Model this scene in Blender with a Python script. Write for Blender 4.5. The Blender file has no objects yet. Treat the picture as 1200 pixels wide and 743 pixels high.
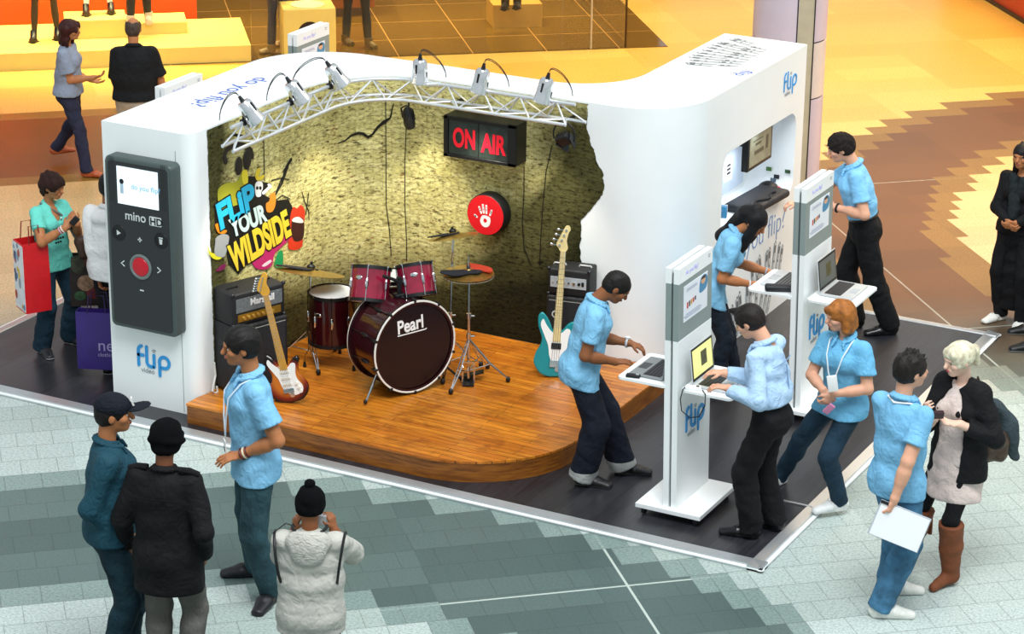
import bpy, math, random
import numpy as np
from mathutils import Vector, Matrix
random.seed(7); np.random.seed(7)
SC = bpy.context.scene; COL = SC.collection
# ---------------------------------------------------------------- camera
FPX, PITCH, ROLL, YAW, CAMZ = 2969.178, 0.352872, 0.0122695, 0.483930, 7.53727
cy, sy, cp, sp = math.cos(YAW), math.sin(YAW), math.cos(PITCH), math.sin(PITCH)
FW = Vector((-sy*cp, cy*cp, -sp)); RT0 = Vector((cy, sy, 0)); UP0 = RT0.cross(FW)
RT = math.cos(ROLL)*RT0 + math.sin(ROLL)*UP0; UP = -math.sin(ROLL)*RT0 + math.cos(ROLL)*UP0
CP = Vector((0, 0, CAMZ)); AW = Vector((-sy, cy, 0))
cam = bpy.data.cameras.new('camera'); cam.sensor_width = 36; cam.lens = FPX/1200*36
cam.clip_start = .5; cam.clip_end = 200
co = bpy.data.objects.new('camera', cam); COL.objects.link(co)
co.matrix_world = Matrix(((RT.x, UP.x, -FW.x, 0), (RT.y, UP.y, -FW.y, 0), (RT.z, UP.z, -FW.z, CAMZ), (0, 0, 0, 1)))
SC.camera = co
# ---------------------------------------------------------------- light and exposure
SC.view_settings.view_transform = 'Standard'; SC.view_settings.look = 'None'
SC.view_settings.exposure = 0.15; SC.view_settings.gamma = 1; SC.view_settings.use_curve_mapping = False
wd = bpy.data.worlds.new('world'); SC.world = wd; wd.use_nodes = True
wd.node_tree.nodes['Background'].inputs[0].default_value = (.86, .95, 1, 1)
wd.node_tree.nodes['Background'].inputs[1].default_value = .55
def area(name, loc, tgt, size, power, col, sy_=None, spread=180):
    l = bpy.data.lights.new(name, 'AREA'); l.energy = power; l.color = col; l.size = size
    if sy_: l.shape = 'RECTANGLE'; l.size_y = sy_
    l.spread = math.radians(spread)
    o = bpy.data.objects.new(name, l); COL.objects.link(o); o.location = loc
    o.rotation_euler = (Vector(tgt)-Vector(loc)).to_track_quat('-Z', 'Y').to_euler(); return o
area('skylight_daylight', (-3, 8, 17), (-8, 17, 0), 9, 3000, (.95, .99, 1))
area('atrium_daylight', (2, 20, 14), (-8, 17, 0), 7, 600, (.93, .98, 1))
area('warm_ceiling_light', (-15, 24.5, 6.5), (-15, 24, 0), 8, 170, (1, .86, .5), 5, 110)
area('warm_right_light', (-5.5, 25, 7), (-6.8, 22, 0), 4, 180, (1, .7, .4), None, 75)
area('warm_walkway_light', (-9, 30, 8), (-10, 28, 0), 7, 420, (1, .76, .36), 7, 90)
# ---------------------------------------------------------------- pixel rays (1200x743) to places in the room
def ray(px, py): return FW + RT*((px-600)/FPX) - UP*((py-371.5)/FPX)
def G(px, py, z=0.):
    d = ray(px, py); return CP + d*((z-CAMZ)/d.z)
def atX(px, py, x):
    d = ray(px, py); return CP + d*(x/d.x)
def atY(px, py, y):
    d = ray(px, py); return CP + d*(y/d.y)
def atP(px, py, P, a=0.):          # on the upright plane facing the camera through P, moved a metres away
    d = ray(px, py); Q = Vector((P[0], P[1], 0)) + AW*a
    return CP + d*((Q-CP).dot(AW)/d.dot(AW))
# ---------------------------------------------------------------- materials
def lin(h):
    if isinstance(h, str):
        h = h.lstrip('#'); c = [int(h[i:i+2], 16)/255 for i in (0, 2, 4)]
    else: c = list(h)
    return tuple((v/12.92 if v <= .04045 else ((v+.055)/1.055)**2.4) for v in c)+(1,)
MATS = {}
class NT:
    def __init__(s, m): s.t = m.node_tree; s.n = s.t.nodes; s.l = s.t.links
    def a(s, typ, **kw):
        n = s.n.new(typ)
        for k, v in kw.items():
            if k.startswith('i_'):
                k2 = k[2:]; k2 = int(k2) if k2.isdigit() else k2
                s.put(n.inputs[k2], v)
            else: setattr(n, k, v)
        return n
    def put(s, sock, v):
        if isinstance(v, bpy.types.NodeSocket): s.l.new(v, sock)
        elif isinstance(v, bpy.types.Node): s.l.new(v.outputs[0], sock)
        else: sock.default_value = v
    def m(s, op, a, b=0., c=0., clamp=False):
        n = s.n.new('ShaderNodeMath'); n.operation = op; n.use_clamp = clamp
        for i, v in enumerate((a, b, c)): s.put(n.inputs[i], v)
        return n.outputs[0]
    def mix(s, f, a, b, bt='MIX'):
        n = s.n.new('ShaderNodeMix'); n.data_type = 'RGBA'; n.blend_type = bt
        s.put(n.inputs[0], f); s.put(n.inputs[6], a); s.put(n.inputs[7], b); return n.outputs[2]
    def noise(s, vec, scale, detail=3, rough=.55):
        n = s.n.new('ShaderNodeTexNoise'); n.inputs['Scale'].default_value = scale; n.inputs['Detail'].default_value = detail
        n.inputs['Roughness'].default_value = rough
        if vec is not None: s.put(n.inputs['Vector'], vec)
        return n.outputs[0]
    def ramp(s, f, stops, interp='LINEAR'):
        n = s.n.new('ShaderNodeValToRGB'); n.color_ramp.interpolation = interp; e = n.color_ramp.elements
        while len(e) < len(stops): e.new(.5)
        for i, (p_, c) in enumerate(stops): e[i].position = p_; e[i].color = c
        s.put(n.inputs[0], f); return n.outputs[0]
def mat(name, col, rough=.6, metal=0., var=.06, vs=8., bump=0., bs=60., spec=.5, emit=None, es=1., trans=0., coat=0., ior=1.45):
    if name in MATS: return MATS[name]
    m = bpy.data.materials.new(name); m.use_nodes = True; k = NT(m); b = k.n['Principled BSDF']
    c = lin(col); tc = k.a('ShaderNodeTexCoord').outputs['Object']
    if var:
        n = k.noise(tc, vs, 3)
        d = tuple(max(0, v*(1-var*2)) for v in c[:3])+(1,); u = tuple(min(1, v*(1+var*1.2)) for v in c[:3])+(1,)
        k.put(b.inputs['Base Color'], k.ramp(n, [(.25, d), (.75, u)]))
    else: b.inputs['Base Color'].default_value = c
    b.inputs['Roughness'].default_value = rough; b.inputs['Metallic'].default_value = metal
    b.inputs['Specular IOR Level'].default_value = spec; b.inputs['IOR'].default_value = ior
    b.inputs['Coat Weight'].default_value = coat
    if trans: b.inputs['Transmission Weight'].default_value = trans
    if emit: b.inputs['Emission Color'].default_value = lin(emit); b.inputs['Emission Strength'].default_value = es
    if bump:
        bn = k.a('ShaderNodeBump', i_Strength=bump, i_Distance=.01); k.put(bn.inputs['Height'], k.noise(tc, bs, 4))
        k.put(b.inputs['Normal'], bn)
    MATS[name] = m; return m
# ---------------------------------------------------------------- mesh builder
def frame(a, b, up=Vector((0, 0, 1))):
    z = (Vector(b)-Vector(a)).normalized()
    x = up.cross(z) if abs(up.dot(z)) < .99 else Vector((1, 0, 0)).cross(z)
    x.normalize(); y = z.cross(x); return x, y, z
def basis(o, x, y, z=None):
    x = Vector(x).normalized(); y = Vector(y).normalized(); z = Vector(z) if z is not None else x.cross(y)
    return Matrix(((x.x, y.x, z.x, o[0]), (x.y, y.y, z.y, o[1]), (x.z, y.z, z.z, o[2]), (0, 0, 0, 1)))
def TR(x=0, y=0, z=0, rz=0, rx=0, ry=0):
    return Matrix.Translation((x, y, z)) @ Matrix.Rotation(rz, 4, 'Z') @ Matrix.Rotation(ry, 4, 'Y') @ Matrix.Rotation(rx, 4, 'X')
class MB:
    def __init__(s): s.v = []; s.f = []; s.mi = []; s.M = Matrix()
    def add(s, vs, fs, mi=0, M=None):
        M = s.M @ M if M is not None else s.M
        o = len(s.v); s.v += [tuple(M @ Vector(v)) for v in vs]; s.f += [tuple(o+i for i in f) for f in fs]
        s.mi += [mi]*len(fs); return s
    def box(s, c, d, mi=0, M=None, bev=0.):
        x, y, z = [q/2 for q in d]; cx, cy_, cz = c
        if bev <= 0:
            vs = [(cx+i*x, cy_+j*y, cz+k*z) for i in (-1, 1) for j in (-1, 1) for k in (-1, 1)]
            return s.add(vs, [(0, 1, 3, 2), (4, 6, 7, 5), (0, 4, 5, 1), (2, 3, 7, 6), (0, 2, 6, 4), (1, 5, 7, 3)], mi, M)
        b = min(bev, x*.9, y*.9, z*.9); rings = []
        n = 3
        def ring(ex, zz):
            out = []
            for (sx, sy_, a0) in ((1, 1, 0), (-1, 1, 90), (-1, -1, 180), (1, -1, 270)):
                for i in range(n+1):
                    a = math.radians(a0+90*i/n)
                    out.append((cx+sx*(x-b)+math.cos(a)*ex, cy_+sy_*(y-b)+math.sin(a)*ex, zz))
            return out
        for i in range(n+1):
            a = math.pi/2*i/n; rings.append(ring(b*math.sin(a), cz-z+b-b*math.cos(a)))
        for i in range(n+1):
            a = math.pi/2*i/n; rings.append(ring(b*math.cos(a), cz+z-b+b*math.sin(a)))
        return s.loft(rings, mi, M)
    def loft(s, rings, mi=0, M=None, cap=True, closed=True):
        vs = [v for r in rings for v in r]; n = len(rings[0]); fs = []
        for i in range(len(rings)-1):
            for j in range(n if closed else n-1):
                k = (j+1) % n; fs.append((i*n+j, i*n+k, (i+1)*n+k, (i+1)*n+j))
        if cap:
            fs.append(tuple(range(n-1, -1, -1))); fs.append(tuple((len(rings)-1)*n+j for j in range(n)))
        return s.add(vs, fs, mi, M)
    def cyl(s, a, b, r, r2=None, n=16, mi=0, M=None, cap=True):
        r2 = r if r2 is None else r2; x, y, z = frame(a, b); a = Vector(a); b = Vector(b)
        R = [[tuple(p+(x*math.cos(t)+y*math.sin(t))*q) for t in [2*math.pi*i/n for i in range(n)]] for p, q in ((a, r), (b, r2))]
        return s.loft(R, mi, M, cap)
    def tube(s, pts, r, n=8, mi=0, M=None, closed=False):
        P = [Vector(p) for p in pts]; rings = []; m = len(P)
        rr = r if isinstance(r, (list, tuple)) else [r]*m; up = None
        for i, p in enumerate(P):
            t = (P[(i+1) % m]-P[i-1]) if closed else (P[min(i+1, m-1)]-P[max(i-1, 0)])
            t.normalize()
            if up is None:
                up = Vector((0, 0, 1)) if abs(t.z) < .9 else Vector((1, 0, 0))
            x = up.cross(t)
            if x.length < 1e-5: x = Vector((1, 0, 0)).cross(t)
            x.normalize(); y = t.cross(x); up = y
            rings.append([tuple(p+(x*math.cos(a)+y*math.sin(a))*rr[i]) for a in [2*math.pi*k/n for k in range(n)]])
        if closed: rings.append(rings[0]); return s.loft(rings, mi, M, cap=False)
        return s.loft(rings, mi, M)
    def lathe(s, prof, n=32, mi=0, M=None, cap=True):
        rings = [[(r*math.cos(2*math.pi*i/n), r*math.sin(2*math.pi*i/n), z) for i in range(n)] for r, z in prof]
        return s.loft(rings, mi, M, cap)
    def prism(s, poly, z0, z1, mi=0, M=None):
        n = len(poly); vs = [(x, y, z0) for x, y in poly]+[(x, y, z1) for x, y in poly]
        A = sum(poly[i][0]*poly[(i+1) % n][1]-poly[(i+1) % n][0]*poly[i][1] for i in range(n))
        if A < 0: poly = poly[::-1]; vs = [(x, y, z0) for x, y in poly]+[(x, y, z1) for x, y in poly]
        from mathutils.geometry import tessellate_polygon
        tri = [tuple(t) for t in tessellate_polygon([[Vector((x, y, 0)) for x, y in poly]])]
        def ccw(t): (a, b, c) = [poly[i] for i in t]; return (b[0]-a[0])*(c[1]-a[1])-(b[1]-a[1])*(c[0]-a[0]) > 0
        tri = [t if ccw(t) else t[::-1] for t in tri]
        fs = [t[::-1] for t in tri]+[tuple(i+n for i in t) for t in tri]+[(i, (i+1) % n, n+(i+1) % n, n+i) for i in range(n)]
        return s.add(vs, fs, mi, M)
    def stroke(s, pts, w, z0=0, z1=.003, mi=0, M=None, n=5, cap=True):   # flat ribbon with round ends
        P = [Vector((p[0], p[1])) for p in pts]; L = []; R = []; m = len(P)
        for i in range(m):
            t = (P[min(i+1, m-1)]-P[max(i-1, 0)]).normalized(); nn = Vector((-t.y, t.x))*w/2
            L.append(P[i]+nn); R.append(P[i]-nn)
        e1 = []; e0 = []
        if cap:
            t = (P[-1]-P[-2]).normalized(); a0 = math.atan2(t.y, t.x)
            e1 = [P[-1]+Vector((math.cos(a0+math.pi/2-math.pi*k/n), math.sin(a0+math.pi/2-math.pi*k/n)))*w/2 for k in range(1, n)]
            t = (P[0]-P[1]).normalized(); a0 = math.atan2(t.y, t.x)
            e0 = [P[0]+Vector((math.cos(a0+math.pi/2-math.pi*k/n), math.sin(a0+math.pi/2-math.pi*k/n)))*w/2 for k in range(1, n)]
        for i in range(m-1):
            s.prism([tuple(L[i]), tuple(L[i+1]), tuple(R[i+1]), tuple(R[i])], z0, z1, mi, M)
        if cap:
            s.prism([tuple(L[-1])]+[tuple(q) for q in e1]+[tuple(R[-1])], z0, z1, mi, M)
            s.prism([tuple(R[0])]+[tuple(q) for q in e0]+[tuple(L[0])], z0, z1, mi, M)
        return s
    def sph(s, c, r, n=16, m=10, mi=0, M=None):
        if not isinstance(r, (tuple, list)): r = (r, r, r)
        rings = [[(c[0]+r[0]*math.sin(t)*math.cos(p), c[1]+r[1]*math.sin(t)*math.sin(p), c[2]-r[2]*math.cos(t))
                  for p in [2*math.pi*i/n for i in range(n)]] for t in [math.pi*(j+.03)/(m+.06) for j in range(m+1)]]
        return s.loft(rings, mi, M)
    def build(s, name, mats, parent=None, smooth=False, world=False):
        me = bpy.data.meshes.new(name)
        vs = s.v
        if world and parent is not None:
            Mi = WM[parent.name].inverted(); vs = [tuple(Mi @ Vector(v)) for v in vs]
        me.from_pydata(vs, [], s.f)
        if not isinstance(mats, (list, tuple)): mats = [mats]
        for m in mats: me.materials.append(m)
        me.polygons.foreach_set('material_index', s.mi)
        me.update()
        o = bpy.data.objects.new(name, me); COL.objects.link(o)
        if smooth:
            me.polygons.foreach_set('use_smooth', [True]*len(me.polygons))
            if smooth != 'full':
                try: me.set_sharp_from_angle(angle=math.radians(40))
                except Exception: pass
        if parent is not None: o.parent = parent
        return o
WM = {}
def setp(o, label=None, cat=None, group=None, kind=None):
    if label: o['label'] = label
    if cat: o['category'] = cat
    if group: o['group'] = group
    if kind: o['kind'] = kind
    return o
def thing(name, label, cat, loc=(0, 0, 0), rz=0, group=None, M=None):
    o = bpy.data.objects.new(name, None); COL.objects.link(o); o.empty_display_size = .1
    MM = M if M is not None else (Matrix.Translation(loc) @ Matrix.Rotation(rz, 4, 'Z'))
    o.matrix_world = MM; WM[o.name] = MM.copy()
    return setp(o, label, cat, group)
def sub(o): WM[o.name] = WM[o.parent.name].copy(); return o     # a part that gets children in the same frame
def dup(root, loc=None, rz=None, label=None, group=None, M=None):
    r = root.copy(); COL.objects.link(r)
    if M is None: M = Matrix.Translation(loc if loc is not None else root.location) @ Matrix.Rotation(rz if rz is not None else root.rotation_euler.z, 4, 'Z')
    r.matrix_world = M; WM[r.name] = M.copy()
    if label: r['label'] = label
    if group: r['group'] = group
    def rec(src, dst):
        for ch in list(src.children):
            c = ch.copy(); COL.objects.link(c); c.parent = dst; WM[c.name] = WM[dst.name].copy(); rec(ch, c)
    rec(root, r); return r
def text(name, s, size, M, m, parent, ext=.0015, bold=0., sx=1., align='LEFT', world=True, spacing=1.):
    cu = bpy.data.curves.new(name, 'FONT'); cu.body = s; cu.size = size; cu.extrude = ext; cu.align_x = align
    cu.offset = bold; cu.space_character = spacing
    t = bpy.data.objects.new(name, cu); me = bpy.data.meshes.new_from_object(t)
    me.name = name; bpy.data.objects.remove(t); bpy.data.curves.remove(cu)
    if world and parent is not None: M = WM[parent.name].inverted() @ M
    me.transform(M @ Matrix.Diagonal((sx, 1, 1, 1))); me.materials.append(m)
    o = bpy.data.objects.new(name, me); COL.objects.link(o)
    if parent is not None: o.parent = parent
    return o
def arc(cx, cy_, r, a0, a1, n=12, ry=None):
    ry = ry or r
    return [(cx+r*math.cos(math.radians(a0+(a1-a0)*i/n)), cy_+ry*math.sin(math.radians(a0+(a1-a0)*i/n))) for i in range(n+1)]
def rrect(w, h, r, n=5, cx=0, cy_=0):
    out = []
    for sx, sy_, a0 in ((1, 1, 0), (-1, 1, 90), (-1, -1, 180), (1, -1, 270)):
        out += arc(cx+sx*(w/2-r), cy_+sy_*(h/2-r), r, a0, a0+90, n)
    return out
# ================================================================ floor
TA = math.radians(41.8)
def floor_mat():
    m = bpy.data.materials.new('stone_floor'); m.use_nodes = True; k = NT(m); b = k.n['Principled BSDF']
    tc = k.a('ShaderNodeTexCoord').outputs['Object']
    mp = k.a('ShaderNodeMapping'); mp.inputs['Rotation'].default_value = (0, 0, -TA); k.put(mp.inputs['Vector'], tc)
    sx = k.a('ShaderNodeSeparateXYZ', i_0=mp.outputs[0]); u, v = sx.outputs[0], sx.outputs[1]
    M = k.m
    CU, CV = .267, .267
    iu = M('FLOOR', M('DIVIDE', u, CU/2)); uc = M('MULTIPLY', M('ADD', iu, .5), CU/2)
    iv = M('FLOOR', M('DIVIDE', v, CV)); vc = M('MULTIPLY', M('ADD', iv, .5), CV)
    def dist(cu, cv, uu=uc, vv=vc):
        return M('SQRT', M('ADD', M('POWER', M('ABSOLUTE', M('SUBTRACT', uu, cu)), 2.), M('POWER', M('ABSOLUTE', M('SUBTRACT', vv, cv)), 2.)))
    def band(d, r0, r1): return M('MULTIPLY', M('GREATER_THAN', d, r0), M('LESS_THAN', d, r1))
    d1 = dist(.75, 12.25); f1 = band(d1, 3.1, 5.0); g1 = band(d1, 3.32, 4.78)
    d2 = dist(14., 20.); f2 = band(d2, 4.45, 6.1); g2 = band(d2, 4.75, 5.8)
    f3 = M('MULTIPLY', band(vc, 24.6, 27.35), M('LESS_THAN', uc, 6.)); g3 = M('MULTIPLY', band(vc, 24.85, 27.1), M('LESS_THAN', uc, 6.))
    d4 = dist(.75, 12.25); f4 = band(d4, -1., 2.35); g4 = band(d4, -1., 2.1)
    fm = M('MAXIMUM', M('MAXIMUM', f1, f2), M('MAXIMUM', f3, f4)); gm = M('MAXIMUM', M('MAXIMUM', g1, g2), M('MAXIMUM', g3, g4))
    # warm light painted into the stone: grey by the stand, honey towards the back
    y_ = k.a('ShaderNodeSeparateXYZ', i_0=tc)
    nz = k.noise(tc, .35, 3)
    wx = M('ADD', M('ADD', M('MULTIPLY', y_.outputs[0], -.55), y_.outputs[1]), M('MULTIPLY', nz, 1.2))
    warm_tint = k.a('ShaderNodeMapRange', i_0=wx, i_1=21.9, i_2=24.6).outputs[0]
    warm_tint_far = k.a('ShaderNodeMapRange', i_0=wx, i_1=26.5, i_2=33.).outputs[0]
    # tint per tile
    wn = k.a('ShaderNodeTexWhiteNoise', noise_dimensions='2D'); cb = k.a('ShaderNodeCombineXYZ', i_0=M('FLOOR', M('DIVIDE', u, CU*4)), i_1=M('FLOOR', M('DIVIDE', v, CV*2))); k.put(wn.inputs['Vector'], cb)
    tv = wn.outputs[0]
    lg = k.ramp(tv, [(0, lin('#a6b4ae')), (1, lin('#c2cec9'))]); dg = k.ramp(tv, [(0, lin('#4a5d5a')), (1, lin('#5f726e'))])
    mg = k.ramp(tv, [(0, lin('#7f938e')), (1, lin('#8b9e98'))])
    lh = k.ramp(tv, [(0, lin('#c9a67a')), (1, lin('#d3b286'))]); dh = k.ramp(tv, [(0, lin('#603a12')), (1, lin('#694116'))])
    mh = k.ramp(tv, [(0, lin('#7c5a24')), (1, lin('#866228'))])
    lh = k.mix(warm_tint_far, lh, k.ramp(tv, [(0, lin('#d29a3a')), (1, lin('#dcae52'))]))
    cg = k.mix(gm, k.mix(fm, lg, mg), dg); ch = k.mix(gm, k.mix(fm, lh, mh), dh)
    c = k.mix(warm_tint, cg, ch)
    # speckle
    sp = k.noise(tc, 55, 3, .7); spk = k.ramp(sp, [(.38, (.62, .64, .63, 1)), (.5, (.95, .95, .95, 1)), (.62, (1.12, 1.12, 1.12, 1))])
    c = k.mix(M('SUBTRACT', .85, M('MULTIPLY', gm, .45)), c, k.mix(1., c, spk, 'MULTIPLY'))
    # joints
    def joint(w, cell, width, off=0.):
        fr = M('FRACT', M('DIVIDE', M('ADD', w, off), cell)); e = M('MINIMUM', fr, M('SUBTRACT', 1., fr)); return M('LESS_THAN', e, width/cell)
    jo = M('MAXIMUM', joint(v, CV, .0045), joint(M('ADD', u, M('MULTIPLY', M('FLOORED_MODULO', iv, 2.), CU/2)), CU, .0035))
    c = k.mix(M('MULTIPLY', jo, M('SUBTRACT', .4, M('MULTIPLY', warm_tint, .27))), c, (.03, .035, .035, 1))
    big = M('MAXIMUM', M('COMPARE', u, 8.59-4.2, .0), M('LESS_THAN', M('ABSOLUTE', M('SUBTRACT', v, 13.08)), 0))
    wl = M('MAXIMUM', M('LESS_THAN', M('ABSOLUTE', M('SUBTRACT', M('FLOORED_MODULO', M('SUBTRACT', u, 4.47), 4.12), 0.02)), .009),
           M('LESS_THAN', M('ABSOLUTE', M('SUBTRACT', M('FLOORED_MODULO', M('SUBTRACT', v, 14.62), 4.12), 0.02)), .009))
    c = k.mix(M('MULTIPLY', M('MULTIPLY', wl, M('SUBTRACT', 1., M('MULTIPLY', warm_tint, .6))), M('ADD', M('MULTIPLY', gm, .6), .15)), c, lin('#cfd8cf'))
    k.put(b.inputs['Base Color'], c); b.inputs['Roughness'].default_value = .32
    k.put(b.inputs['Roughness'], M('SUBTRACT', .42, M('MULTIPLY', warm_tint, .06)))
    return m
fl = MB().box((-5, 25, -.05), (90, 90, .1)).build('floor', floor_mat()); setp(fl, kind='structure')
# ================================================================ deck
def deck_mat():
    m = bpy.data.materials.new('dark_wood_vinyl'); m.use_nodes = True; k = NT(m); b = k.n['Principled BSDF']
    tc = k.a('ShaderNodeTexCoord').outputs['Object']
    br = k.a('ShaderNodeTexBrick', offset=.37); k.put(br.inputs['Vector'], k.a('ShaderNodeMapping', i_0=tc).outputs[0])
    mpn = [n for n in k.n if n.type == 'MAPPING'][-1]; mpn.inputs['Rotation'].default_value = (0, 0, math.radians(90))
    br.inputs['Scale'].default_value = 1; br.inputs['Brick Width'].default_value = 1.0; br.inputs['Row Height'].default_value = .13; br.inputs['Mortar Size'].default_value = .0015
    br.inputs['Color1'].default_value = lin('#232327'); br.inputs['Color2'].default_value = lin('#323237'); br.inputs['Mortar'].default_value = lin('#151515')
    mp = k.a('ShaderNodeMapping', i_0=tc); mp.inputs['Scale'].default_value = (22, 1.6, 1)
    n = k.noise(mp.outputs[0], 1.6, 5, .65)
    k.put(b.inputs['Base Color'], k.mix(.55, br.outputs[0], k.ramp(n, [(.3, (.25, .25, .25, 1)), (.7, (1.5, 1.5, 1.55, 1))]), 'MULTIPLY'))
    b.inputs['Roughness'].default_value = .33; return m
ALU = mat('brushed_aluminium', '#c6c9cb', .35, .7, .03); WHITE = mat('white_gloss_paint', '#f6f9f9', .35, 0, .01)
WLAM = mat('white_laminate', '#f4f8f8', .45, 0, .012, 3); BLACK = mat('black_plastic', '#121214', .45, 0, .1); GREYP = mat('grey_panel', '#8b9896', .4, 0, .03)
CHROME = mat('chrome', '#d9dadc', .12, 1, .02); STEELD = mat('dark_steel', '#3a3b3e', .35, .8)
D = thing('exhibition_deck', 'low dark wood-effect deck with pale metal edging under the whole exhibition stand', 'platform', (-9.4, 17.1, 0))
DX0, DX1, DY0, DY1 = -13.13, -5.7, 14.52, 19.74
MB().box(((DX0+DX1)/2, (DY0+DY1)/2, .018), (DX1-DX0-.1, DY1-DY0-.1, .034)).build('deck_floor', deck_mat(), D, world=True)
def edge(a, b, inn, name='edge_trim'):
    a = Vector(a); b = Vector(b); n = Vector(inn)
    t = (b-a).normalized(); rings = []
    def sec(p): return [tuple(p+n*q+Vector((0, 0, z))) for q, z in ((0, 0), (0, .014), (.028, .02), (.03, .034), (.105, .044), (.112, .036), (.112, 0))]
    m = MB(); m.loft([sec(a), sec(b)]); 
    o = m.build(name, ALU, D, world=True)
    m = MB(); m.box(tuple((a+b)/2+n*.012+Vector((0, 0, .0185))), (abs(b.x-a.x)+.024 if abs(b.x-a.x) > 1 else .03, abs(b.y-a.y)+.024 if abs(b.y-a.y) > 1 else .03, .008)); m.build('white_edge_strip', WHITE, D, world=True)
edge((DX0, DY0, 0), (DX1, DY0, 0), (0, 1, 0)); edge((DX1, DY0, 0), (DX1, DY1, 0), (-1, 0, 0))
edge((DX1, DY1, 0), (DX0, DY1, 0), (0, -1, 0)); edge((DX0, DY1, 0), (DX0, DY0, 0), (1, 0, 0))
MB().box((-5.98, 15.62, .04), (.42, .02, .008)).build('joint_strip', ALU, D, world=True)
# ================================================================ booth
DZ = .036; BZ = 2.29; BX = -7.594
outl = [(-11.33, 14.86), (-10.62, 14.86)]+arc(-10.62, 14.96, .1, -80, 0, 6)+[(-10.52, 15.6), (-10.52, 16.36)]+arc(-9.8, 16.4, .72, 176, 94, 14, .78)+[(-9.4, 17.18), (-8.6, 17.18), (-8.15, 17.18)] \
    + arc(-8.15, 17.78, .556, -84, 0, 14, .6)+[(BX, 19.79), (-8.36, 19.79), (-8.36, 18.2)]+arc(-8.93, 18.2, .57, -6, -90, 10, .6)+[(-10.2, 17.6)]+arc(-10.6, 16.9, .73, 85, 178, 12, .69)
B = thing('exhibition_booth', 'large white S-shaped exhibition booth wrapped round the wooden stage', 'booth', (-9.4, 17.1, DZ))
m = MB(); m.prism(outl, DZ, BZ); shell = m.build('shell', WLAM, B, world=True)
# niche cut
ny0, ny1, nz0, nz1 = 18.06, 19.62, 1.03, 1.75
def nich(x0, x1, g=0.):
    pts = rrect(ny1-ny0-2*g, nz1-nz0-2*g, .13, 6, (ny0+ny1)/2, (nz0+nz1)/2)
    m = MB(); m.prism(pts, x0, x1, 0, Matrix(((0, 0, 1, 0), (1, 0, 0, 0), (0, 1, 0, 0), (0, 0, 0, 1)))); return m
cut = nich(-8.02, -7.4).build('cutter', WLAM)
for o_ in (shell,):
    md = o_.modifiers.new('b', 'BOOLEAN'); md.object = cut; md.operation = 'DIFFERENCE'; md.solver = 'EXACT'
    cut.matrix_world = WM[B.name].inverted()   # the shell is still unparented-space here
    cut.matrix_world = Matrix()
    bpy.context.view_layer.update()
    dg = bpy.context.evaluated_depsgraph_get(); me = bpy.data.meshes.new_from_object(o_.evaluated_get(dg)); o_.modifiers.clear(); o_.data = me; me.name = 'shell'
bpy.data.objects.remove(cut)
me = shell.data; me.polygons.foreach_set('use_smooth', [True]*len(me.polygons)); me.set_sharp_from_angle(angle=math.radians(25))
# thin top sheet with its shadow gap
def inset(poly, d):
    out = []; n = len(poly)
    for i in range(n):
        p0, p1, p2 = Vector(poly[i-1]), Vector(poly[i]), Vector(poly[(i+1) % n])
        a = (p1-p0).normalized(); b2 = (p2-p1).normalized(); n1 = Vector((-a.y, a.x)); n2 = Vector((-b2.y, b2.x)); nn = (n1+n2)
        if nn.length < 1e-4: nn = n1
        nn.normalize(); out.append(tuple(p1+nn*d/max(.5, nn.dot(n1))))
    return out
MB().prism(inset(outl, .028), BZ, BZ+.008).build('top_panel', WHITE, B, world=True)
MB().box((-11.12, 14.857, 1.16), (.004, .004, .1)).build('panel_screw', GREYP, B, world=True)
MB().box((-10.66, 14.8595, 1.1), (.004, .003, 2.1)).build('panel_joint', GREYP, B, world=True)
# ---- mural
inner = [(-10.52, 14.9+.1*i) for i in range(1, 15)]+arc(-9.8, 16.4, .72, 176, 94, 14, .78)+[(-9.7+.08*i, 17.18) for i in range(20)]+arc(-8.15, 17.78, .556, -88, 0, 14, .6)
IN = [Vector(p) for p in inner]; CUM = [0]
for i in range(1, len(IN)): CUM.append(CUM[-1]+(IN[i]-IN[i-1]).length)
def wallpt(s, off=.004):
    s = max(0, min(s, CUM[-1]-1e-4)); i = 1
    while CUM[i] < s: i += 1
    t = (s-CUM[i-1])/(CUM[i]-CUM[i-1]); p = IN[i-1].lerp(IN[i], t)
    d = (IN[i]-IN[i-1]).normalized(); n = Vector((d.y, -d.x)); return p+n*off, d, n
s_of_x = lambda x: CUM[29]+(x-IN[29].x) if True else 0
jag = [(2.29, -8.38), (2.08, -8.39), (1.98, -8.35), (1.82, -8.29), (1.72, -8.235), (1.65, -8.22), (1.56, -8.24), (1.47, -8.30), (1.39, -8.36), (1.32, -8.42), (1.02, -8.42), (.89, -8.40), (.6, -8.415), (.29, -8.41), (0, -8.4)]
def jagx(z):
    for (z1, x1), (z0, x0) in zip(jag, jag[1:]):
        if z >= z0: return x0+(x1-x0)*(z-z0)/(z1-z0)
    return jag[-1][1]
from mathutils import noise as MN
def jn(z, k): return .012*MN.noise(Vector((z*14, k, 0)))+.008*MN.noise(Vector((z*45, k, 3)))
NS, NZ = 110, 150
vs = []; uvs = []
i29 = next(i for i, p in enumerate(IN) if abs(p.y-17.18) < 1e-4)
for j in range(NZ+1):
    z = .2+(BZ-.012-.2)*j/NZ
    s0 = .075+jn(z, 1); s1 = CUM[i29]+(jagx(z)-IN[i29].x)+jn(z, 7)*1.3
    for i in range(NS+1):
        s = s0+(s1-s0)*i/NS; p, d, n = wallpt(s); vs.append((p.x, p.y, z)); uvs.append((s, z))
fs = [(j*(NS+1)+i, j*(NS+1)+i+1, (j+1)*(NS+1)+i+1, (j+1)*(NS+1)+i) for j in range(NZ) for i in range(NS)]
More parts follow.
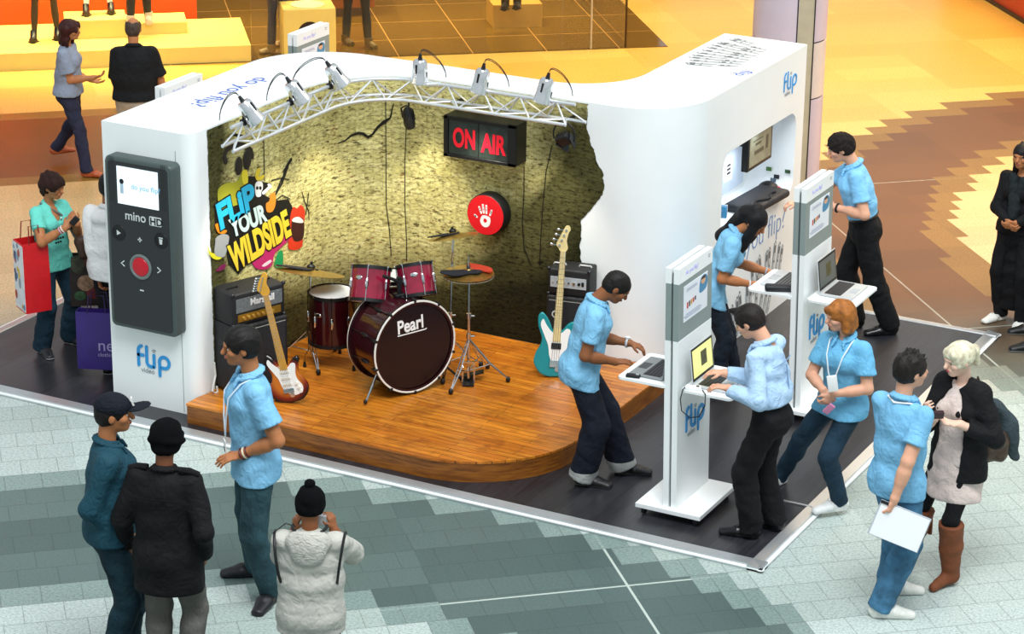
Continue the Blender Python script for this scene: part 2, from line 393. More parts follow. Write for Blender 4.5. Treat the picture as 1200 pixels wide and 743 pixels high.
def mural_mat():
    m = bpy.data.materials.new('brick_print'); m.use_nodes = True; k = NT(m); b = k.n['Principled BSDF']
    uv = k.a('ShaderNodeUVMap').outputs[0]; M = k.m
    wob = k.noise(uv, 5, 3); sx = k.a('ShaderNodeSeparateXYZ', i_0=uv); cb = k.a('ShaderNodeCombineXYZ', i_0=sx.outputs[0], i_1=M('ADD', sx.outputs[1], M('MULTIPLY', wob, .16)))
    br = k.a('ShaderNodeTexBrick', i_0=cb.outputs[0]); br.inputs['Scale'].default_value = 1; br.inputs['Brick Width'].default_value = .15; br.inputs['Row Height'].default_value = .042
    br.inputs['Mortar Size'].default_value = .007; br.inputs['Mortar Smooth'].default_value = 1.
    br.inputs['Color1'].default_value = lin('#dcd59c'); br.inputs['Color2'].default_value = lin('#cac283'); br.inputs['Mortar'].default_value = lin('#b5ac70')
    mp = k.a('ShaderNodeMapping', i_0=uv); mp.inputs['Scale'].default_value = (1, 2.1, 1)
    n1 = k.noise(mp.outputs[0], 22, 5, .7); n2 = k.noise(mp.outputs[0], 7, 4, .6); n3 = k.noise(uv, 1.3, 3, .5)
    pits = k.ramp(n1, [(.33, (.12, .10, .05, 1)), (.40, (.65, .6, .5, 1)), (.5, (1.0, 1.0, .95, 1)), (.62, (1.2, 1.2, 1.1, 1)), (.75, (1.4, 1.4, 1.2, 1))])
    c = k.mix(1., br.outputs[0], pits, 'MULTIPLY')
    c = k.mix(k.ramp(n2, [(.57, (0, 0, 0, 1)), (.68, (.6, .6, .6, 1))]), c, lin('#5d4e2a')); n4 = k.noise(mp.outputs[0], 14, 3, .6); c = k.mix(k.ramp(n4, [(.61, (0, 0, 0, 1)), (.66, (.8, .8, .8, 1))]), c, lin('#4a4226'))
    vo = k.a('ShaderNodeTexVoronoi'); k.put(vo.inputs['Vector'], mp.outputs[0]); vo.inputs['Scale'].default_value = 13
    red = M('MULTIPLY', M('LESS_THAN', vo.outputs[0], .22), M('GREATER_THAN', k.noise(uv, 3.1, 1), .56))
    c = k.mix(M('MULTIPLY', red, .7), c, lin('#7a4a2c'))
    # darker in ragged patches towards the right end, left edge and foot
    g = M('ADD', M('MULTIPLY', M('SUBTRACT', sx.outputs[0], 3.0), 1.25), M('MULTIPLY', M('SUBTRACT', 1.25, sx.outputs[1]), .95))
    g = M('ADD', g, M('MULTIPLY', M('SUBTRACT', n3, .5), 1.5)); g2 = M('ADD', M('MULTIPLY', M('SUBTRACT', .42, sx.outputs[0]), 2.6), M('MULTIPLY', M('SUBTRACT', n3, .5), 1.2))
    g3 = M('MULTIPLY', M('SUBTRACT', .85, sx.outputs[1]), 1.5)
    edge_dark = k.a('ShaderNodeMapRange', i_0=M('MAXIMUM', M('MAXIMUM', g, g2), g3), i_1=-.1, i_2=.5).outputs[0]
    c = k.mix(M('MULTIPLY', edge_dark, .97), c, k.mix(1., c, (.09, .095, .07, 1), 'MULTIPLY'))
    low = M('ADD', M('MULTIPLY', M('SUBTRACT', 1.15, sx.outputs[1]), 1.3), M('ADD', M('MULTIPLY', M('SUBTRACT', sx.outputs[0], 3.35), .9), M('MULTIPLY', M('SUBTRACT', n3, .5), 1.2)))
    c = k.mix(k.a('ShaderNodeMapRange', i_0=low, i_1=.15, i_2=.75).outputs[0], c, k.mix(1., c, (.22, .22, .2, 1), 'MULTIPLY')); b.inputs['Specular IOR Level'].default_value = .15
    k.put(b.inputs['Base Color'], c); b.inputs['Roughness'].default_value = .75
    return m
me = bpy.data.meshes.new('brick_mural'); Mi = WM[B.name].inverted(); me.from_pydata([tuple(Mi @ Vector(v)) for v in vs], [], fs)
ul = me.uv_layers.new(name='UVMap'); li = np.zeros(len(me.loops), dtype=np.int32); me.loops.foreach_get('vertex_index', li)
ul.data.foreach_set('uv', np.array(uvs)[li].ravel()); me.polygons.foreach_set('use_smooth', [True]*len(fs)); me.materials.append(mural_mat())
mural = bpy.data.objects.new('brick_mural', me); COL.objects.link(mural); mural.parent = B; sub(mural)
CRK = mat('crack_black', '#17150f', .9, 0, 0)
def curvept(px, py, off=.008):      # pixel -> the back wall plane or the left wall plane, whichever stands there
    q = atX(px, py, -10.52+off)
    if q.y < 16.4: return q, Vector((1, 0, 0))
    q = atY(px, py, 17.18-off)
    if q.x > -9.8: return q, Vector((0, -1, 0))
    best = None                     # on the curve
    for i in range(0, 81):
        t = math.radians(176-82*i/80); c_ = Vector((-9.8+(.72-off)*math.cos(t), 16.4+(.78-off)*math.sin(t)))
        d = ray(px, py); # horizontal miss distance
        k_ = (c_.x*d.x+c_.y*d.y)/(d.x**2+d.y**2); e = (Vector((d.x*k_, d.y*k_))-c_).length
        if best is None or e < best[0]: best = (e, k_, c_, t)
    _, k_, c_, t = best; return Vector((c_.x, c_.y, CAMZ+ray(px, py).z*k_)), Vector((-math.cos(t), -math.sin(t), 0))
def wallline(name, pts, r, mt):
    m = MB(); m.tube([curvept(*p)[0] for p in pts], r, 5); return m.build(name, mt, mural, world=True)
wallline('painted_crack', [(396, 168), (404, 165), (412, 159), (420, 156), (426, 157), (432, 161), (438, 157), (443, 149), (450, 143), (457, 138), (459, 128), (462, 121)], [.004, .006, .008, .012, .014, .012, .009, .011, .015, .008, .006, .004], CRK)
wallline('painted_crack', [(322, 230), (326, 222), (330, 215), (333, 205), (336, 196), (340, 188)], [.006, .008, .01, .013, .014, .006], CRK)
wallline('painted_crack', [(354, 225), (357, 236), (360, 248), (359, 258)], [.003, .004, .004, .003], CRK)
# ---- graffiti on the left wall
gx = -10.512
def gq(zx, zy):          # reading point of the close view of the graffiti
    q = atX(230+zx/4.371, 160+zy/4.371, gx); return (q.y, q.z)
MG = basis((gx, 0, 0), (0, 1, 0), (0, 0, 1))
GR = sub(MB().prism([gq(*p) for p in [(100, 480), (95, 400), (105, 330), (150, 290), (215, 245), (250, 200), (300, 205), (330, 230), (385, 240), (350, 300), (400, 330), (470, 320), (500, 380), (505, 500), (470, 530), (400, 600), (345, 650), (270, 640), (215, 705), (165, 650), (150, 560), (165, 500)]], 0, .003, 0, MG).build('graffiti_lettering', mat('graffiti_black', '#0d0d0e', .6, 0, 0), B, world=True))
def blob(name, pts, col, z=.005, parent=GR, closedsmooth=True):
    P = [Vector(gq(*p)) for p in pts]
    if closedsmooth:
        n = len(P); Q = []
        for i in range(n):
            for t in (0, .25, .5, .75):
                a, b_, c_, d_ = P[i-1], P[i], P[(i+1) % n], P[(i+2) % n]
                Q.append(.5*((2*b_)+(c_-a)*t+(2*a-5*b_+4*c_-d_)*t*t+(3*b_-a-3*c_+d_)*t**3))
        P = Q
    return MB().prism([tuple(p) for p in P], .002, z, 0, MG).build(name, mat('graffiti_'+col, col, .5, 0, 0), parent, world=True)
blob('painted_shape', [(110, 330), (112, 270), (150, 240), (205, 230), (232, 190), (258, 195), (262, 250), (240, 330), (180, 360), (130, 380)], '#a7a62c', .0035)
blob('painted_shape', [(232, 180), (258, 175), (262, 235), (238, 240)], '#e6d53a', .0045)
blob('painted_lips', [(485, 385), (498, 360), (515, 368), (535, 350), (555, 380), (552, 430), (545, 500), (540, 560), (510, 580), (475, 575), (470, 545), (480, 480), (478, 430)], '#d8391f', .0035)
blob('painted_shape', [(490, 425), (515, 410), (548, 430), (545, 520), (500, 535), (485, 480)], '#3a1518', .0045)
blob('painted_teeth', [(488, 430), (500, 415), (525, 412), (545, 430), (540, 442), (500, 438)], '#f2f0ea', .0052)
blob('painted_tongue', [(480, 470), (500, 460), (500, 500), (440, 560), (400, 600), (385, 660), (350, 680), (305, 675), (285, 640), (310, 600), (400, 540), (450, 510)], '#c32a6e', .0036)
blob('painted_shape', [(335, 660), (375, 632), (382, 642), (350, 665)], '#f6dfe6', .0046)
blob('painted_shape', [(415, 600), (440, 585), (440, 660), (400, 665)], '#1f9a5a', .0034)
blob('painted_shape', [(58, 560), (70, 590), (95, 600), (130, 615), (115, 630), (85, 625), (65, 600)], '#e2d92a', .0036)
blob('painted_microphone', [(100, 520), (130, 500), (160, 505), (165, 530), (145, 610), (115, 615), (92, 600), (95, 550)], '#a3a5a6', .0046)
blob('painted_shape', [(95, 455), (110, 445), (118, 475), (155, 480), (140, 497), (110, 492)], '#e58a1c', .0048)
blob('painted_shape', [(100, 690), (125, 660), (150, 652), (140, 680)], '#7c1f50', .0034)
blob('painted_skull', [(300, 245), (315, 228), (335, 235), (338, 265), (330, 285), (328, 305), (308, 308), (300, 285)], '#f0f0ee', .0056)
for e_ in ((309, 262), (325, 262)): blob('painted_eye', [(e_[0]-5, e_[1]-6), (e_[0]+5, e_[1]-6), (e_[0]+5, e_[1]+8), (e_[0]-5, e_[1]+8)], '#101010', .0064)
blob('painted_bone', [(335, 285), (365, 258), (362, 245), (378, 243), (384, 262), (372, 268), (345, 296)], '#f0f0ee', .0056)
blob('painted_shape', [(355, 345), (372, 330), (380, 295), (400, 290), (405, 325), (400, 360), (385, 385), (360, 385)], '#e08b2c', .0052)
blob('painted_shape', [(300, 200), (310, 170), (322, 160), (326, 175), (318, 205), (345, 195), (340, 215), (310, 225)], '#e2c93a', .0052)
for pts, w in (([(455, 190), (450, 175), (462, 160), (470, 140), (485, 118)], .03), ([(410, 280), (430, 230), (450, 190)], .012), ([(385, 225), (430, 212), (475, 220)], .008), ([(560, 400), (575, 290)], .01), ([(400, 330), (440, 300), (480, 320)], .008)):
    MB().stroke([gq(*p) for p in pts], w, .001, .0032, 0, MG).build('painted_silhouette', CRK, GR, world=True)
hp = MB(); hp.stroke([gq(*p) for p in [(150, 128), (141, 103), (150, 73), (175, 50), (215, 42), (250, 48), (278, 72), (285, 102)]], .045, .002, .006, 0, MG)
hp.sph((0, 0, 0), (.05, .075, .01), 16, 8, 0, MG @ Matrix.Translation((*gq(215, 150), .006))); hp.sph((0, 0, 0), (.055, .08, .01), 16, 8, 0, MG @ Matrix.Translation((*gq(258, 118), .006)))
hp.build('painted_headphones', mat('graffiti_dark', '#26221f', .6, 0, 0), GR, world=True)
def gradmat(name, c0, c1, z0, z1, ax=2):
    m = bpy.data.materials.new(name); m.use_nodes = True; k = NT(m); b = k.n['Principled BSDF']
    tc = k.a('ShaderNodeTexCoord').outputs['Generated']; s_ = k.a('ShaderNodeSeparateXYZ', i_0=tc)
    k.put(b.inputs['Base Color'], k.ramp(s_.outputs[ax], [(z0, lin(c0)), (z1, lin(c1))])); b.inputs['Roughness'].default_value = .5; return m
def gword(s, o_, ex, uy, mt, cs=None):
    o2 = Vector(gq(*o_)); x2 = Vector(gq(*ex)); u2 = Vector(gq(*uy))
    cu = bpy.data.curves.new('w', 'FONT'); cu.body = s; cu.size = 1; t = bpy.data.objects.new('w', cu); bpy.context.view_layer.update()
    me_ = bpy.data.meshes.new_from_object(t); xs = [v.co.x for v in me_.vertices]; x0, x1 = min(xs), max(xs); cap = .73
    bpy.data.objects.remove(t); bpy.data.meshes.remove(me_)
    X = (x2-o2)/(x1-x0); Y = (u2-o2)/cap
    A = Matrix(((X.x, Y.x, 0, o2.x-X.x*x0), (X.y, Y.y, 0, o2.y-X.y*x0), (0, 0, 1, .0), (0, 0, 0, 1)))
    text('word_outline', s, 1, MG @ A @ Matrix.Translation((0, 0, .0055)), mat('graffiti_black', '#0d0d0e'), GR, .001, .085, .97)
    text('painted_word', s, 1, MG @ A @ Matrix.Translation((0, 0, .0075)), mt, GR, .001, .045, .97)
gword('FLiP', (125, 470), (308, 352), (100, 345), mat('graffiti_cyan', '#27b9e6', .5, 0, 0))
gword('YOUR', (185, 512), (362, 425), (165, 425), gradmat('graffiti_ice', '#cfe9e6', '#e5d75e', .3, .95, 1))
gword('WILDSIDE', (188, 690), (490, 492), (158, 560), gradmat('graffiti_fire', '#e2500f', '#f2d23a', .25, .85))
# ---- brand lettering
BLU = mat('print_blue', '#2f9be0', .5, 0, 0); BLUT = mat('print_thin_blue', '#7f9cc8', .5, 0, 0); GRT = mat('print_grey', '#9aa1a5', .5, 0, 0)
def flip_logo(M_, h, parent, thin=False, name='logo'):
    w = .16 if not thin else .11; mb = MB(); S = Matrix.Scale(h, 4); Q = M_ @ S
    t = .004/h
    mb.stroke([(.0, 0), (0, .62)]+[(x, y) for x, y in arc(.22, .72, .22, 180, 100, 6)], w, 0, t, 0, Q); mb.stroke([(0, .5), (.26, .5)], w, 0, t, 0, Q)
    mb.stroke([(.46, .94), (.46, .25)]+arc(.66, .22, .2, 180, 270, 6)+[(.8, .02)], w, 0, t, 0, Q)
    mb.stroke([(.86, .04), (.86, .6)], w, 0, t, 0, Q)
    mb.stroke([(1.16, -.32), (1.16, .3)]+arc(1.42, .34, .27, 180, -80, 14)+[(1.28, .07)], w, 0, t, 0, Q)
    o = mb.build(name, BLU, parent, world=True)
    m2 = MB(); m2.stroke(arc(.86, .76, .1, 30, 150, 5), .04, 0, t, 0, Q); m2.sph((.86, .77, t), (.045, .045, .01/h*.2), 8, 6, 0, Q); m2.build('logo_mark', GRT, parent, world=True)
    text('logo_word', 'video', .34*h, M_ @ Matrix.Translation((.12*h, -.32*h, 0)), GRT, parent, .001)
q = atY(163, 427, 14.858)
flip_logo(basis((q.x, 14.857, q.z), (1, 0, 0), (0, 0, 1)), .17, B)
# right face
MRF = lambda y, z: basis((BX+.002, y, z), (0, 1, 0), (0, 0, 1))
flip_logo(MRF(19.30, 1.99), .16, B, True)
text('slogan', 'do you flip?', .285, MRF(18.27, .745), BLUT, B, .001, -.004, .92)
# printed fan of small camcorders at the foot of the right face and on the top
random.seed(3)
def fan(M_, w, h, n, nm):
    g1, g2, g3 = MB(), MB(), MB()
    for i in range(n):
        t = (i+.5)/n; x = (t-.5)*w; hh = h*(.55+.45*math.sin(math.pi*(t*.8+.1))*random.uniform(.75, 1.1)); ang = (t-.5)*.7+random.uniform(-.12, .12)
        R = M_ @ Matrix.Translation((x, 0, 0)) @ Matrix.Rotation(-ang, 4, 'Z'); ww = w/n*.62
        g1.box((0, hh/2, .0008+.0002*(i % 3)), (ww, hh, .001), 0, R); g2.box((0, hh*.82, .0018), (ww*.7, hh*.2, .001), 0, R)
        g3.box((-ww*.5, hh/2, .0018), (ww*.18, hh, .001), 0, R); g2.box((0, hh+.02*h, .0018), (ww*.35, .05*h, .001), 0, R)
        g2.box((0, hh*.5, .0018), (ww*.45, ww*.45, .001), 0, R)
    o = sub(g1.build(nm, mat('print_camera_grey', '#cfd3d5', .5, 0, .2, 20), B, world=True))
    g2.build('printed_detail', mat('print_dark', '#6d7276', .5, 0, 0), o, world=True); g3.build('printed_edge', mat('print_mid', '#8f9497', .5, 0, 0), o, world=True)
fan(MRF(19.12, .33), .62, .34, 8, 'printed_camcorders'); fan(MRF(18.80, .06), .8, .42, 9, 'printed_camcorders')
MTOP = Matrix.Translation((0, 0, BZ+.0085))
fan(MTOP @ basis((-7.98, 19.12, 0), (0, 1, 0), (-1, 0, 0)), .95, .3, 13, 'printed_camcorders')
fan(MTOP @ basis((-7.8, 19.1, 0), (0, 1, 0), (-1, 0, 0)), .7, .22, 9, 'printed_camcorders')
text('slogan', 'do you flip?', .2, MTOP @ basis((-11.0, 16.5, 0), (0, -1, 0), (1, 0, 0)), mat('print_royal', '#4a66c0', .5, 0, 0), B, .001, 0, 1.05)
text('slogan', 'flip', .15, MTOP @ basis((-7.72, 18.68, 0), (0, -1, 0), (1, 0, 0)), mat('print_royal', '#4a66c0'), B, .001)
# ---- niche lining and its light
NL = mat('niche_lining', '#c9d6e4', .4, 0, .01)
MB().box((-8.012, (ny0+ny1)/2, (nz0+nz1)/2), (.012, ny1-ny0-.24, nz1-nz0-.1), 0).build('niche_back', NL, B, world=True)
area('niche_lamp', (-7.9, 18.85, 1.72), (-7.9, 18.85, 1.0), 1.1, 5, (.85, .92, 1), .12)
area('niche_screen_glow', (-7.85, 19.1, 1.35), (-8.05, 19.1, 1.15), .35, 1.2, (.8, .88, 1), .2)
# ================================================================ stage
def stage_mat():
    m = bpy.data.materials.new('waxed_pine_boards'); m.use_nodes = True; k = NT(m); b = k.n['Principled BSDF']
    tc = k.a('ShaderNodeTexCoord').outputs['Object']
    br = k.a('ShaderNodeTexBrick', offset=.41); k.put(br.inputs['Vector'], tc)
    br.inputs['Scale'].default_value = 1; br.inputs['Brick Width'].default_value = 1.1; br.inputs['Row Height'].default_value = .062; br.inputs['Mortar Size'].default_value = .0022
    br.inputs['Color1'].default_value = lin('#b8691e'); br.inputs['Color2'].default_value = lin('#d08228'); br.inputs['Mortar'].default_value = lin('#5a2e0c')
    mp = k.a('ShaderNodeMapping', i_0=tc); mp.inputs['Scale'].default_value = (2.2, 26, 10)
    n = k.noise(mp.outputs[0], 1.5, 6, .7); n2 = k.noise(tc, 5, 4, .6)
    c = k.mix(.9, br.outputs[0], k.ramp(n, [(.3, (.4, .34, .28, 1)), (.5, (.98, .96, .9, 1)), (.72, (1.35, 1.3, 1.15, 1))]), 'MULTIPLY')
    c = k.mix(k.ramp(n2, [(.52, (0, 0, 0, 1)), (.68, (.55, .55, .55, 1))]), c, lin('#7a3f12'))
    k.put(b.inputs['Base Color'], c); b.inputs['Roughness'].default_value = .3; return m
SMAT = stage_mat()
ST = thing('wooden_stage', 'low golden plank stage with rounded front corner inside the booth', 'stage', (-9, 16, DZ))
so = [(-10.535, 14.71), (-8.5, 14.71)]+arc(-8.5, 15.6, .89, -84, 0, 16)+[(-7.61, 17.2), (-8.05, 17.2), (-8.2, 17.172), (-9.7, 17.172)]+arc(-9.8, 16.4, .705, 96, 174, 10, .765)+[(-10.51, 16.3), (-10.51, 14.95), (-10.535, 14.84)]
so = [p for p in so if not (p[0] > -8.1 and p[1] > 17.16)]
so = [(-10.535, 14.71), (-8.5, 14.71)]+arc(-8.5, 15.6, .89, -84, 0, 16)+[(-7.61, 17.3), (-7.75, 17.35)]+arc(-8.15, 17.78, .57, -40, -88, 5, .615)+[(-9.7, 17.172)]+arc(-9.8, 16.4, .705, 96, 174, 10, .765)+[(-10.51, 16.3), (-10.51, 14.97), (-10.535, 14.85)]
SZ = .2
MB().prism(so, SZ-.018, SZ).build('stage_boards', SMAT, ST, world=True)
fm = bpy.data.materials.new('pine_fascia')
def fascia():
    m = fm; m.use_nodes = True; k = NT(m); b = k.n['Principled BSDF']; tc = k.a('ShaderNodeTexCoord').outputs['Object']
    mp = k.a('ShaderNodeMapping', i_0=tc); mp.inputs['Scale'].default_value = (1.5, 1.5, 14); n = k.noise(mp.outputs[0], 3, 5, .65)
    k.put(b.inputs['Base Color'], k.ramp(n, [(.25, lin('#4a260c')), (.5, lin('#8a5019')), (.75, lin('#ab6c26'))])); b.inputs['Roughness'].default_value = .38; return m
MB().prism(inset(so, .004), DZ, SZ-.018).build('stage_fascia', fascia(), ST, world=True)
# ================================================================ column
_c = G(914, 262); CX, CY, CR = _c.x, _c.y, .345
Cc = thing('column', 'tall round lilac-clad column behind the right end of the booth', 'column', (CX, CY, 0))
LIL = mat('lilac_cladding', '#c9bcc9', .4, .1, .02)
for i, (z0, z1) in enumerate(((0.0, 1.3), (1.315, 1.84), (1.855, 3.9), (3.915, 6))):
    MB().cyl((CX, CY, z0), (CX, CY, z1), CR, n=48).build('cladding_panel', mat('cream_cladding', '#d8ccc6', .4, .1, .02) if i == 1 else LIL, Cc, smooth=True, world=True)
MB().cyl((CX, CY, 0), (CX, CY, 6), CR-.015, n=32).build('core', BLACK, Cc, world=True)
dxy = Vector((-CX, -CY, 0)).normalized(); sd = Vector((-dxy.y, dxy.x, 0))
for a0 in (.0,):
    pc = Vector((CX, CY, 0))+dxy*(CR*.93)-sd*(-CR*.42)
    Mx = basis((pc.x, pc.y, 3.0), sd, (0, 0, 1))
    MB().box((0, 0, -.01), (.15, 6, .05), 0, Mx).build('service_strip', mat('beige_strip', '#b7ac92', .5), Cc, world=True)
    for s_ in (-.078, .078): MB().box((s_, 0, -.005), (.012, 6, .05), 0, Mx).build('strip_edge', STEELD, Cc, world=True)
# ================================================================ shop front
sd_ = Vector((math.cos(math.radians(38.9)), math.sin(math.radians(38.9)), 0)); sn = Vector((-sd_.y, sd_.x, 0))
S0 = Vector((-18.52, 22.45, 0))
MS = basis(S0, sd_, sn)     # local: x along the shop front, y into the shop
def apron_mat():
    m = bpy.data.materials.new('polished_brown_granite'); m.use_nodes = True; k = NT(m); b = k.n['Principled BSDF']; tc = k.a('ShaderNodeTexCoord').outputs['Object']
    br = k.a('ShaderNodeTexBrick', offset=0.); k.put(br.inputs['Vector'], tc); br.inputs['Scale'].default_value = 1; br.inputs['Brick Width'].default_value = .9; br.inputs['Row Height'].default_value = .9
    br.inputs['Mortar Size'].default_value = .006; br.inputs['Color1'].default_value = lin('#5c4214'); br.inputs['Color2'].default_value = lin('#634818'); br.inputs['Mortar'].default_value = lin('#b98a4a')
    k.put(b.inputs['Base Color'], br.outputs[0]); b.inputs['Roughness'].default_value = .09; b.inputs['Specular IOR Level'].default_value = .9; return m
o = MB().box((0, 0, 0), (9.2-2.6, 7, .012)).build('floor', apron_mat()); o.matrix_world = MS @ Matrix.Translation((2.6+3.3-1.25, 3.5, .002)); o.data.transform(Matrix.Scale(1, 4)); setp(o, kind='structure')
# back walls inside the shop
def shopbox(name, c, d, mt, kind=None, label=None, cat=None, bev=0., group=None):
    M_ = MS @ Matrix.Translation((c[0], c[1], c[2]))
    o = MB().box((0, 0, 0), d, 0, None, bev).build(name, mt); o.matrix_world = M_
    setp(o, label, cat, group, kind); return o
shopbox('wall_back', (2.5, 6.5, 2), (14, .2, 4), mat('ochre_wall', '#9a6a1e', .5, 0, .05, 1), 'structure')
shopbox('backdrop_panel', (.7, 1.9, 1.2), (3.4, .06, 2.4), mat('orange_backdrop', '#d8480c', .5, 0, .03, 2), None, 'bright orange backdrop panel standing behind the mannequins at top left', 'panel')
GL = mat('clear_glass', '#ffffff', .02, 0, 0, trans=1., ior=1.3)
FRM = mat('bronze_frame', '#4a3418', .4, .6)
# display plinths
PL = mat('cream_plinth', '#d9bc62', .45, 0, .02)
# ---- shop window things
shopbox('display_plinth', (1.37, .72, .1), (3.05, 1.4, .2), PL, None, 'long low cream plinth glowing in the shop window at far left', 'plinth')
shopbox('display_plinth', (1.12, .85, .31), (.72, .5, .22), PL, None, 'cream box plinth under the pale-legged mannequin on the long plinth', 'plinth')
shopbox('display_plinth', (1.85, .95, .27), (.7, .5, .14), PL, None, 'lower cream box plinth beside the taller box in the shop window', 'plinth')
def solid_shop(px, py, w, d, h, a=0.): 
    p = G(px, py); q = MS.inverted() @ p; return (q.x+w/2, q.y+d/2, h/2), (w, d, h)
c_, d_ = solid_shop(333, 72, .62, .45, .62)
wp = thing('cube_plinth', 'cream cube plinth with a dark round hole in the shop window', 'plinth', M=MS @ Matrix.Translation((c_[0], c_[1], 0)))
m = MB(); m.box((0, 0, .31), (.62, .45, .62), 0, None, .008); m.build('plinth_body', PL, wp)
m = MB(); m.cyl((.0, -.2245, .33), (.0, -.228, .33), .14, n=32); m.build('round_hole', mat('hole_dark', '#2a1506', .8, 0, 0), wp)
m = MB(); m.cyl((0, 0, .62), (0, 0, .63), .2, n=32); m.build('round_pad', mat('pad_cream', '#f6e2a0'), wp)
c_, d_ = solid_shop(578, 34, .62, .5, .3)
shopbox('display_plinth', c_, d_, mat('brown_plinth', '#b98a3c', .3, 0, .05), None, 'brown plinth carrying a pair of black shoes in the shop window', 'plinth')
def mannequin(label, pl, pr, col, hd, z0, jeans=False, heel=False, hpx=.95, shoe='#1a1512', sole='#1a1512'):
    fa, fb = G(*pl, z0), G(*pr, z0); c = (fa+fb)/2
    t = thing('mannequin', label, 'mannequin', c, hd)
    lm = mat('mann_'+col, col, .5, 0, .05)
    pel = c+Vector((0, 0, hpx))
    ring = MB()
    for i, f in enumerate((fa, fb)):
        hipp = pel+(f-c)*.55; kn = f.lerp(hipp, .5)+Vector((0, 0, .0))
        r = (.045, .055, .05, .065, .085) if jeans else (.026, .045, .042, .06, .075)
        zs = (.08, .28, .46, .62, hpx)
        pts = [f.lerp(hipp, q/hpx)+Vector((0, 0, 0)) for q in zs]
        MB().tube(pts, r, 14).build('leg', lm, t, smooth=True, world=True)
        dr = Vector((math.cos(hd), math.sin(hd), 0)); m = MB()
        h = .07 if heel else .02
        m.sph(tuple(f+dr*.09+Vector((0, 0, .035))), (.05, .05, .03), 12, 8); m.tube([tuple(f+Vector((0, 0, .05+h))), tuple(f+dr*.06+Vector((0, 0, .045))), tuple(f+dr*.14+Vector((0, 0, .028)))], [.04, .042, .035], 10)
        m.box(tuple(f+dr*.06+Vector((0, 0, .006))), (.09, .09, .012))
        if heel: m.cyl(tuple(f-dr*.02), tuple(f-dr*.02+Vector((0, 0, .08))), .01, .02, 8)
        else: m.tube([tuple(f+Vector((0, 0, .03))), tuple(f+Vector((0, 0, .13)))], [.05, .055], 12)
        m.build('shoe', mat('mshoe_'+shoe, shoe, .35, 0, .05), t, smooth=True, world=True)
    dr = Vector((math.cos(hd), math.sin(hd), 0)); sd3 = Vector((-dr.y, dr.x, 0)); Qm = basis(pel, sd3, (0, 0, 1), dr)
    el_ = lambda w, d, y, o=0: [(w*math.cos(a), y, o+d*math.sin(a)) for a in [2*math.pi*i/20 for i in range(20)]]
    m = MB(); m.loft([el_(.12, .09, -.1), el_(.165, .12, -.02), el_(.15, .11, .08)], 0, Qm); m.build('hips', lm, t, smooth=True, world=True)
    m = MB(); m.loft([el_(.15, .11, .05), el_(.125, .095, .17, .01), el_(.15, .11, .32, .015), el_(.17, .1, .43, .005), el_(.1, .07, .5), el_(.05, .05, .53), el_(.045, .045, .6)], 0, Qm); m.build('torso', mat('mann_top_'+col, col if not jeans else '#4a4038', .6, 0, .08), t, smooth=True, world=True)
    m = MB(); m.sph((0, .69, .02), (.07, .11, .09), 16, 12, 0, Qm); m.build('head', mat('mann_skin', '#cdb791', .4, 0, .02), t, smooth=True, world=True)
    for sx in (-1, 1): m = MB(); m.tube([Qm @ Vector(q) for q in ((sx*.16, .44, 0), (sx*.2, .3, -.01), (sx*.21, .17, 0), (sx*.2, .02, .06), (sx*.195, -.1, .09))], [.05, .045, .035, .03, .02], 12); m.build('arm', mat('mann_top_'+col, col), t, smooth=True, world=True)
mannequin('dark-stockinged mannequin in high heels before the orange panel', (40, 48), (68, 45), '#3a2a18', -1.0, .2, heel=True)
mannequin('white mannequin in black shoes on the box plinth', (101, 17), (130, 15), '#f0ece0', -.9, .42, heel=True)
mannequin('black-trousered mannequin on the lower box plinth', (153, 30), (174, 26), '#1d1a18', -.9, .34, jeans=True, shoe='#c9b79a')
mannequin('mannequin in dark jeans with tan boots left of the cube plinth', (318, 64), (334, 55), '#262630', -2.6, 0, jeans=True, shoe='#8a6a34')
mannequin('mannequin in dark jeans and boots right of the cube plinth', (405, 52), (432, 56), '#2a2a20', -.4, 0, jeans=True, shoe='#6a5528')
mannequin('mannequin in shiny black shoes on the brown plinth', (592, 10), (606, 9), '#15110c', -1.2, .3, shoe='#0c0a08')
shopbox('wooden_screen', (4.3, 2.3, .5), (.7, .5, .75), mat('brown_wood_screen', '#8a4a12', .4, 0, .1, 3), None, 'reddish brown wooden block standing in the shop window behind the jeans mannequin', 'display block')
# glass front
for i, (x0, x1) in enumerate(((2.9, 7.0), (7.0, 7.42))):
    g = MB().box((0, 0, 1.5), (x1-x0-.01, .012, 3)).build('window_%d' % (i+1), GL); g.matrix_world = MS @ Matrix.Translation(((x0+x1)/2, .03, 0)); setp(g, kind='structure')
g = MB().box((0, 0, 1.5), (.012, 3.6, 3)).build('window_3', GL); g.matrix_world = MS @ Matrix.Translation((7.43, 1.85, 0)); setp(g, kind='structure')
for i, x in enumerate((7.0, 7.43)):
    g = MB().box((0, 0, 1.5), (.02, .03, 3)).build('trim_%d' % (i+1), FRM if i else mat('pale_frame', '#b9a888', .4, .3)); g.matrix_world = MS @ Matrix.Translation((x, .03, 0)); setp(g, kind='structure')
def plain_light(loc, tgt, p, col, s=.6, n='shop_downlight', spread=120): return area(n, loc, tgt, s, p, col, None, spread)
for x in (.2, 1.6): 
    q = MS @ Vector((x, .9, 3.0)); plain_light(q, q-Vector((0, 0, 3)), 60, (1, .88, .42), spread=85)
for x in (3.6, 5.2, 6.6):
    q = MS @ Vector((x, 1.6, 3.2)); plain_light(q, q-Vector((0, 0, 3)), 45, (1, .8, .4))
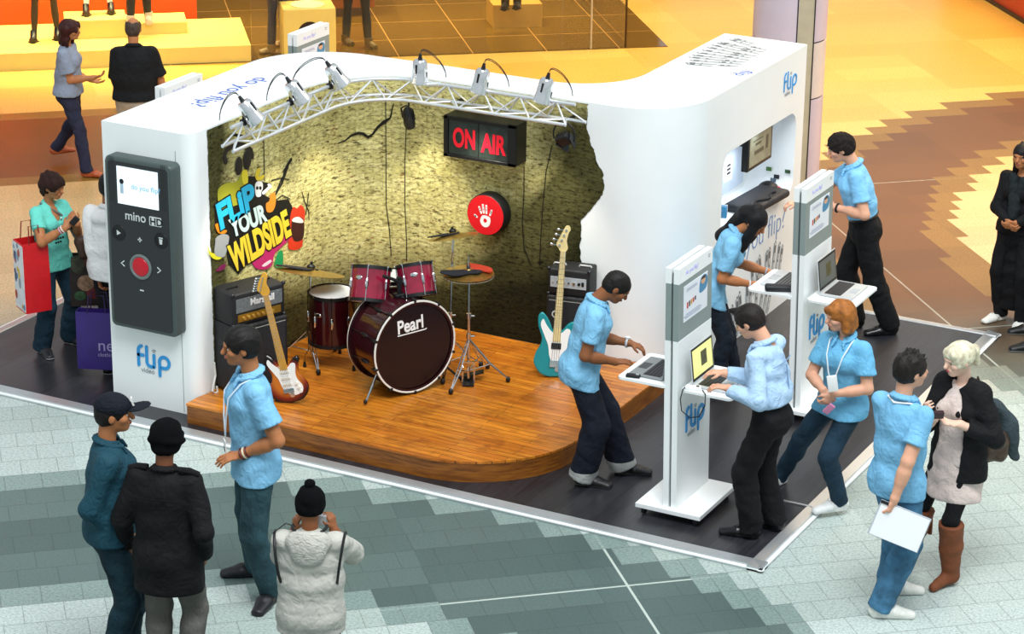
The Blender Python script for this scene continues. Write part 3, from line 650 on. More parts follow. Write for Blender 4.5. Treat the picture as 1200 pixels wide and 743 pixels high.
# red shop front at top right
q0, q1 = G(1154, 0), G(1200, 28); dd = (q1-q0).normalized(); nn = Vector((-dd.y, dd.x, 0))
mm = basis((q0+q1)/2+nn*.02, dd, nn); o = MB().box((1.2, .1, .6), (7, .16, 1.2)).build('wall_right', mat('red_hoarding', '#c23a12', .4, 0, .04, 2)); o.matrix_world = mm; setp(o, kind='structure')
o = MB().box((1.2, .0, .02), (7, .05, .04)).build('baseboard_right', mat('dark_kick', '#3b2a10', .5)); o.matrix_world = mm; setp(o, kind='structure')
# ================================================================ giant camcorder panel
CAS = mat('casing_grey', '#4b5655', .4, .1, .03); FACE = mat('speckled_charcoal', '#303334', .5, 0, .3, 160); SILV = mat('print_silver', '#d7dcdc', .4, 0, 0)
MC = basis((-10.925, 14.855, 1.385), (1, 0, 0), (0, 0, 1))   # x right, y up, z towards the front
GC = thing('giant_camcorder_sign', 'giant dark grey pocket camcorder mounted on the left end of the booth', 'sign', M=MC)
def rbox(w, h, r, z0, z1, mi=0, cx=0, cy_=0, mb=None, bev=.0):
    mb = mb or MB()
    if not bev: mb.prism(rrect(w, h, r, 6, cx, cy_), z0, z1, mi); return mb
    mb.loft([[(x, y, z0) for x, y in rrect(w, h, r, 6, cx, cy_)], [(x, y, z1-bev) for x, y in rrect(w, h, r, 6, cx, cy_)], [(x, y, z1-bev*.3) for x, y in rrect(w-bev*.6, h-bev*.6, r, 6, cx, cy_)], [(x, y, z1) for x, y in rrect(w-2*bev, h-2*bev, max(.005, r-bev), 6, cx, cy_)]], mi); return mb
rbox(.615, 1.365, .045, -.002, .115, bev=.02).build('casing', CAS, GC, smooth=True)
rbox(.545, 1.30, .03, .115, .119).build('face', FACE, GC)
rbox(.375, .295, .004, .119, .122, cx=.0, cy_=.47).build('screen', mat('lit_screen', '#e8f2fa', .3, 0, 0, emit='#dfeefa', es=.55), GC)
text('screen_text', 'do you flip?', .058, Matrix.Translation((-.06, .455, .123)), mat('screen_cyan', '#86c6e8', .5, 0, 0), GC, .0005, world=False)
m = MB(); m.box((-.145, .455, .1225), (.03, .1, .001)); m.build('screen_icon', mat('pale_icon', '#b9d2e2', .5, 0, 0), GC)
m = MB(); m.cyl((-.145, .5, .122), (-.145, .5, .1235), .02); m.build('screen_icon', BLACK, GC)
for s in (-1, 1):
    m = MB()
    for i in range(3):
        for j in range(22): m.cyl((s*(.218+.017*i), .33+.0165*j, .1185), (s*(.218+.017*i), .33+.0165*j, .1198), .0045, n=6)
    m.build('speaker_grille', BLACK, GC)
text('model_word', 'mino', .1, Matrix.Translation((-.13, .205, .119)), SILV, GC, .001, .001, .95, world=False)
rbox(.11, .072, .008, .119, .1205, cx=.15, cy_=.228).build('badge', SILV, GC)
text('badge_letters', 'HD', .078, Matrix.Translation((.1, .2, .1205)), BLACK, GC, .001, .002, world=False)
RX, RY = -.0, -.155
m = MB(); m.lathe([(.0, .119), (.1, .119), (.1, .127), (.085, .132), (.078, .126), (.0, .126)], 40, 0, Matrix.Translation((RX, RY, 0))); m.build('button_ring', mat('ring_grey', '#7c8684', .35, .3), GC, smooth=True)
m = MB(); m.lathe([(0, .126), (.074, .126), (.07, .132), (.04, .137), (0, .138)], 40, 0, Matrix.Translation((RX, RY, 0))); m.build('record_button', mat('record_red', '#c9182a', .3, 0, .02), GC, smooth=True)
for s, ic in ((-1, 'play'), (1, 'trash')):
    c = (s*.195, .085)
    m = MB(); m.lathe([(0, .119), (.062, .119), (.06, .123), (.055, .1235), (.05, .1215), (0, .1215)], 32, 0, Matrix.Translation((*c, 0))); m.build(ic+'_button', BLACK, GC, smooth=True)
    m = MB()
    if ic == 'play': m.prism([(c[0]-.014, c[1]-.02), (c[0]+.022, c[1]), (c[0]-.014, c[1]+.02)], .1215, .1235)
    else:
        m.prism([(c[0]-.015, c[1]+.012), (c[0]-.011, c[1]-.028), (c[0]+.011, c[1]-.028), (c[0]+.015, c[1]+.012)], .1215, .1235); m.box((c[0], c[1]+.022, .1225), (.038, .007, .002))
    m.build(ic+'_icon', SILV, GC)
m = MB(); m.box((0, .06, .12), (.036, .01, .002)); m.box((0, .06, .12), (.01, .036, .002)); m.build('plus_mark', SILV, GC)
m = MB(); m.box((0, -.345, .12), (.036, .01, .002)); m.build('minus_mark', SILV, GC)
for s in (-1, 1): m = MB(); m.stroke([(s*.155, RY+.02), (s*.182, RY), (s*.155, RY-.02)], .009, .119, .121); m.build('arrow_mark', SILV, GC)
# ================================================================ truss
def tpath(d, y0=15.08, x1=-8.36, n=14):
    P = [(-10.52+d, y0), (-10.52+d, 15.4), (-10.52+d, 15.8), (-10.52+d, 16.2)]
    P += arc(-9.8, 16.4, .72-d, 176, 94, n, .78-d); P += [(-9.6+i*(x1+9.6)/6, 17.18-d) for i in range(7)]
    return [Vector(p) for p in P]
def resample(P, n):
    L = [0]
    for a, b in zip(P, P[1:]): L.append(L[-1]+(b-a).length)
    out = []
    for i in range(n):
        s = L[-1]*i/(n-1); j = 1
        while j < len(L)-1 and L[j] < s: j += 1
        out.append(P[j-1].lerp(P[j], (s-L[j-1])/(L[j]-L[j-1])))
    return out
TW = thing('lighting_truss', 'curved silver triangular lighting truss along the top of the brick mural', 'truss', (-9.6, 16.9, 2.2))
TAL = mat('truss_aluminium', '#dfe3e6', .3, .55, .02)
NB = 22
cA, cB, cC = [resample(tpath(d, y0, x1), NB*2+1) for d, y0, x1 in ((.19, 15.12, -8.4), (.27, 15.02, -8.44), (.12, 15.1, -8.34))]
zA, zB, zC = 2.315, 2.165, 2.165
for c, z in ((cA, zA), (cB, zB), (cC, zC)): MB().tube([(p.x, p.y, z) for p in c], .0145, 10).build('chord', TAL, TW, smooth=True, world=True)
m1, m2, m3 = MB(), MB(), MB()
for i in range(0, NB*2, 4):
    for j, (a, b) in enumerate(((0, 2), (4, 2))):
        if i+a > NB*2: continue
        pa = lambda c, z, k: (c[min(k, NB*2)].x, c[min(k, NB*2)].y, z)
        for q0, q1 in ((pa(cB, zB, i+a), pa(cA, zA, i+b)), (pa(cC, zC, i+a), pa(cA, zA, i+b)), (pa(cB, zB, i+a), pa(cC, zC, i+b))):
            MB().cyl(q0, q1, .0075, n=6).build('brace', TAL, TW, world=True)
m = MB(); m.cyl((-9.72, 17.18-.19, zA-.02), (-9.60, 17.18-.19, zA-.02+.02), .02, n=12); m.build('coupler', TAL, TW, world=True)
for s in (CUM[4], CUM[i29]+.2, CUM[i29]+1.2):
    p, d_, n_ = wallpt(s, .0); MB().cyl((p.x, p.y, 2.165), tuple((p+n_*.13).to_3d()+Vector((0, 0, 2.165))), .012).build('wall_bracket', STEELD, TW, world=True)
# spotlights
CAN = mat('polished_can', '#e4e6e8', .18, .85, .05)
def wallnormal(px, py):
    return curvept(px, py)[1]
for i, (px, py, dx, lab) in enumerate(((288, 128, -1, 'first silver spotlight from the left end of the truss'), (341, 107, -1, 'second silver spotlight from the left on the truss'), (389, 88, -1, 'third silver spotlight from the left on the truss bend'),
                              (492, 84, .3, 'upright silver spotlight at the middle of the truss'), (565, 96, .6, 'silver spotlight above the left half of the lit studio sign'), (645, 106, .7, 'last silver spotlight near the right end of the truss'))):
    # place on chord A nearest the line of sight
    best = min(((p, abs((lambda v: v)(((Vector((p.x, p.y, zA))-CP).dot(RT)/(Vector((p.x, p.y, zA))-CP).dot(FW))*FPX+600-px))) for p in cA), key=lambda t: t[1])[0]
    k = cA.index(best); tg = (cA[min(k+1, NB*2)]-cA[max(k-1, 0)]).normalized(); nrm = Vector((tg.y, -tg.x))    # into the stage
    base = Vector((best.x, best.y, zA))
    t = thing('spotlight', lab, 'spotlight', base, 0, 'silver spotlights on the truss')
    R = basis(base, (tg.x, tg.y, 0), (-nrm.x, -nrm.y, 0))    # local x along the truss, y to the wall, z up
    m = MB(); m.box((0, 0, .0), (.04, .045, .045), 0, R, .006); m.cyl((0, 0, .02), (0, 0, .05), .008, n=8, M=R); m.build('clamp', BLACK, t, world=True)
    Q = Matrix.Translation(base+RT0*(.05 if dx < 0 else -.03*dx)+Vector((0, 0, .085))) @ Matrix.Rotation(math.radians(-33 if dx < 0 else 26*dx-6), 4, AW) @ Matrix.Rotation(math.atan2(tg.y, tg.x), 4, 'Z') @ Matrix.Scale(1.22, 4)
    m = MB(); m.tube([(-.05, 0, .0), (-.05, 0, -.045), (.0, 0, -.055), (.05, 0, -.045), (.05, 0, 0)], .006, 6, 0, Q); m.build('yoke', BLACK, t, world=True)
    m = MB(); m.lathe([(.036, .075), (.046, .06), (.05, .01), (.053, -.03), (.064, -.07), (.064, -.082), (.056, -.082), (.045, -.04), (0, -.03)], 20, 0, Q, cap=False); m.lathe([(0, .078), (.036, .075)], 20, 0, Q, cap=False); m.build('can', CAN, t, smooth=True, world=True)
    m = MB(); m.box((0, 0, .02), (.012, .105, .06), 0, Q); m.build('cooling_slot', BLACK, t, world=True)
    m = MB(); m.cyl((0, 0, -.07), (0, 0, -.074), .05, n=20, M=Q); m.build('lens', mat('lamp_lens', '#fff3d0', .2, 0, 0, emit='#ffe9b8', es=4), t, world=True)
    m = MB(); m.cyl((0, 0, .074), (0, 0, .115), .016, .009, 10, M=Q); m.build('cable_gland', BLACK, t, world=True)
    a = Q @ Vector((0, 0, .12)); e = base+Vector((-nrm.x, -nrm.y, 0))*.215+RT0*((-.0, -.0, -.13, .1, .1, .1)[i]); e.z = BZ+.012
    for o_ in (0, .018):
        c1_ = a+(a-Q.translation).normalized()*.08+Vector((0, 0, o_)); c2_ = e+Vector((0, 0, .12+o_)); pts = [a*(1-u)**3+c1_*3*u*(1-u)**2+c2_*3*u*u*(1-u)+e*u**3 for u in [i_/9 for i_ in range(10)]]
        MB().tube(pts, .0035, 5).build('cable', BLACK, t, world=True)
    l = bpy.data.lights.new('spot', 'SPOT'); l.energy = 36; l.color = (1, .93, .75); l.spot_size = math.radians(75); l.spot_blend = 1; l.shadow_soft_size = .05
    lo = bpy.data.objects.new('spot_lamp', l); COL.objects.link(lo); lo.location = base+Vector((nrm.x, nrm.y, 0))*.16+Vector((0, 0, -.22))
    tgt = Vector((best.x, best.y, 0))+Vector((nrm.x, nrm.y, 0))*-.12+Vector((0, 0, .7)); lo.rotation_euler = (tgt-lo.location).to_track_quat('-Z', 'Y').to_euler()
def hanging_lamp(px, py, lab, P, r=.045):
    q = atY(px, py, P); t = thing('hanging_lamp', lab, 'lamp', q); 
    m = MB(); m.cyl((q.x, q.y, q.z+.06), (q.x, q.y, zB), .008, n=8); m.build('stem', BLACK, t, world=True)
    Q = Matrix.Translation(q) @ Matrix.Rotation(math.radians(18), 4, 'X')
    m = MB(); m.lathe([(0, .1), (.02, .1), (r, .06), (r*1.05, -.05), (r*.9, -.08), (0, -.075)], 18, 0, Q); m.build('housing', BLACK, t, smooth=True, world=True)
    m = MB(); m.tube([(-r*1.25, 0, 0), (-r*1.2, 0, .09), (0, 0, .125), (r*1.2, 0, .09), (r*1.25, 0, 0)], .007, 6, 0, Q); m.build('bracket', BLACK, t, world=True)
hanging_lamp(479, 139, 'small black lamp hanging under the truss left of the studio sign', 16.95)
t = thing('hanging_lamp', 'black barn-door lamp hanging in its hoop below the right end of the truss', 'lamp', atY(661, 162, 16.98)); q = atY(661, 163, 16.98)
Q = Matrix.Translation(q) @ Matrix.Rotation(math.radians(-28), 4, 'Y') @ Matrix.Rotation(math.radians(35), 4, 'X')
m = MB(); m.box((0, 0, 0), (.11, .07, .1), 0, Q, .012); m.build('housing', BLACK, t, smooth=True, world=True)
for s in (-1, 1): m = MB(); m.box((s*.062, 0, -.03), (.006, .08, .12), 0, Q @ Matrix.Rotation(s*.3, 4, 'Y')); m.build('barn_door', mat('barn_grey', '#34363a', .4, .4), t, world=True)
m = MB(); m.tube([q+Vector((.095*math.cos(a_), .0, .035+.1*math.sin(a_))) for a_ in [math.radians(-25+23*i) for i in range(11)]], .007, 6); m.build('hoop', BLACK, t, world=True)
# wires down the wall
def wire(lab, pts, r=.0035):
    o = MB().tube([curvept(*p, off=.012)[0] for p in pts], r, 5).build('cable', BLACK); setp(o, lab, 'cable', 'thin black cables on the mural')
wire('thin black cable down the wall under the second bend coupler', [(452, 100), (452.5, 130), (452, 190), (452, 240), (456, 270), (458, 300)])
wire('thin black cable dropping from the hanging lamp to the drums', [(476, 150), (475, 190), (475, 240), (477, 280), (477, 306)])
wire('thin black cable down the mural beneath the left half of the truss', [(309, 160), (309.5, 185), (310, 212)])
wire('thin black cable beside the red hand disc down to the bass amplifier', [(614, 195), (614, 225), (612, 260), (614, 290), (622, 310)])
wire('thin black cable from the barn-door lamp to the bass amplifier', [(647, 170), (640, 200), (636, 240), (634, 275), (632, 310)])
# ================================================================ studio sign and hand disc
SG = thing('on_air_sign', 'black box sign with red ON AIR letters on the mural', 'sign', (-9.24, 17.09, 1.9)); 
MSg = basis((-9.24, 17.0, 1.9), (1, 0, 0), (0, 0, 1))
m = MB(); fx, fy = .325, .17
MB().box((0, 0, -.088), (.65, .34, .176), 0, MSg, .008).build('box', BLACK, SG, world=True)
for c, d in (((0, fy-.014, .008), (.65, .028, .02)), ((0, -fy+.014, .008), (.65, .028, .02)), ((-fx+.02, 0, .008), (.04, .34, .02)), ((fx-.035, 0, .008), (.07, .34, .02))): MB().box(c, d, 0, MSg, .004).build('frame', BLACK, SG, world=True)
for s in (-1, 1): MB().box((-.012+s*.138, 0, .002), (.268, .28, .006), 0, MSg).build('glass_pane', mat('smoked_glass', '#2c3430', .25, 0, .3, 12), SG, world=True)
RED = mat('neon_red', '#e8142c', .4, 0, 0, emit='#ff1830', es=.12)
text('letters', 'ON', .215, MSg @ Matrix.Translation((-.245, -.075, .006)), RED, SG, .002, .007, .60)
text('letters', 'AIR', .215, MSg @ Matrix.Translation((.018, -.085, .006)), RED, SG, .002, .007, .64)
HS = thing('hand_disc_sign', 'round red disc with a white handprint on the mural', 'sign', (-9.21, 17.1, 1.27)); MH = basis((-9.22, 17.06, 1.265), (1, 0, 0), (0, 0, 1))
MB().lathe([(0, -.115), (.172, -.115), (.172, -.01), (.165, 0), (0, 0)], 48, 0, MH).build('drum_box', BLACK, HS, smooth=True, world=True)
MB().lathe([(0, -.004), (.166, -.004), (.163, .004), (0, .005)], 48, 0, MH).build('red_face', mat('signal_red', '#dc1420', .4, 0, .02), HS, smooth=True, world=True)
WHT = mat('print_white', '#f4f2f0', .5, 0, 0)
m = MB(); hs = .0058
def cat(pts, closed=True):
    P = [Vector(p) for p in pts]; Q = []; n = len(P)
    for i in range(n):
        for t in (0, .25, .5, .75):
            a, b_, c_, d_ = P[i-1], P[i], P[(i+1) % n], P[(i+2) % n]; Q.append(tuple(.5*((2*b_)+(c_-a)*t+(2*a-5*b_+4*c_-d_)*t*t+(3*b_-a-3*c_+d_)*t**3)))
    return Q
# palm as a ring with an open middle
pal = cat([(-.03, -.01), (.0, .0), (.04, -.01), (.05, -.04), (.035, -.085), (.0, -.1), (-.03, -.085), (-.045, -.05)])
hol = cat([(-.01, -.03), (.0, -.027), (.01, -.03), (.018, -.045), (.01, -.058), (.0, -.062), (-.01, -.058), (-.015, -.045)])
n_ = len(pal)
for i in range(n_):
    j = (i+1) % n_; m.prism([pal[i], pal[j], hol[j], hol[i]], .004, hs, 0, MH)
m.build('handprint_palm', WHT, HS, world=True)
for a, b_ in (((-.035, .015), (-.055, .062)), ((-.012, .02), (-.022, .085)), ((.012, .02), (.01, .082)), ((.045, .01), (.058, .048)), ((-.075, -.025), (-.095, -.012))):
    v = (Vector(b_)-Vector(a)); 
    for q0, q1 in ((0, .36), (.48, .74), (.86, 1.0)): m = MB(); m.stroke([tuple(Vector(a)+v*q0), tuple(Vector(a)+v*q1)], .017, .004, hs, 0, MH); m.build('handprint_finger', WHT, HS, world=True)
# ================================================================ drums
SC_RED = mat('cherry_sparkle', '#8f1434', .22, 0, .22, 7, coat=.6); DK_RED = mat('deep_cherry', '#33080f', .2, 0, .15, 6, coat=.6); HEAD = mat('coated_white', '#e9e9e6', .5, 0, .03)
BHEAD = mat('black_drumhead', '#1d0f14', .25, 0, .1, 3); BRASS = mat('brass_cymbal', '#c9a253', .28, .85, .15, 30)
def shell_drum(name, label, M_, r, h, col, top=HEAD, lugs=8, hoopm=BLACK, badge=True, group='drum kit pieces', bottom=HEAD):
    t = thing(name, label, 'drum', M=M_, group=group)
    MB().lathe([(0, 0), (r, 0), (r, h), (0, h)], 40).build('shell', col, t, smooth=True)
    MB().lathe([(0, h+.001), (r*.97, h+.001), (r*.97, h+.006), (0, h+.007)], 40).build('drum_head', top, t, smooth=True)
    MB().lathe([(0, -.006), (r*.97, -.006), (r*.97, 0), (0, 0)], 40).build('drum_head', bottom, t, smooth=True)
    for z in (0, h): MB().lathe([(r*.98, z-.012), (r*1.04, z-.012), (r*1.04, z+.014), (r*.98, z+.014)], 40, cap=False).build('hoop', hoopm, t, smooth=True)
    for i in range(lugs):
        a = 2*math.pi*(i+.4)/lugs; m = MB(); c_, s_ = math.cos(a), math.sin(a)
        m.cyl((r*1.03*c_, r*1.03*s_, -.01), (r*1.03*c_, r*1.03*s_, h+.012), .0035, n=6); m.sph((r*1.02*c_, r*1.02*s_, h*.5), (.014, .014, min(.05, h*.22)), 8, 6)
        m.box((r*1.04*c_, r*1.04*s_, h+.012), (.012, .012, .012)); m.build('lug', CHROME, t, smooth=True)
    if badge:
        m = MB(); m.sph((0, -r*1.003, h*.66), (.03, .006, .018), 12, 6, 0, Matrix.Rotation(math.radians(28), 4, 'Z')); m.build('badge', CHROME, t, smooth=True)
    return t
def scr(h): return math.radians(h)+YAW      # heading in the picture (0 right, 90 away) -> world angle
# bass drum
BR, BD = .375, .36
bf = G(485, 461, SZ); hb = scr(-54)    # direction the front head faces
nrm = Vector((math.cos(hb), math.sin(hb), 0)); side = Vector((-nrm.y, nrm.x, 0))
cen = bf+Vector((0, 0, BR+.016)); MBD = basis(cen-nrm*BD, side, (0, 0, 1)); MBD = basis(cen-nrm*BD, side, (0, 0, 1), nrm)
bd = thing('bass_drum', 'large bass drum with black front head and white-edged hoop', 'drum', M=MBD, group='drum kit pieces')
R_ = BR-.03
MB().lathe([(0, 0), (R_, 0), (R_, BD), (0, BD)], 48).build('shell', mat('wine_lacquer', '#350b14', .22, 0, .12, 5, coat=.5), bd, smooth=True)
MB().lathe([(0, BD+.001), (R_*.985, BD+.001), (R_*.98, BD+.008), (0, BD+.009)], 48).build('drum_head', BHEAD, bd, smooth=True)
for z in (0, BD):
    MB().lathe([(R_*.99, z-.02), (BR-.005, z-.022), (BR, z), (BR-.004, z+.02), (R_*.985, z+.018)], 56, cap=False).build('hoop', mat('black_hoop', '#2a0d14', .25), bd, smooth=True)
    MB().lathe([(BR-.016, z+.0195), (BR-.014, z+.0215), (BR-.003, z+.0215), (BR-.001, z+.015)] if z else [(BR+.0005, .004), (BR+.0015, .002), (BR+.0015, -.004), (BR+.0005, -.006)], 56, cap=False).build('hoop_inlay', mat('white_inlay', '#e8e6de', .4, 0, 0), bd, smooth=True)
for i in range(10):
    a = 2*math.pi*(i+.5)/10; c_, s_ = math.cos(a), math.sin(a); m = MB(); m.box((0, 0, 0), (.03, .022, .05), 0, Matrix.Translation((BR*c_, BR*s_, BD)) @ Matrix.Rotation(a, 4, 'Z'), .005)
    m.cyl((R_*1.03*c_, R_*1.03*s_, .02), (R_*1.03*c_, R_*1.03*s_, BD-.02), .004, n=6); m.sph((R_*1.02*c_, R_*1.02*s_, BD*.5), (.016, .016, .05), 8, 6); m.build('claw', BLACK, bd, smooth=True)
text('maker_name', 'Pearl', .15, Matrix.Translation((-.155, .13, BD+.0095)) @ Matrix.Rotation(.06, 4, 'Z'), mat('print_white', '#f4f2f0'), bd, .001, .0035, .8, world=False)
m = MB(); m.stroke([(-.15, .115), (0.1, .122), (.11, .127)], .008, BD+.0085, BD+.011); m.build('name_underline', mat('print_white', '#f4f2f0'), bd)
for s in (-1, 1):
    p0 = Vector((s*R_*.8, -R_*.55, BD*.75)); foot = Vector((s*(R_+.1), -BR, BD*1.0)); m = MB(); m.tube([p0, p0.lerp(foot, .5), foot], .009, 8); m.build('spur', CHROME if s < 0 else BLACK, bd, smooth=True)
    m = MB(); m.sph(tuple(foot+Vector((0, .014, 0))), (.016, .02, .016), 8, 6); m.build('rubber_foot', BLACK, bd, smooth=True)
m = MB(); m.cyl((0, R_*.98, BD*.45), (0, R_+.16, BD*.45), .02, n=12); m.box((0, R_+.015, BD*.45), (.09, .03, .07), 0, None, .008)
m.tube([(0, R_+.12, BD*.45), (-.09, R_+.17, BD*.42), (-.14, R_+.19, BD*.42)], .013, 8); m.tube([(0, R_+.1, BD*.45), (.1, R_+.15, BD*.42), (.15, R_+.17, BD*.42)], .013, 8); m.build('tom_mount', BLACK, bd, smooth=True)
# toms
P1 = atP(432, 353, bf, .22); P2 = atP(490, 346, bf, .25)
shell_drum('tom_drum', 'cherry red tom drum mounted over the left of the bass drum', Matrix.Translation(P1) @ Matrix.Rotation(math.radians(-24), 4, RT0) @ Matrix.Rotation(math.radians(4), 4, AW) @ Matrix.Rotation(scr(-60), 4, 'Z'), .155, .255, SC_RED, lugs=6)
shell_drum('tom_drum', 'cherry red tom drum mounted over the right of the bass drum', Matrix.Translation(P2) @ Matrix.Rotation(math.radians(-22), 4, RT0) @ Matrix.Rotation(math.radians(-9), 4, AW) @ Matrix.Rotation(scr(-30), 4, 'Z'), .14, .235, SC_RED, lugs=6)
P3 = G(390, 426, SZ)
ft = shell_drum('floor_tom', 'dark cherry floor tom with white head on three legs', Matrix.Translation(P3+Vector((0, 0, .2))) @ Matrix.Rotation(scr(-60), 4, 'Z'), .185, .4, DK_RED, lugs=8)
for i in range(3):
    a = scr(-40+120*i)-scr(-60); c_, s_ = math.cos(a), math.sin(a); m = MB(); r = .185
    m.tube([(r*1.06*c_, r*1.06*s_, .18), (r*1.06*c_, r*1.06*s_, -.06), (r*1.2*c_, r*1.2*s_, -.1), (r*1.25*c_, r*1.25*s_, -.18)], .006, 6); m.build('leg', CHROME, ft, smooth=True)
    m = MB(); m.cyl((r*1.25*c_, r*1.25*s_, -.2), (r*1.25*c_, r*1.25*s_, -.155), .016, .01, 8); m.build('rubber_foot', BLACK, ft)
def tripod_feet(t, P, hub, r, a0, tall_brace=.09, n=3, angs=None):
    for i in range(3):
        a = scr(angs[i] if angs else a0+120*i); d = Vector((math.cos(a), math.sin(a), 0)); f = P+d*r; s_ = Vector((-d.y, d.x, 0))*.011
        m = MB(); h = P+Vector((0, 0, hub)); k = P+d*r*.55+Vector((0, 0, hub*.42))
        for q in (-1, 1): m.tube([h+s_*q*.6, k+s_*q*1.2, f+Vector((0, 0, .03))+s_*q*.3], .0055, 6)
        m.cyl(tuple(P+Vector((0, 0, tall_brace))), tuple(k), .005, n=6); m.build('leg', CHROME, t, smooth=True, world=True)
        m = MB(); m.sph(tuple(f+Vector((0, 0, .025))), (.02, .02, .026), 8, 6); m.build('rubber_foot', BLACK, t, smooth=True, world=True)
def cymbal(t, c, r, tilt, mt=BRASS, name='cymbal'):
    Q = Matrix.Translation(c) @ tilt
    MB().lathe([(0, .022), (.03, .02), (.05, .008), (r*.6, -.004), (r, -.016), (r, -.018), (r*.6, -.007), (.05, .005), (0, .016)], 48, 0, Q, cap=False).build(name, mt, t, smooth=True, world=True); return Q
def cloth_pad(t, Q, pts, mt, z=.012, name='mute_cloth'):
    m = MB(); m.prism(cat(pts), z-.004, z+.004, 0, Q); m.build(name, mt, t, world=True)
BCL = mat('black_cloth', '#1c1f26', .85, 0, .1); RCL = mat('red_cloth', '#c23a1e', .8, 0, .1)
def stand(name, lab, base, hub, top, angs, r=.26, tp=None):
    t = thing(name, lab, 'cymbal stand', base, 0, 'drum kit stands'); tripod_feet(t, base, hub, r, 0, angs=angs)
    m = MB(); m.cyl(tuple(base+Vector((0, 0, .06))), tuple(base+Vector((0, 0, top*.6))), .0125, n=10); m.cyl(tuple(base+Vector((0, 0, top*.5))), tuple(tp if tp is not None else base+Vector((0, 0, top))), .009, n=10); m.build('pole', CHROME, t, smooth=True, world=True)
    for z in (hub+.02, top*.6):
        m = MB(); m.cyl(tuple(base+Vector((0, 0, z-.02))), tuple(base+Vector((0, 0, z+.02))), .02, n=10); m.cyl(tuple(base+Vector((0, 0, z))), tuple(base+RT0*.045+Vector((0, 0, z))), .007, n=6); m.build('clamp', CHROME, t, smooth=True, world=True)
    return t
b1 = G(365, 424, SZ); c1 = atP(364, 317, b1); t1 = stand('cymbal_stand', 'chrome cymbal stand left of the drums, its brass cymbal draped with black and red cloth', b1, .30, c1.z-b1.z, (-75, 170, 55), .3)
tl = Matrix.Rotation(YAW, 4, 'Z') @ Matrix.Rotation(math.radians(-14), 4, 'X') @ Matrix.Rotation(math.radians(7), 4, 'Y')
Q = cymbal(t1, c1, .275, tl); cloth_pad(t1, Q, [(-.27, -.06), (-.2, -.09), (-.02, -.11), (.03, -.03), (.06, .0), (0, .05), (-.1, .04), (-.2, .02)], BCL); cloth_pad(t1, Q, [(-.275, -.02), (-.2, -.0), (-.12, .03), (-.13, .08), (-.24, .06)], RCL, .004)
m = MB(); m.sph((0, 0, .03), (.035, .035, .022), 10, 6, 0, Q); m.cyl((0, 0, 0), (0, 0, .07), .012, n=8, M=Q); m.build('wing_nut', BLACK, t1, smooth=True, world=True)
b2 = G(527, 436, SZ); c2 = atP(531, 275, b2, .05); t2 = stand('cymbal_stand', 'tall chrome cymbal stand behind the hi-hat carrying the high tilted cymbal', b2, .30, .8, (-100, 25, 150), .27, c2)
tl = Matrix.Rotation(YAW, 4, 'Z') @ Matrix.Rotation(math.radians(-12), 4, 'X') @ Matrix.Rotation(math.radians(-9), 4, 'Y'); Q = cymbal(t2, c2, .2, tl); cloth_pad(t2, Q, [(-.2, -.05), (-.02, -.08), (.05, -.02), (.02, .04), (-.1, .02)], BCL)
m = MB(); m.sph((0, 0, .03), (.03, .03, .02), 10, 6, 0, Q); m.cyl((0, 0, 0), (0, 0, .06), .01, n=8, M=Q); m.build('wing_nut', BLACK, t2, smooth=True, world=True)
b3 = G(549, 447, SZ); c3 = atP(549, 318, b3); t3 = stand('hi_hat_stand', 'chrome hi-hat stand with pedal right of the bass drum', b3, .36, c3.z-b3.z, (-115, -2, 62), .31)
tl = Matrix.Rotation(YAW, 4, 'Z') @ Matrix.Rotation(math.radians(0), 4, 'Y'); Q = cymbal(t3, c3, .2, tl); cymbal(t3, c3-Vector((0, 0, .05)), .2, tl @ Matrix.Rotation(math.pi, 4, 'X'), mat('silver_cymbal', '#d6d2c4', .25, .6, .15, 30))
cloth_pad(t3, Q, [(-.21, -.09), (-.1, -.15), (.0, -.1), (.08, -.08), (.1, -.02), (0, 0), (-.1, -.02), (-.2, -.03)], BCL, .014); cloth_pad(t3, Q, [(.02, .02), (.1, -.02), (.18, -.04), (.17, .05), (.08, .12), (.0, .14)], RCL, .012)
m = MB(); m.cyl((0, 0, 0), (0, 0, .13), .005, n=8, M=Q); m.cyl((0, 0, .015), (0, 0, .05), .018, n=10, M=Q); m.build('clutch', CHROME, t3, smooth=True, world=True)
m = MB(); pd = b3-AW*.02+Vector((0, 0, .01)); Rp = basis(pd, RT0, AW); m.box((0, -.0, 0), (.09, .2, .012), 0, Rp); m.box((0.05, .06, .03), (.16, .07, .012), 0, Rp @ Matrix.Rotation(-.25, 4, 'Y')); m.build('pedal', STEELD, t3, world=True)
m = MB(); [m.box((s*.045, -.03, .09), (.012, .012, .17), 0, Rp) for s in (-1, 1)]; m.box((0, -.03, .17), (.1, .014, .014), 0, Rp); m.cyl((0, 0, .02), (0, 0, .16), .01, n=8, M=Rp); m.build('pedal_frame', CHROME, t3, world=True)
# snare and bass pedal behind
b4 = G(464, 424, SZ); sn_ = shell_drum('snare_drum', 'white-headed snare drum glimpsed between the two toms', Matrix.Translation(atP(464, 341, b4)) , .165, .12, CHROME, lugs=8, badge=False)
for i in range(3):
    a = scr(30+120*i); zt = -(atP(464, 341, b4).z-SZ); m = MB(); m.tube([(0, 0, zt*.5), (.22*math.cos(a), .22*math.sin(a), zt+.01)], .007, 6); m.build('leg', CHROME, sn_)
zt = -(atP(464, 341, b4).z-SZ); m = MB(); m.cyl((0, 0, zt*.5-.05), (0, 0, -.01), .012, n=8); m.build('pole', CHROME, sn_)
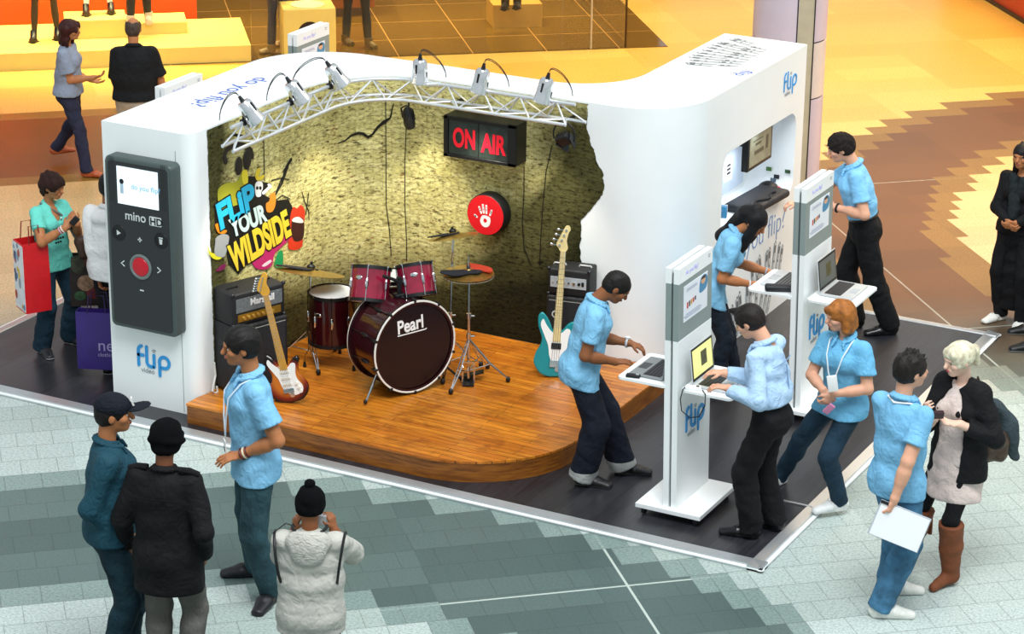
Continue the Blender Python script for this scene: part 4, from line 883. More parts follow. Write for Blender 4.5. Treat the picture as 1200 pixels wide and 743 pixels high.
# ================================================================ amplifiers
TOLEX = mat('black_tolex', '#1d1d1f', .6, 0, .15, 30, bump=.15, bs=150); GRILL = mat('grille_cloth', '#2a2b2e', .85, 0, .25, 120)
def amp(label_h, label_c, P, ang, w, d, hc, hh, kind):
    Q = Matrix.Translation(P) @ Matrix.Rotation(ang, 4, 'Z')       # local -y faces the audience
    t = thing('speaker_cabinet', label_c, 'amplifier', M=Q)
    m = MB(); m.box((0, 0, hc/2+.012), (w, d, hc-.012), 0, None, .018); m.build('cabinet', TOLEX, t, smooth=True)
    m = MB(); m.box((0, -d/2-.002, hc/2+.01), (w-.06, .006, hc-.08)); g_ = m.build('grille', GRILL, t)
    for z in (.04, hc-.03):
        m = MB(); m.box((0, -d/2-.004, z), (w-.05, .006, .006)); m.build('piping', mat('piping_grey', '#8c8c88', .5), t)
    for sx in (-1, 1):
        for sy_ in (-1, 1): m = MB(); m.cyl((sx*(w/2-.05), sy_*(d/2-.05), 0), (sx*(w/2-.05), sy_*(d/2-.05), .02), .018); m.build('foot', BLACK, t)
        m = MB(); m.box((sx*(w/2-.002), 0, hc*.72), (.012, .12, .05), 0, None, .004); m.build('side_handle', STEELD, t)
    if kind == 'bass':
        m = MB(); m.cyl((-w*.27, -d/2-.004, hc*.74), (-w*.27, -d/2-.007, hc*.74), .032, n=20); m.cyl((-w*.27, -d/2-.007, hc*.74), (-w*.27, -d/2-.008, hc*.74), .02, n=20, mi=1); m.build('badge', [SILV, BLACK], t)
    Q2 = Q @ Matrix.Translation((0, 0, hc+.006))
    t = thing('amplifier_head', label_h, 'amplifier', M=Q2)
    m = MB(); m.box((0, 0, hh/2), (w*.98, d*.85, hh), 0, None, .018); m.build('case', TOLEX, t, smooth=True)
    y = -d*.85/2
    if kind == 'guitar':
        m = MB(); m.box((0, y-.002, hh*.63), (w*.86, .006, hh*.42)); m.build('grille', mat('grey_grille', '#6d7274', .7, 0, .2, 60), t)
        m = MB(); m.box((0, y-.003, hh*.24), (w*.8, .006, hh*.22)); m.build('control_panel', mat('gold_panel', '#a8832f', .35, .6), t)
        text('maker_name', 'Marshall', .075, basis((-w*.17, y-.006, hh*.58), (1, 0, 0), (0, 0, 1)), mat('print_white', '#f4f2f0'), t, .001, .002, .9, world=False)
        for i in range(7): m = MB(); m.cyl((-w*.3+i*w*.09, y-.006, hh*.24), (-w*.3+i*w*.09, y-.02, hh*.24), .012, n=12); m.build('knob', mat('gold_knob', '#d8b25a', .3, .6), t, smooth=True)
    else:
        m = MB(); m.box((0, y-.003, hh*.52), (w*.84, .006, hh*.4)); m.build('control_panel', mat('silver_panel', '#c9d3da', .35, .3), t)
        for i in range(6): m = MB(); xx = (-.16+i*.055)*w/.45; m.cyl((xx, y-.006, hh*.52), (xx, y-.018, hh*.52), .012 if i in (1, 2, 4, 5) else .006, n=12); m.build('knob', BLACK if i % 2 else CHROME, t, smooth=True)
        m = MB(); m.box((w*.34, y-.008, hh*.52), (.02, .006, .035)); m.build('rocker_switch', BLACK, t)
        m = MB(); m.box((-w*.2, y-.004, hh*.18), (w*.3, .004, .02)); m.build('name_plate', STEELD, t)
    for s in (-1, 1): m = MB(); m.tube([(s*w*.3-.05, 0, hh), (s*w*.3-.045, 0, hh+.012), (s*w*.3+.045, 0, hh+.012), (s*w*.3+.05, 0, hh)], .007, 6); m.build('strap_handle', mat('pale_strap', '#c6c6c2', .5) if kind == 'bass' else BLACK, t)
    for sx in (-1, 1):
        for sz in (0, 1): m = MB(); m.sph((sx*w*.475, y*.93, sz*hh*.96+.006), .018, 8, 6); m.build('corner_cap', STEELD, t)
pa, pb = G(278, 466, SZ), G(333, 450, SZ); v = pb-pa; ang = math.atan2(v.y, v.x)
cc = pa+v.normalized()*.24+Vector((-math.sin(ang), math.cos(ang), 0))*.16
amp('black guitar amplifier head with grey grille on the tall left cabinet', 'black guitar speaker cabinet in the left corner of the stage', Vector((cc.x, cc.y, SZ)), ang, .5, .33, .56, .26, 'guitar')
pa, pb = G(640, 424, SZ), G(688, 430, SZ); v = pb-pa; ang = math.atan2(v.y, v.x)
cc = pa+v.normalized()*.165+Vector((-math.sin(ang), math.cos(ang), 0))*.14
amp('black bass amplifier head with silver control panel at the right of the stage', 'black bass speaker cabinet behind the teal bass guitar', Vector((cc.x, cc.y, SZ)), ang, .35, .27, .56, .22, 'bass')
# ================================================================ guitars
BODY = [(0, 0), (.09, .012), (.145, .06), (.158, .12), (.135, .18), (.108, .23), (.115, .285), (.135, .33), (.12, .36), (.08, .345), (.048, .312), (.03, .30), (-.03, .30), (-.05, .335), (-.085, .385), (-.12, .41), (-.147, .385), (-.142, .32), (-.112, .25), (-.118, .2), (-.152, .14), (-.157, .08), (-.11, .02), (-.05, 0)]
def guitar(name, label, base, top, L, bodym, guardm, neckm, headlen, bass=False, twist=0.):
    up = (top-base).normalized(); fr = -AW; fr = (fr-up*fr.dot(up)).normalized(); xr = up.cross(fr)
    if twist: R = Matrix.Rotation(twist, 3, up); fr = R @ fr; xr = R @ xr
    Q = basis(base, xr, up, fr); k = .43/.41 if bass else .40/.41
    sy_ = 1.18 if bass else 1.0
    t = thing(name, label, 'guitar', M=Q)
    P = cat([(x*k, y*k*sy_) for x, y in BODY]); m = MB()
    ins = inset(P, .008)
    m.loft([[(x, y, -.02) for x, y in ins], [(x, y, -.014) for x, y in P], [(x, y, .014) for x, y in P], [(x, y, .02) for x, y in ins]], 0, None, cap=False)
    m.prism(ins, -.0201, .0201); b_ = m.build('body', bodym, t, smooth=True)
    gd = cat([(x*k, y*k*sy_) for x, y in [(.02, .06), (.1, .07), (.12, .12), (.09, .18), (.085, .23), (.1, .3), (.07, .315), (.03, .285), (-.03, .285), (-.08, .33), (-.11, .37), (-.125, .33), (-.085, .25), (-.06, .2), (-.04, .12)]])
    MB().prism(gd, .02, .0235).build('pickguard', guardm, t)
    nl = L-headlen; w0, w1 = (.031, .021) if not bass else (.031, .021)
    m = MB(); y0 = .27*k
    m.loft([[(w*math.cos(a), y, .018+max(-.02, .022*math.sin(a)) if math.sin(a) < 0 else .018+.006) for a in [2*math.pi*i/12 for i in range(12)]] for y, w in ((y0, w0), (nl, w1))]); m.build('neck', neckm, t, smooth=True)
    m = MB(); m.prism([(-w0, y0), (w0, y0), (w1, nl), (-w1, nl)], .024, .028); m.build('fretboard', neckm, t)
    for i in range(20):
        f = 1-2**(-(i+1)/12); y = nl-(nl-.12)*f
        if y > y0: w = w0+(w1-w0)*(y-y0)/(nl-y0); MB().box((0, y, .0285), (w*2, .002, .002)).build('fret', CHROME, t)
    hw = [(-w1, nl), (-w1-.012, nl+.02), (-w1-.03, nl+.05), (-w1-.012, nl+.1), (.0, L-.02), (.015, L), (.035, L-.004), (.042, L-.03), (.03, L-.06), (.022, nl+.08), (.032, nl+.03), (w1, nl)]
    hs_ = cat(hw); MB().prism([(x*(1.1), y) for x, y in hs_], .005, .02).build('headstock', neckm, t)
    n = 4 if bass else 6
    for i in range(n):
        y = nl+.045+i*(headlen-.08)/(n-1); xx = -w1-.03+(i/(n-1))*.045
        m = MB(); m.cyl((xx+.02, y, .02), (xx+.02, y, .034), .006 if not bass else .009, n=8); m.cyl((xx, y, .012), (xx-.035, y, .012), .004, n=6); m.sph((xx-.042, y, .012), (.013 if bass else .009, .012 if bass else .008, .005), 8, 6); m.build('tuning_peg', CHROME, t, smooth=True)
    m = MB(); m.box((0, .1*k, .0265), (.085, .035 if not bass else .055, .008), 0, None, .003); m.build('bridge', CHROME, t)
    for y in ((.15, .2, .25) if not bass else (.2,)): m = MB(); m.box((0, y*k*sy_, .0255), (.078, .018 if not bass else .05, .006), 0, None, .003); m.build('pickup', mat('cream_pickup', '#e9e4d6') if not bass else BLACK, t)
    for i in range(3 if not bass else 2): m = MB(); m.cyl((.075+.012*i, (.15-.035*i)*k, .0235), (.075+.012*i, (.15-.035*i)*k, .036), .011, n=12); m.build('knob', mat('cream_pickup', '#e9e4d6') if not bass else CHROME, t)
    ns = 4 if bass else 6
    for i in range(ns):
        u = (i-(ns-1)/2)/(ns-1); m = MB(); m.cyl((u*.055, .1*k, .034), (u*.036, nl, .031), .0009 if not bass else .0014, n=4); m.build('string', CHROME, t)
    m = MB(); m.prism(arc(.02, .06, .02, 0, 340, 10), .0205, .0245) ; m.build('jack_plate', CHROME, t)
    return t
SUN = bpy.data.materials.new('sunburst'); SUN.use_nodes = True; k = NT(SUN); b = k.n['Principled BSDF']
tc = k.a('ShaderNodeTexCoord').outputs['Object']; vd = k.a('ShaderNodeVectorMath', operation='DISTANCE', i_0=tc); vd.inputs[1].default_value = (0, .18, 0)
k.put(b.inputs['Base Color'], k.ramp(vd.outputs['Value'], [(.1, lin('#c8721e')), (.15, lin('#7a1f10')), (.18, lin('#170806'))])); b.inputs['Roughness'].default_value = .15
MAPLE = mat('honey_maple', '#e0a53c', .3, 0, .08); PMAPLE = mat('pale_maple', '#e6cf92', .35, 0, .06)
g0 = G(341, 472, SZ)+Vector((0, 0, .01)); g0 = atP(343, 471, g0); gt = atP(306, 320, G(343, 472, SZ), .14)
guitar('electric_guitar', 'sunburst electric guitar with white pickguard leaning on the left amplifier', g0, gt, (gt-g0).length, SUN, mat('white_guard', '#f2f2ee', .3, 0, 0), MAPLE, .17, False, -.15)
g0 = atP(649, 441, G(649, 442, SZ)); gt = atP(662, 264, G(649, 442, SZ), .2)
guitar('bass_guitar', 'teal bass guitar with pale neck leaning on the bass amplifier', g0, gt, (gt-g0).length, mat('lake_teal', '#1f8a90', .2, 0, .04), mat('white_guard', '#f2f2ee'), PMAPLE, .2, True, .0)
o = MB().tube([atX(251+a_, b_, -10.46) for a_, b_ in ((0, 425), (1.5, 440), (-1, 452), (-2, 458), (1, 461), (4, 459), (3, 453))], .008, 6).build('cable', mat('white_cable', '#d8dcd8', .4)); setp(o, 'white cable looped at the foot of the left wall behind the cabinet', 'cable')
# ================================================================ kiosks
RUB = mat('caster_rubber', '#1b1b1d', .6)
def kiosk(label, x, y, rz=0., tilt=0., z=DZ, posters=True, logo=True):
    Q = Matrix.Translation((x, y, z)) @ Matrix.Rotation(rz, 4, 'Z'); QT = Matrix.Rotation(math.radians(tilt), 4, 'Y')
    t = thing('demo_kiosk', label, 'kiosk', M=Q, group='white demo kiosks')
    MB().box((0, 0, .075), (.5, .64, .035), 0, None, .004).build('base', WHITE, t)
    for sx in (-1, 1):
        for sy_ in (-1, 1):
            m = MB(); m.cyl((sx*.2-.012, sy_*.27, .03), (sx*.2+.012, sy_*.27, .03), .029, n=14); m.box((sx*.2, sy_*.27, .052), (.035, .03, .012)); m.build('caster', RUB, t)
    H = 1.865; K9 = Matrix.Translation((0, 1.585, 0)) @ Matrix.Diagonal((1.17, .62, 1, 1)) @ Matrix.Translation((0, -1.33, 0))
    for s in (-1, 1):
        xc = s*.028
        for nm, z0, z1, mt_ in (('lower_panel', .09, 1.34, WHITE), ('grey_panel', 1.34, 1.755, GREYP), ('header', 1.755, H, WHITE)):
            m = MB(); m.box((xc+(s*.002 if nm != 'grey_panel' else 0), 0, (z0+z1)/2), (.042, .56, z1-z0), 0, QT, .0); m.build(nm, mt_, t)
        f = s*.0505
        FX = QT @ basis((f, 0, 0), (0, s, 0), (0, 0, 1))
        if posters:
            m = MB(); m.box((0, 1.33, 0), (.34, .42, .003), 0, FX @ K9); po = m.build('poster', mat('poster_white', '#edf0f6', .4, 0, .02), t)
            WM[po.name] = Q
            m = MB(); m.prism(cat([(.06, 1.34), (.15, 1.36), (.165, 1.48), (.12, 1.53), (.07, 1.5), (.05, 1.42)]), .0015, .0028, 0, FX @ K9); m.build('poster_figure', mat('poster_blue', '#4b8fb8', .5, 0, .1), po)
            m = MB(); m.sph((.105, 1.465, .003), (.032, .04, .001), 12, 6, 0, FX @ K9); m.build('poster_face', mat('poster_skin', '#e3b08a', .5), po)
            m = MB(); m.sph((.105, 1.5, .0032), (.036, .02, .001), 12, 6, 0, FX @ K9); m.build('poster_hair', mat('poster_hair', '#3a2a20', .5), po)
            for i in range(5):
                m = MB(); m.box((-.12+.028*i, 1.3+.006*i, .003), (.016, .07-.006*i, .002), 0, FX @ K9); m.build('poster_camera', mat(('pc_a', 'pc_b', 'pc_c')[i % 3], ('#c8402a', '#3a3a3a', '#d09a2a')[i % 3], .5, 0, 0), po)
            for i, (yy, w_) in enumerate(((1.49, .14), (1.47, .16), (1.2, .2), (1.18, .26), (1.16, .22))): m = MB(); m.box((-.06+(.02 if i > 1 else 0), yy, .0025), (w_, .006, .001), 0, FX @ K9); m.build('poster_line', mat('poster_ink', '#8f98b4', .5), po)
        text('header_text', 'do you flip?', .045, FX @ Matrix.Translation((-.17, 1.795, .001)), mat('header_violet', '#b3aef0', .5), t, .0008, 0, world=False)
        m = MB(); m.box((.22, 1.83, .002), (.04, .006, .001), 0, FX); m.box((.22, 1.815, .002), (.03, .006, .001), 0, FX); m.build('header_mark', GRT, t)
        if logo:
            WM[t.name] = Matrix(); flip_logo(FX @ Matrix.Translation((-.13, .63, .003)), .175, t); WM[t.name] = Q
        # shelf on both faces
        m = MB(); m.prism(cat([(0, -.25), (.33, -.25), (.385, -.2), (.385, .2), (.33, .25), (0, .25)]) if False else rrect(.38, .54, .035, 5, s*(.054+.19), -.02), .985, 1.003, 0, None); m.build('shelf', WHITE, t)
        m = MB(); m.prism([(0, 0), (0, -.12), (.26, 0)], -.012, .012, 0, Matrix.Translation((s*.05, 0, .985)) @ (Matrix.Rotation(math.pi/2, 4, 'X') if s > 0 else Matrix.Rotation(math.pi, 4, 'Z') @ Matrix.Rotation(math.pi/2, 4, 'X'))); m.build('shelf_bracket', WHITE, t)
    m = MB(); m.box((0, 0, .96), (.012, .52, 1.74), 0, QT); m.build('core', mat('core_grey', '#5c6664', .5), t)
    return t
K1 = kiosk('white demo kiosk in front, between the laptop users, with blue flip lettering', -6.575, 15.21, 0, -1.3)
K2 = kiosk('white demo kiosk behind, beside the booth window, with an unattended silver laptop', -6.505, 17.36, 0, -1.3)
K3 = kiosk('demo kiosk behind the booth near the shop window', -12.40, 19.46, 0, 0)
K4 = kiosk('demo kiosk behind the left end of the booth by the bald man', -12.36, 17.32, 0, 0)
def laptop(label, x, y, z, rz, bodyc='#c9cdd0', keyc='#1d1e20', scr_='#d8d88a', openang=108, w=.37, d=.262, lidc=None, scrimg=True, black=False):
    t = thing('laptop', label, 'laptop', (x, y, z), rz, 'laptops on the kiosks')     # local: user on -y side, hinge at +y
    bm_ = mat('laptop_'+bodyc, bodyc, .35, .3, .02); 
    MB().box((0, 0, .009), (w, d, .016), 0, None, .006).build('base', bm_, t, smooth=True)
    m = MB()
    MB().box((0, .035, .0175), (w*.86, d*.5, .002)).build('keyboard_well', mat('key_'+keyc, keyc, .5), t)
    for r in range(5):
        MB().box((0, -.015+r*.0255, .0195), (w*.84, .019, .002)).build('key_row', mat('keys_'+keyc, '#2c2d30' if keyc != '#e8e8e8' else '#f4f4f4', .5), t)
    MB().box((0, -.085, .0175), (w*.3, d*.24, .0015)).build('trackpad', mat('pad_'+bodyc, '#b4b8bc' if not black else '#2a2b2e', .3), t)
    R = Matrix.Translation((0, d/2-.004, .017)) @ Matrix.Rotation(math.radians(openang-90)*-1, 4, 'X')
    l = MB().box((0, .004, d*.49), (w, .008, d*.98), 0, R, .003).build('lid', bm_, t, smooth=True)
    WM[l.name] = WM[t.name]
    MB().box((0, -.0008, d*.5), (w*.96, .001, d*.9), 0, R).build('bezel', BLACK, l)
    MB().box((0, -.0018, d*.51), (w*.87, .001, d*.76), 0, R).build('display', mat('display_'+scr_, scr_, .3, 0, .05, 9, emit=scr_, es=.5), l)
    if scrimg: MB().box((.02, -.0028, d*.53), (w*.26, .001, d*.4), 0, R).build('display_picture', mat('display_pic', '#5c5a3a', .4, 0, .4, 40), l)
    return t
zs1 = DZ+1.0045
laptop('silver laptop with yellow page on the front kiosk before the dress shirt man', -6.575+.24, 15.18, zs1, math.radians(90), '#cfd3d5', '#202124', '#dcdc8c', 97)
laptop('black and grey laptop on the left shelf of the front kiosk', -6.575-.245, 15.17, zs1, math.radians(-90), '#8e9294', '#17181a', '#2c3038', 97, black=True)
laptop('silver laptop with dark screen standing unattended on the rear kiosk', -6.505+.24, 17.38, zs1, math.radians(90), '#c4c8ca', '#202124', '#4b5352', 97)
laptop('white laptop on the rear kiosk under the hands of the long-haired woman', -6.505-.245, 17.38, zs1, math.radians(-90), '#dfe3e6', '#9a9da0', '#6b7478', 98, scrimg=False)
def small(name, label, cat_, c, d, mt, rz=0, bev=.006, parts=()):
    t = thing(name, label, cat_, c, rz); MB().box((0, 0, d[2]/2), d, 0, None, bev).build('body', mt, t, smooth=True)
    for nm, cc_, dd_, mt_ in parts: MB().box(cc_, dd_, 0, None, .001).build(nm, mt_, t)
    return t
small('camcorder', 'white pocket camcorder lying beside the laptop on the front kiosk', 'camcorder', (-6.575+.13, 14.965, zs1), (.11, .05, .022), WHITE, .3, parts=(('lens', (.03, -.0, .024), (.02, .02, .004), BLACK),))
small('camcorder', 'black pocket camcorder at the near edge of the left shelf under the laptop', 'camcorder', (-6.575-.33, 14.965, zs1), (.1, .045, .02), BLACK, .2, parts=(('lens', (.03, 0, .022), (.02, .02, .003), CHROME),))
cp_ = MB().tube([(-6.5, 14.97, zs1+.012), (-6.5, 14.91, zs1+.005), (-6.505, 14.885, zs1-.06), (-6.49, 14.88, zs1-.14), (-6.43, 14.88, zs1-.18), (-6.36, 14.885, zs1-.16), (-6.32, 14.885, zs1-.07), (-6.33, 14.91, zs1+.004), (-6.37, 14.95, zs1+.012)], .004, 6).build('cable', BLACK); setp(cp_, 'black cable looping under the front kiosk shelf', 'cable')
small('camcorder', 'blue and white pocket camcorder on the near ledge of the booth window', 'camcorder', atX(848, 255, -7.66)*1.0, (.05, .05, .1), mat('blue_screen', '#3f8fc4', .3, 0, .2, 30), 0.3, parts=(('frame', (0, .028, .05), (.054, .006, .104), WHITE),))
small('camera_case', 'black padded device with cable lying on the rear kiosk shelf', 'camcorder', (-6.505-.19, 17.15, zs1), (.24, .08, .05), mat('dull_black', '#232529', .5), math.radians(25), .02)
# ---- booth window things
TVm = thing('wall_monitor', 'black framed monitor mounted inside the booth window', 'monitor', (-7.7, 19.0, 1.57)); MT = basis((-7.66, 19.0, 1.57), (0, 1, 0), (0, 0, 1))
MB().box((0, 0, -.03), (.52, .31, .06), 0, MT, .006).build('housing', BLACK, TVm, smooth=True, world=True); MB().box((0, 0, .0005), (.46, .25, .002), 0, MT).build('display', mat('tv_image', '#5f6658', .3, 0, .25, 14, emit='#6e7563', es=.35), TVm, world=True)
for i, (x_, y_, w_, h_) in enumerate(((-.05, .05, .12, .02), (-.03, -.02, .2, .035), (.14, .02, .05, .12), (-.06, .085, .2, .01))): MB().box((x_, y_, .002), (w_, h_, .001), 0, MT).build('display_block', mat('tv_dark', '#363a30', .4, 0, .2, 30), TVm, world=True)
MB().box((0, .02, -.2), (.06, .06, .3), 0, MT).build('wall_arm', STEELD, TVm, world=True)
PS = thing('paper_notice', 'white paper notice with black print on the booth window back wall', 'notice', (-8.0, 18.35, 1.4)); q = atX(854, 199, -8.003)
MP = basis((-8.0045, q.y, q.z), (0, 1, 0), (0, 0, 1)); MB().box((0, 0, 0), (.15, .2, .002), 0, MP).build('sheet', WHT, PS, world=True)
for i in range(3): MB().box((0, .04-.035*i, .0015), (.075, .02, .001), 0, MP).build('printed_block', BLACK, PS, world=True)
bgc = atX(888, 240, -7.70); bag = thing('camera_bag', 'flat black bag lying along the ledge of the booth window', 'bag', (bgc.x, bgc.y, nz0+DZ*0))
m = MB(); Qb = Matrix.Translation((-7.70, bgc.y-.02, nz0+.03)) @ Matrix.Rotation(math.radians(82), 4, 'Z') @ Matrix.Rotation(math.radians(-3), 4, 'Y'); m.box((0, 0, .02), (.62, .3, .07), 0, Qb, .03); m.build('body', mat('bag_black', '#23252a', .6, 0, .15, 12, bump=.4, bs=40), bag, smooth=True, world=True)
m = MB(); m.tube([Qb @ Vector((-.2+.04*i, -.1+.03*math.sin(i), .065)) for i in range(10)], .009, 6); m.build('strap', BLACK, bag, world=True)
cpq = Vector((-7.74, 19.42, nz0+.03)); cap_ = thing('black_cap', 'black cap with a red spot at the far end of the booth window ledge', 'cap', cpq)
m = MB(); m.sph((cpq.x, cpq.y, cpq.z), (.1, .1, .09), 16, 10); m.build('crown', BLACK, cap_, smooth=True, world=True); m = MB(); m.sph((cpq.x+.08, cpq.y+.02, cpq.z+.03), (.03, .03, .02), 10, 6); m.build('red_spot', mat('signal_red', '#dc1420'), cap_, smooth=True, world=True)
for i, (px, py, c_) in enumerate(((901, 198, '#4a7a3a'), (910, 207, '#2b2b33'), (908, 218, '#8a3a3a'), (923, 201, '#3a5a3a'), (906, 211, '#6a7a8a'))):
    q = atY(px, py, 19.60); MB().box(tuple(q), (.05, .002, .035 if i != 3 else .03)).build('printed_detail', mat('st_'+c_, c_, .5, 0, .4, 60), B, world=True)
# ================================================================ people: smooth bodies grown from rounded limbs on a fine grid
class Field:
    def __init__(s, h): s.h = h; s.pr = []; s.cuts = []; s.noise = None
    # every primitive: (function, centre lo, hi, blend)
    def cone(s, a, b, r1, r2, k=.02, flat=None, end=None, start=None):
        a = np.array(a, np.float32); b = np.array(b, np.float32); R = max(r1, r2)*(flat[1] if flat else 1)+.001
        lo = np.minimum(a, b)-R; hi = np.maximum(a, b)+R
        def f(X, Y, Z):
            p = [X-a[0], Y-a[1], Z-a[2]]; d = b-a
            if flat:
                ax = np.array(flat[0], np.float32); q = flat[1]; t = (p[0]*ax[0]+p[1]*ax[1]+p[2]*ax[2])*(1/q-1)
                p = [p[i]+t*ax[i] for i in range(3)]; td = float(d@ax)*(1/q-1); d = d+td*ax
            l2 = max(float(d@d), 1e-9); t = np.clip((p[0]*d[0]+p[1]*d[1]+p[2]*d[2])/l2, 0, 1)
            D = np.sqrt((p[0]-t*d[0])**2+(p[1]-t*d[1])**2+(p[2]-t*d[2])**2)-(r1+(r2-r1)*t)
            u = (b-a)/max(1e-6, np.linalg.norm(b-a))
            if end is not None: D = np.maximum(D, (X-b[0])*u[0]+(Y-b[1])*u[1]+(Z-b[2])*u[2]-end)
            if start is not None: D = np.maximum(D, -((X-a[0])*u[0]+(Y-a[1])*u[1]+(Z-a[2])*u[2])-start)
            return D
        s.pr.append((f, lo, hi, k)); return s
    def ell(s, c, r, M=None, k=.02, sub=False):
        c = np.array(c, np.float32); R = max(r)+.001; Mn = np.array(M, np.float32) if M is not None else np.eye(3, dtype=np.float32)
        def f(X, Y, Z):
            x, y, z = X-c[0], Y-c[1], Z-c[2]
            q = [(x*Mn[0, i]+y*Mn[1, i]+z*Mn[2, i])/r[i] for i in range(3)]
            k0 = np.sqrt(q[0]**2+q[1]**2+q[2]**2)+1e-6; k1 = np.sqrt((q[0]/r[0])**2+(q[1]/r[1])**2+(q[2]/r[2])**2)+1e-6
            return k0*(k0-1)/k1
        s.pr.append((f, c-R, c+R, -(k+1e-6) if sub else k)); return s
    def cut(s, o, n): s.cuts.append((np.array(o, np.float32), np.array(n, np.float32))); return s
    def mesh(s):
        lo = np.min([p[1] for p in s.pr if p[3] >= 0], 0)-3*s.h; hi = np.max([p[2] for p in s.pr if p[3] >= 0], 0)+3*s.h; h = s.h
        n = np.ceil((hi-lo)/h).astype(int)+1; F = np.full(n, .06, np.float32)
        g = [lo[i]+h*np.arange(n[i], dtype=np.float32) for i in range(3)]
        for f, l, u, k in s.pr:
            kk = 0 if -1e-4 < k < 0 else abs(k); i0 = np.maximum(0, ((l-kk-2*h-lo)/h).astype(int)); i1 = np.minimum(n, ((u+kk+2*h-lo)/h).astype(int)+2)
            if (i1 <= i0).any(): continue
            sl = tuple(slice(a, b) for a, b in zip(i0, i1))
            d = f(g[0][sl[0]][:, None, None], g[1][sl[1]][None, :, None], g[2][sl[2]][None, None, :]); A = F[sl]
            if k >= 0:
                if kk > 0: e = np.maximum(kk-np.abs(A-d), 0)/kk; F[sl] = np.minimum(A, d)-e*e*kk*.25
                else: F[sl] = np.minimum(A, d)
            else: F[sl] = np.maximum(A, -d)
        if s.noise:
            amp, fr, seed = s.noise; rs = np.random.RandomState(seed)
            for q in range(4):
                w = rs.normal(size=3); w = w/np.linalg.norm(w)*fr*(.6+.5*q); w[2] *= 1.25
                F += (amp/(1+.5*q))*np.sin(w[0]*g[0][:, None, None]+w[1]*g[1][None, :, None]+w[2]*g[2][None, None, :]+1.3*np.sin(g[2][None, None, :]*fr*.4+q*2+g[0][:, None, None]*fr*.3)+rs.rand()*6)
        if getattr(s, 'quilt', None): F -= s.quilt[1]*(np.abs(np.sin(np.pi*(g[2]-s.quilt[2])/s.quilt[0]))**.5)[None, None, :]
        for o, nn in s.cuts:
            F = np.maximum(F, (g[0][:, None, None]-o[0])*nn[0]+(g[1][None, :, None]-o[1])*nn[1]+(g[2][None, None, :]-o[2])*nn[2])
        return surfnets(F, lo, h)
def surfnets(F, lo, h):
    S = F < 0; n = S.shape
    c = np.zeros(tuple(q-1 for q in n), np.uint8)
    for i in (0, 1):
        for j in (0, 1):
            for k in (0, 1): c += S[i:n[0]-1+i, j:n[1]-1+j, k:n[2]-1+k]
    act = np.argwhere((c > 0) & (c < 8))
    if len(act) == 0: return np.zeros((0, 3)), np.zeros((0, 4), int)
    idx = np.full(c.shape, -1, np.int32); idx[tuple(act.T)] = np.arange(len(act))
    P = np.zeros((len(act), 3)); W = np.zeros(len(act))
    for ax in range(3):
        o1, o2 = [a for a in range(3) if a != ax]
        for u in (0, 1):
            for v in (0, 1):
                a = act.copy(); a[:, o1] += u; a[:, o2] += v; b = a.copy(); b[:, ax] += 1
                fa = F[tuple(a.T)]; fb = F[tuple(b.T)]; m = (fa < 0) != (fb < 0); t = fa[m]/(fa[m]-fb[m]+1e-12)
                q = a[m].astype(float); q[:, ax] += t; P[m] += q; W[m] += 1
    P = lo+h*P/W[:, None]; Q = []
    for ax in range(3):
        o1, o2 = (ax+1) % 3, (ax+2) % 3
        sa = [slice(None)]*3; sb = [slice(None)]*3; sa[ax] = slice(0, n[ax]-1); sb[ax] = slice(1, n[ax])
        A = S[tuple(sa)]; Bm = S[tuple(sb)]; e = np.argwhere(A != Bm); e = e[(e[:, o1] > 0) & (e[:, o2] > 0) & (e[:, o1] < n[o1]-1) & (e[:, o2] < n[o2]-1)]
        ins = A[tuple(e.T)]
        def g(d1, d2): q = e.copy(); q[:, o1] -= d1; q[:, o2] -= d2; return idx[tuple(q.T)]
        q = np.stack([g(1, 1), g(0, 1), g(0, 0), g(1, 0)], 1); q[~ins] = q[~ins][:, ::-1]; Q.append(q)
    Q = np.concatenate(Q); Q = Q[(Q >= 0).all(1)]
    # two light smoothing passes
    for _ in range(2):
        acc = np.zeros_like(P); cnt = np.zeros(len(P))
        for i in range(4): np.add.at(acc, Q[:, i], P[Q[:, (i+1) % 4]]); np.add.at(acc, Q[:, (i+1) % 4], P[Q[:, i]]); np.add.at(cnt, Q[:, i], 1); np.add.at(cnt, Q[:, (i+1) % 4], 1)
        P = P*.6+.4*acc/np.maximum(cnt, 1)[:, None]
    return P, Q
def fobj(name, F, mats, parent, matf=None):
    V, Q = F.mesh(); me = bpy.data.meshes.new(name)
    me.vertices.add(len(V)); me.vertices.foreach_set('co', V.astype(np.float32).ravel())
    me.loops.add(len(Q)*4); me.loops.foreach_set('vertex_index', Q.astype(np.int32).ravel())
    me.polygons.add(len(Q)); me.polygons.foreach_set('loop_start', np.arange(0, len(Q)*4, 4, dtype=np.int32)); me.polygons.foreach_set('loop_total', np.full(len(Q), 4, np.int32))
    for m in (mats if isinstance(mats, (list, tuple)) else [mats]): me.materials.append(m)
    if matf is not None: me.polygons.foreach_set('material_index', matf(V[Q].mean(1)).astype(np.int32))
    me.polygons.foreach_set('use_smooth', np.ones(len(Q), bool)); me.update(calc_edges=True); me.validate()
    o = bpy.data.objects.new(name, me); COL.objects.link(o); o.parent = parent; return o
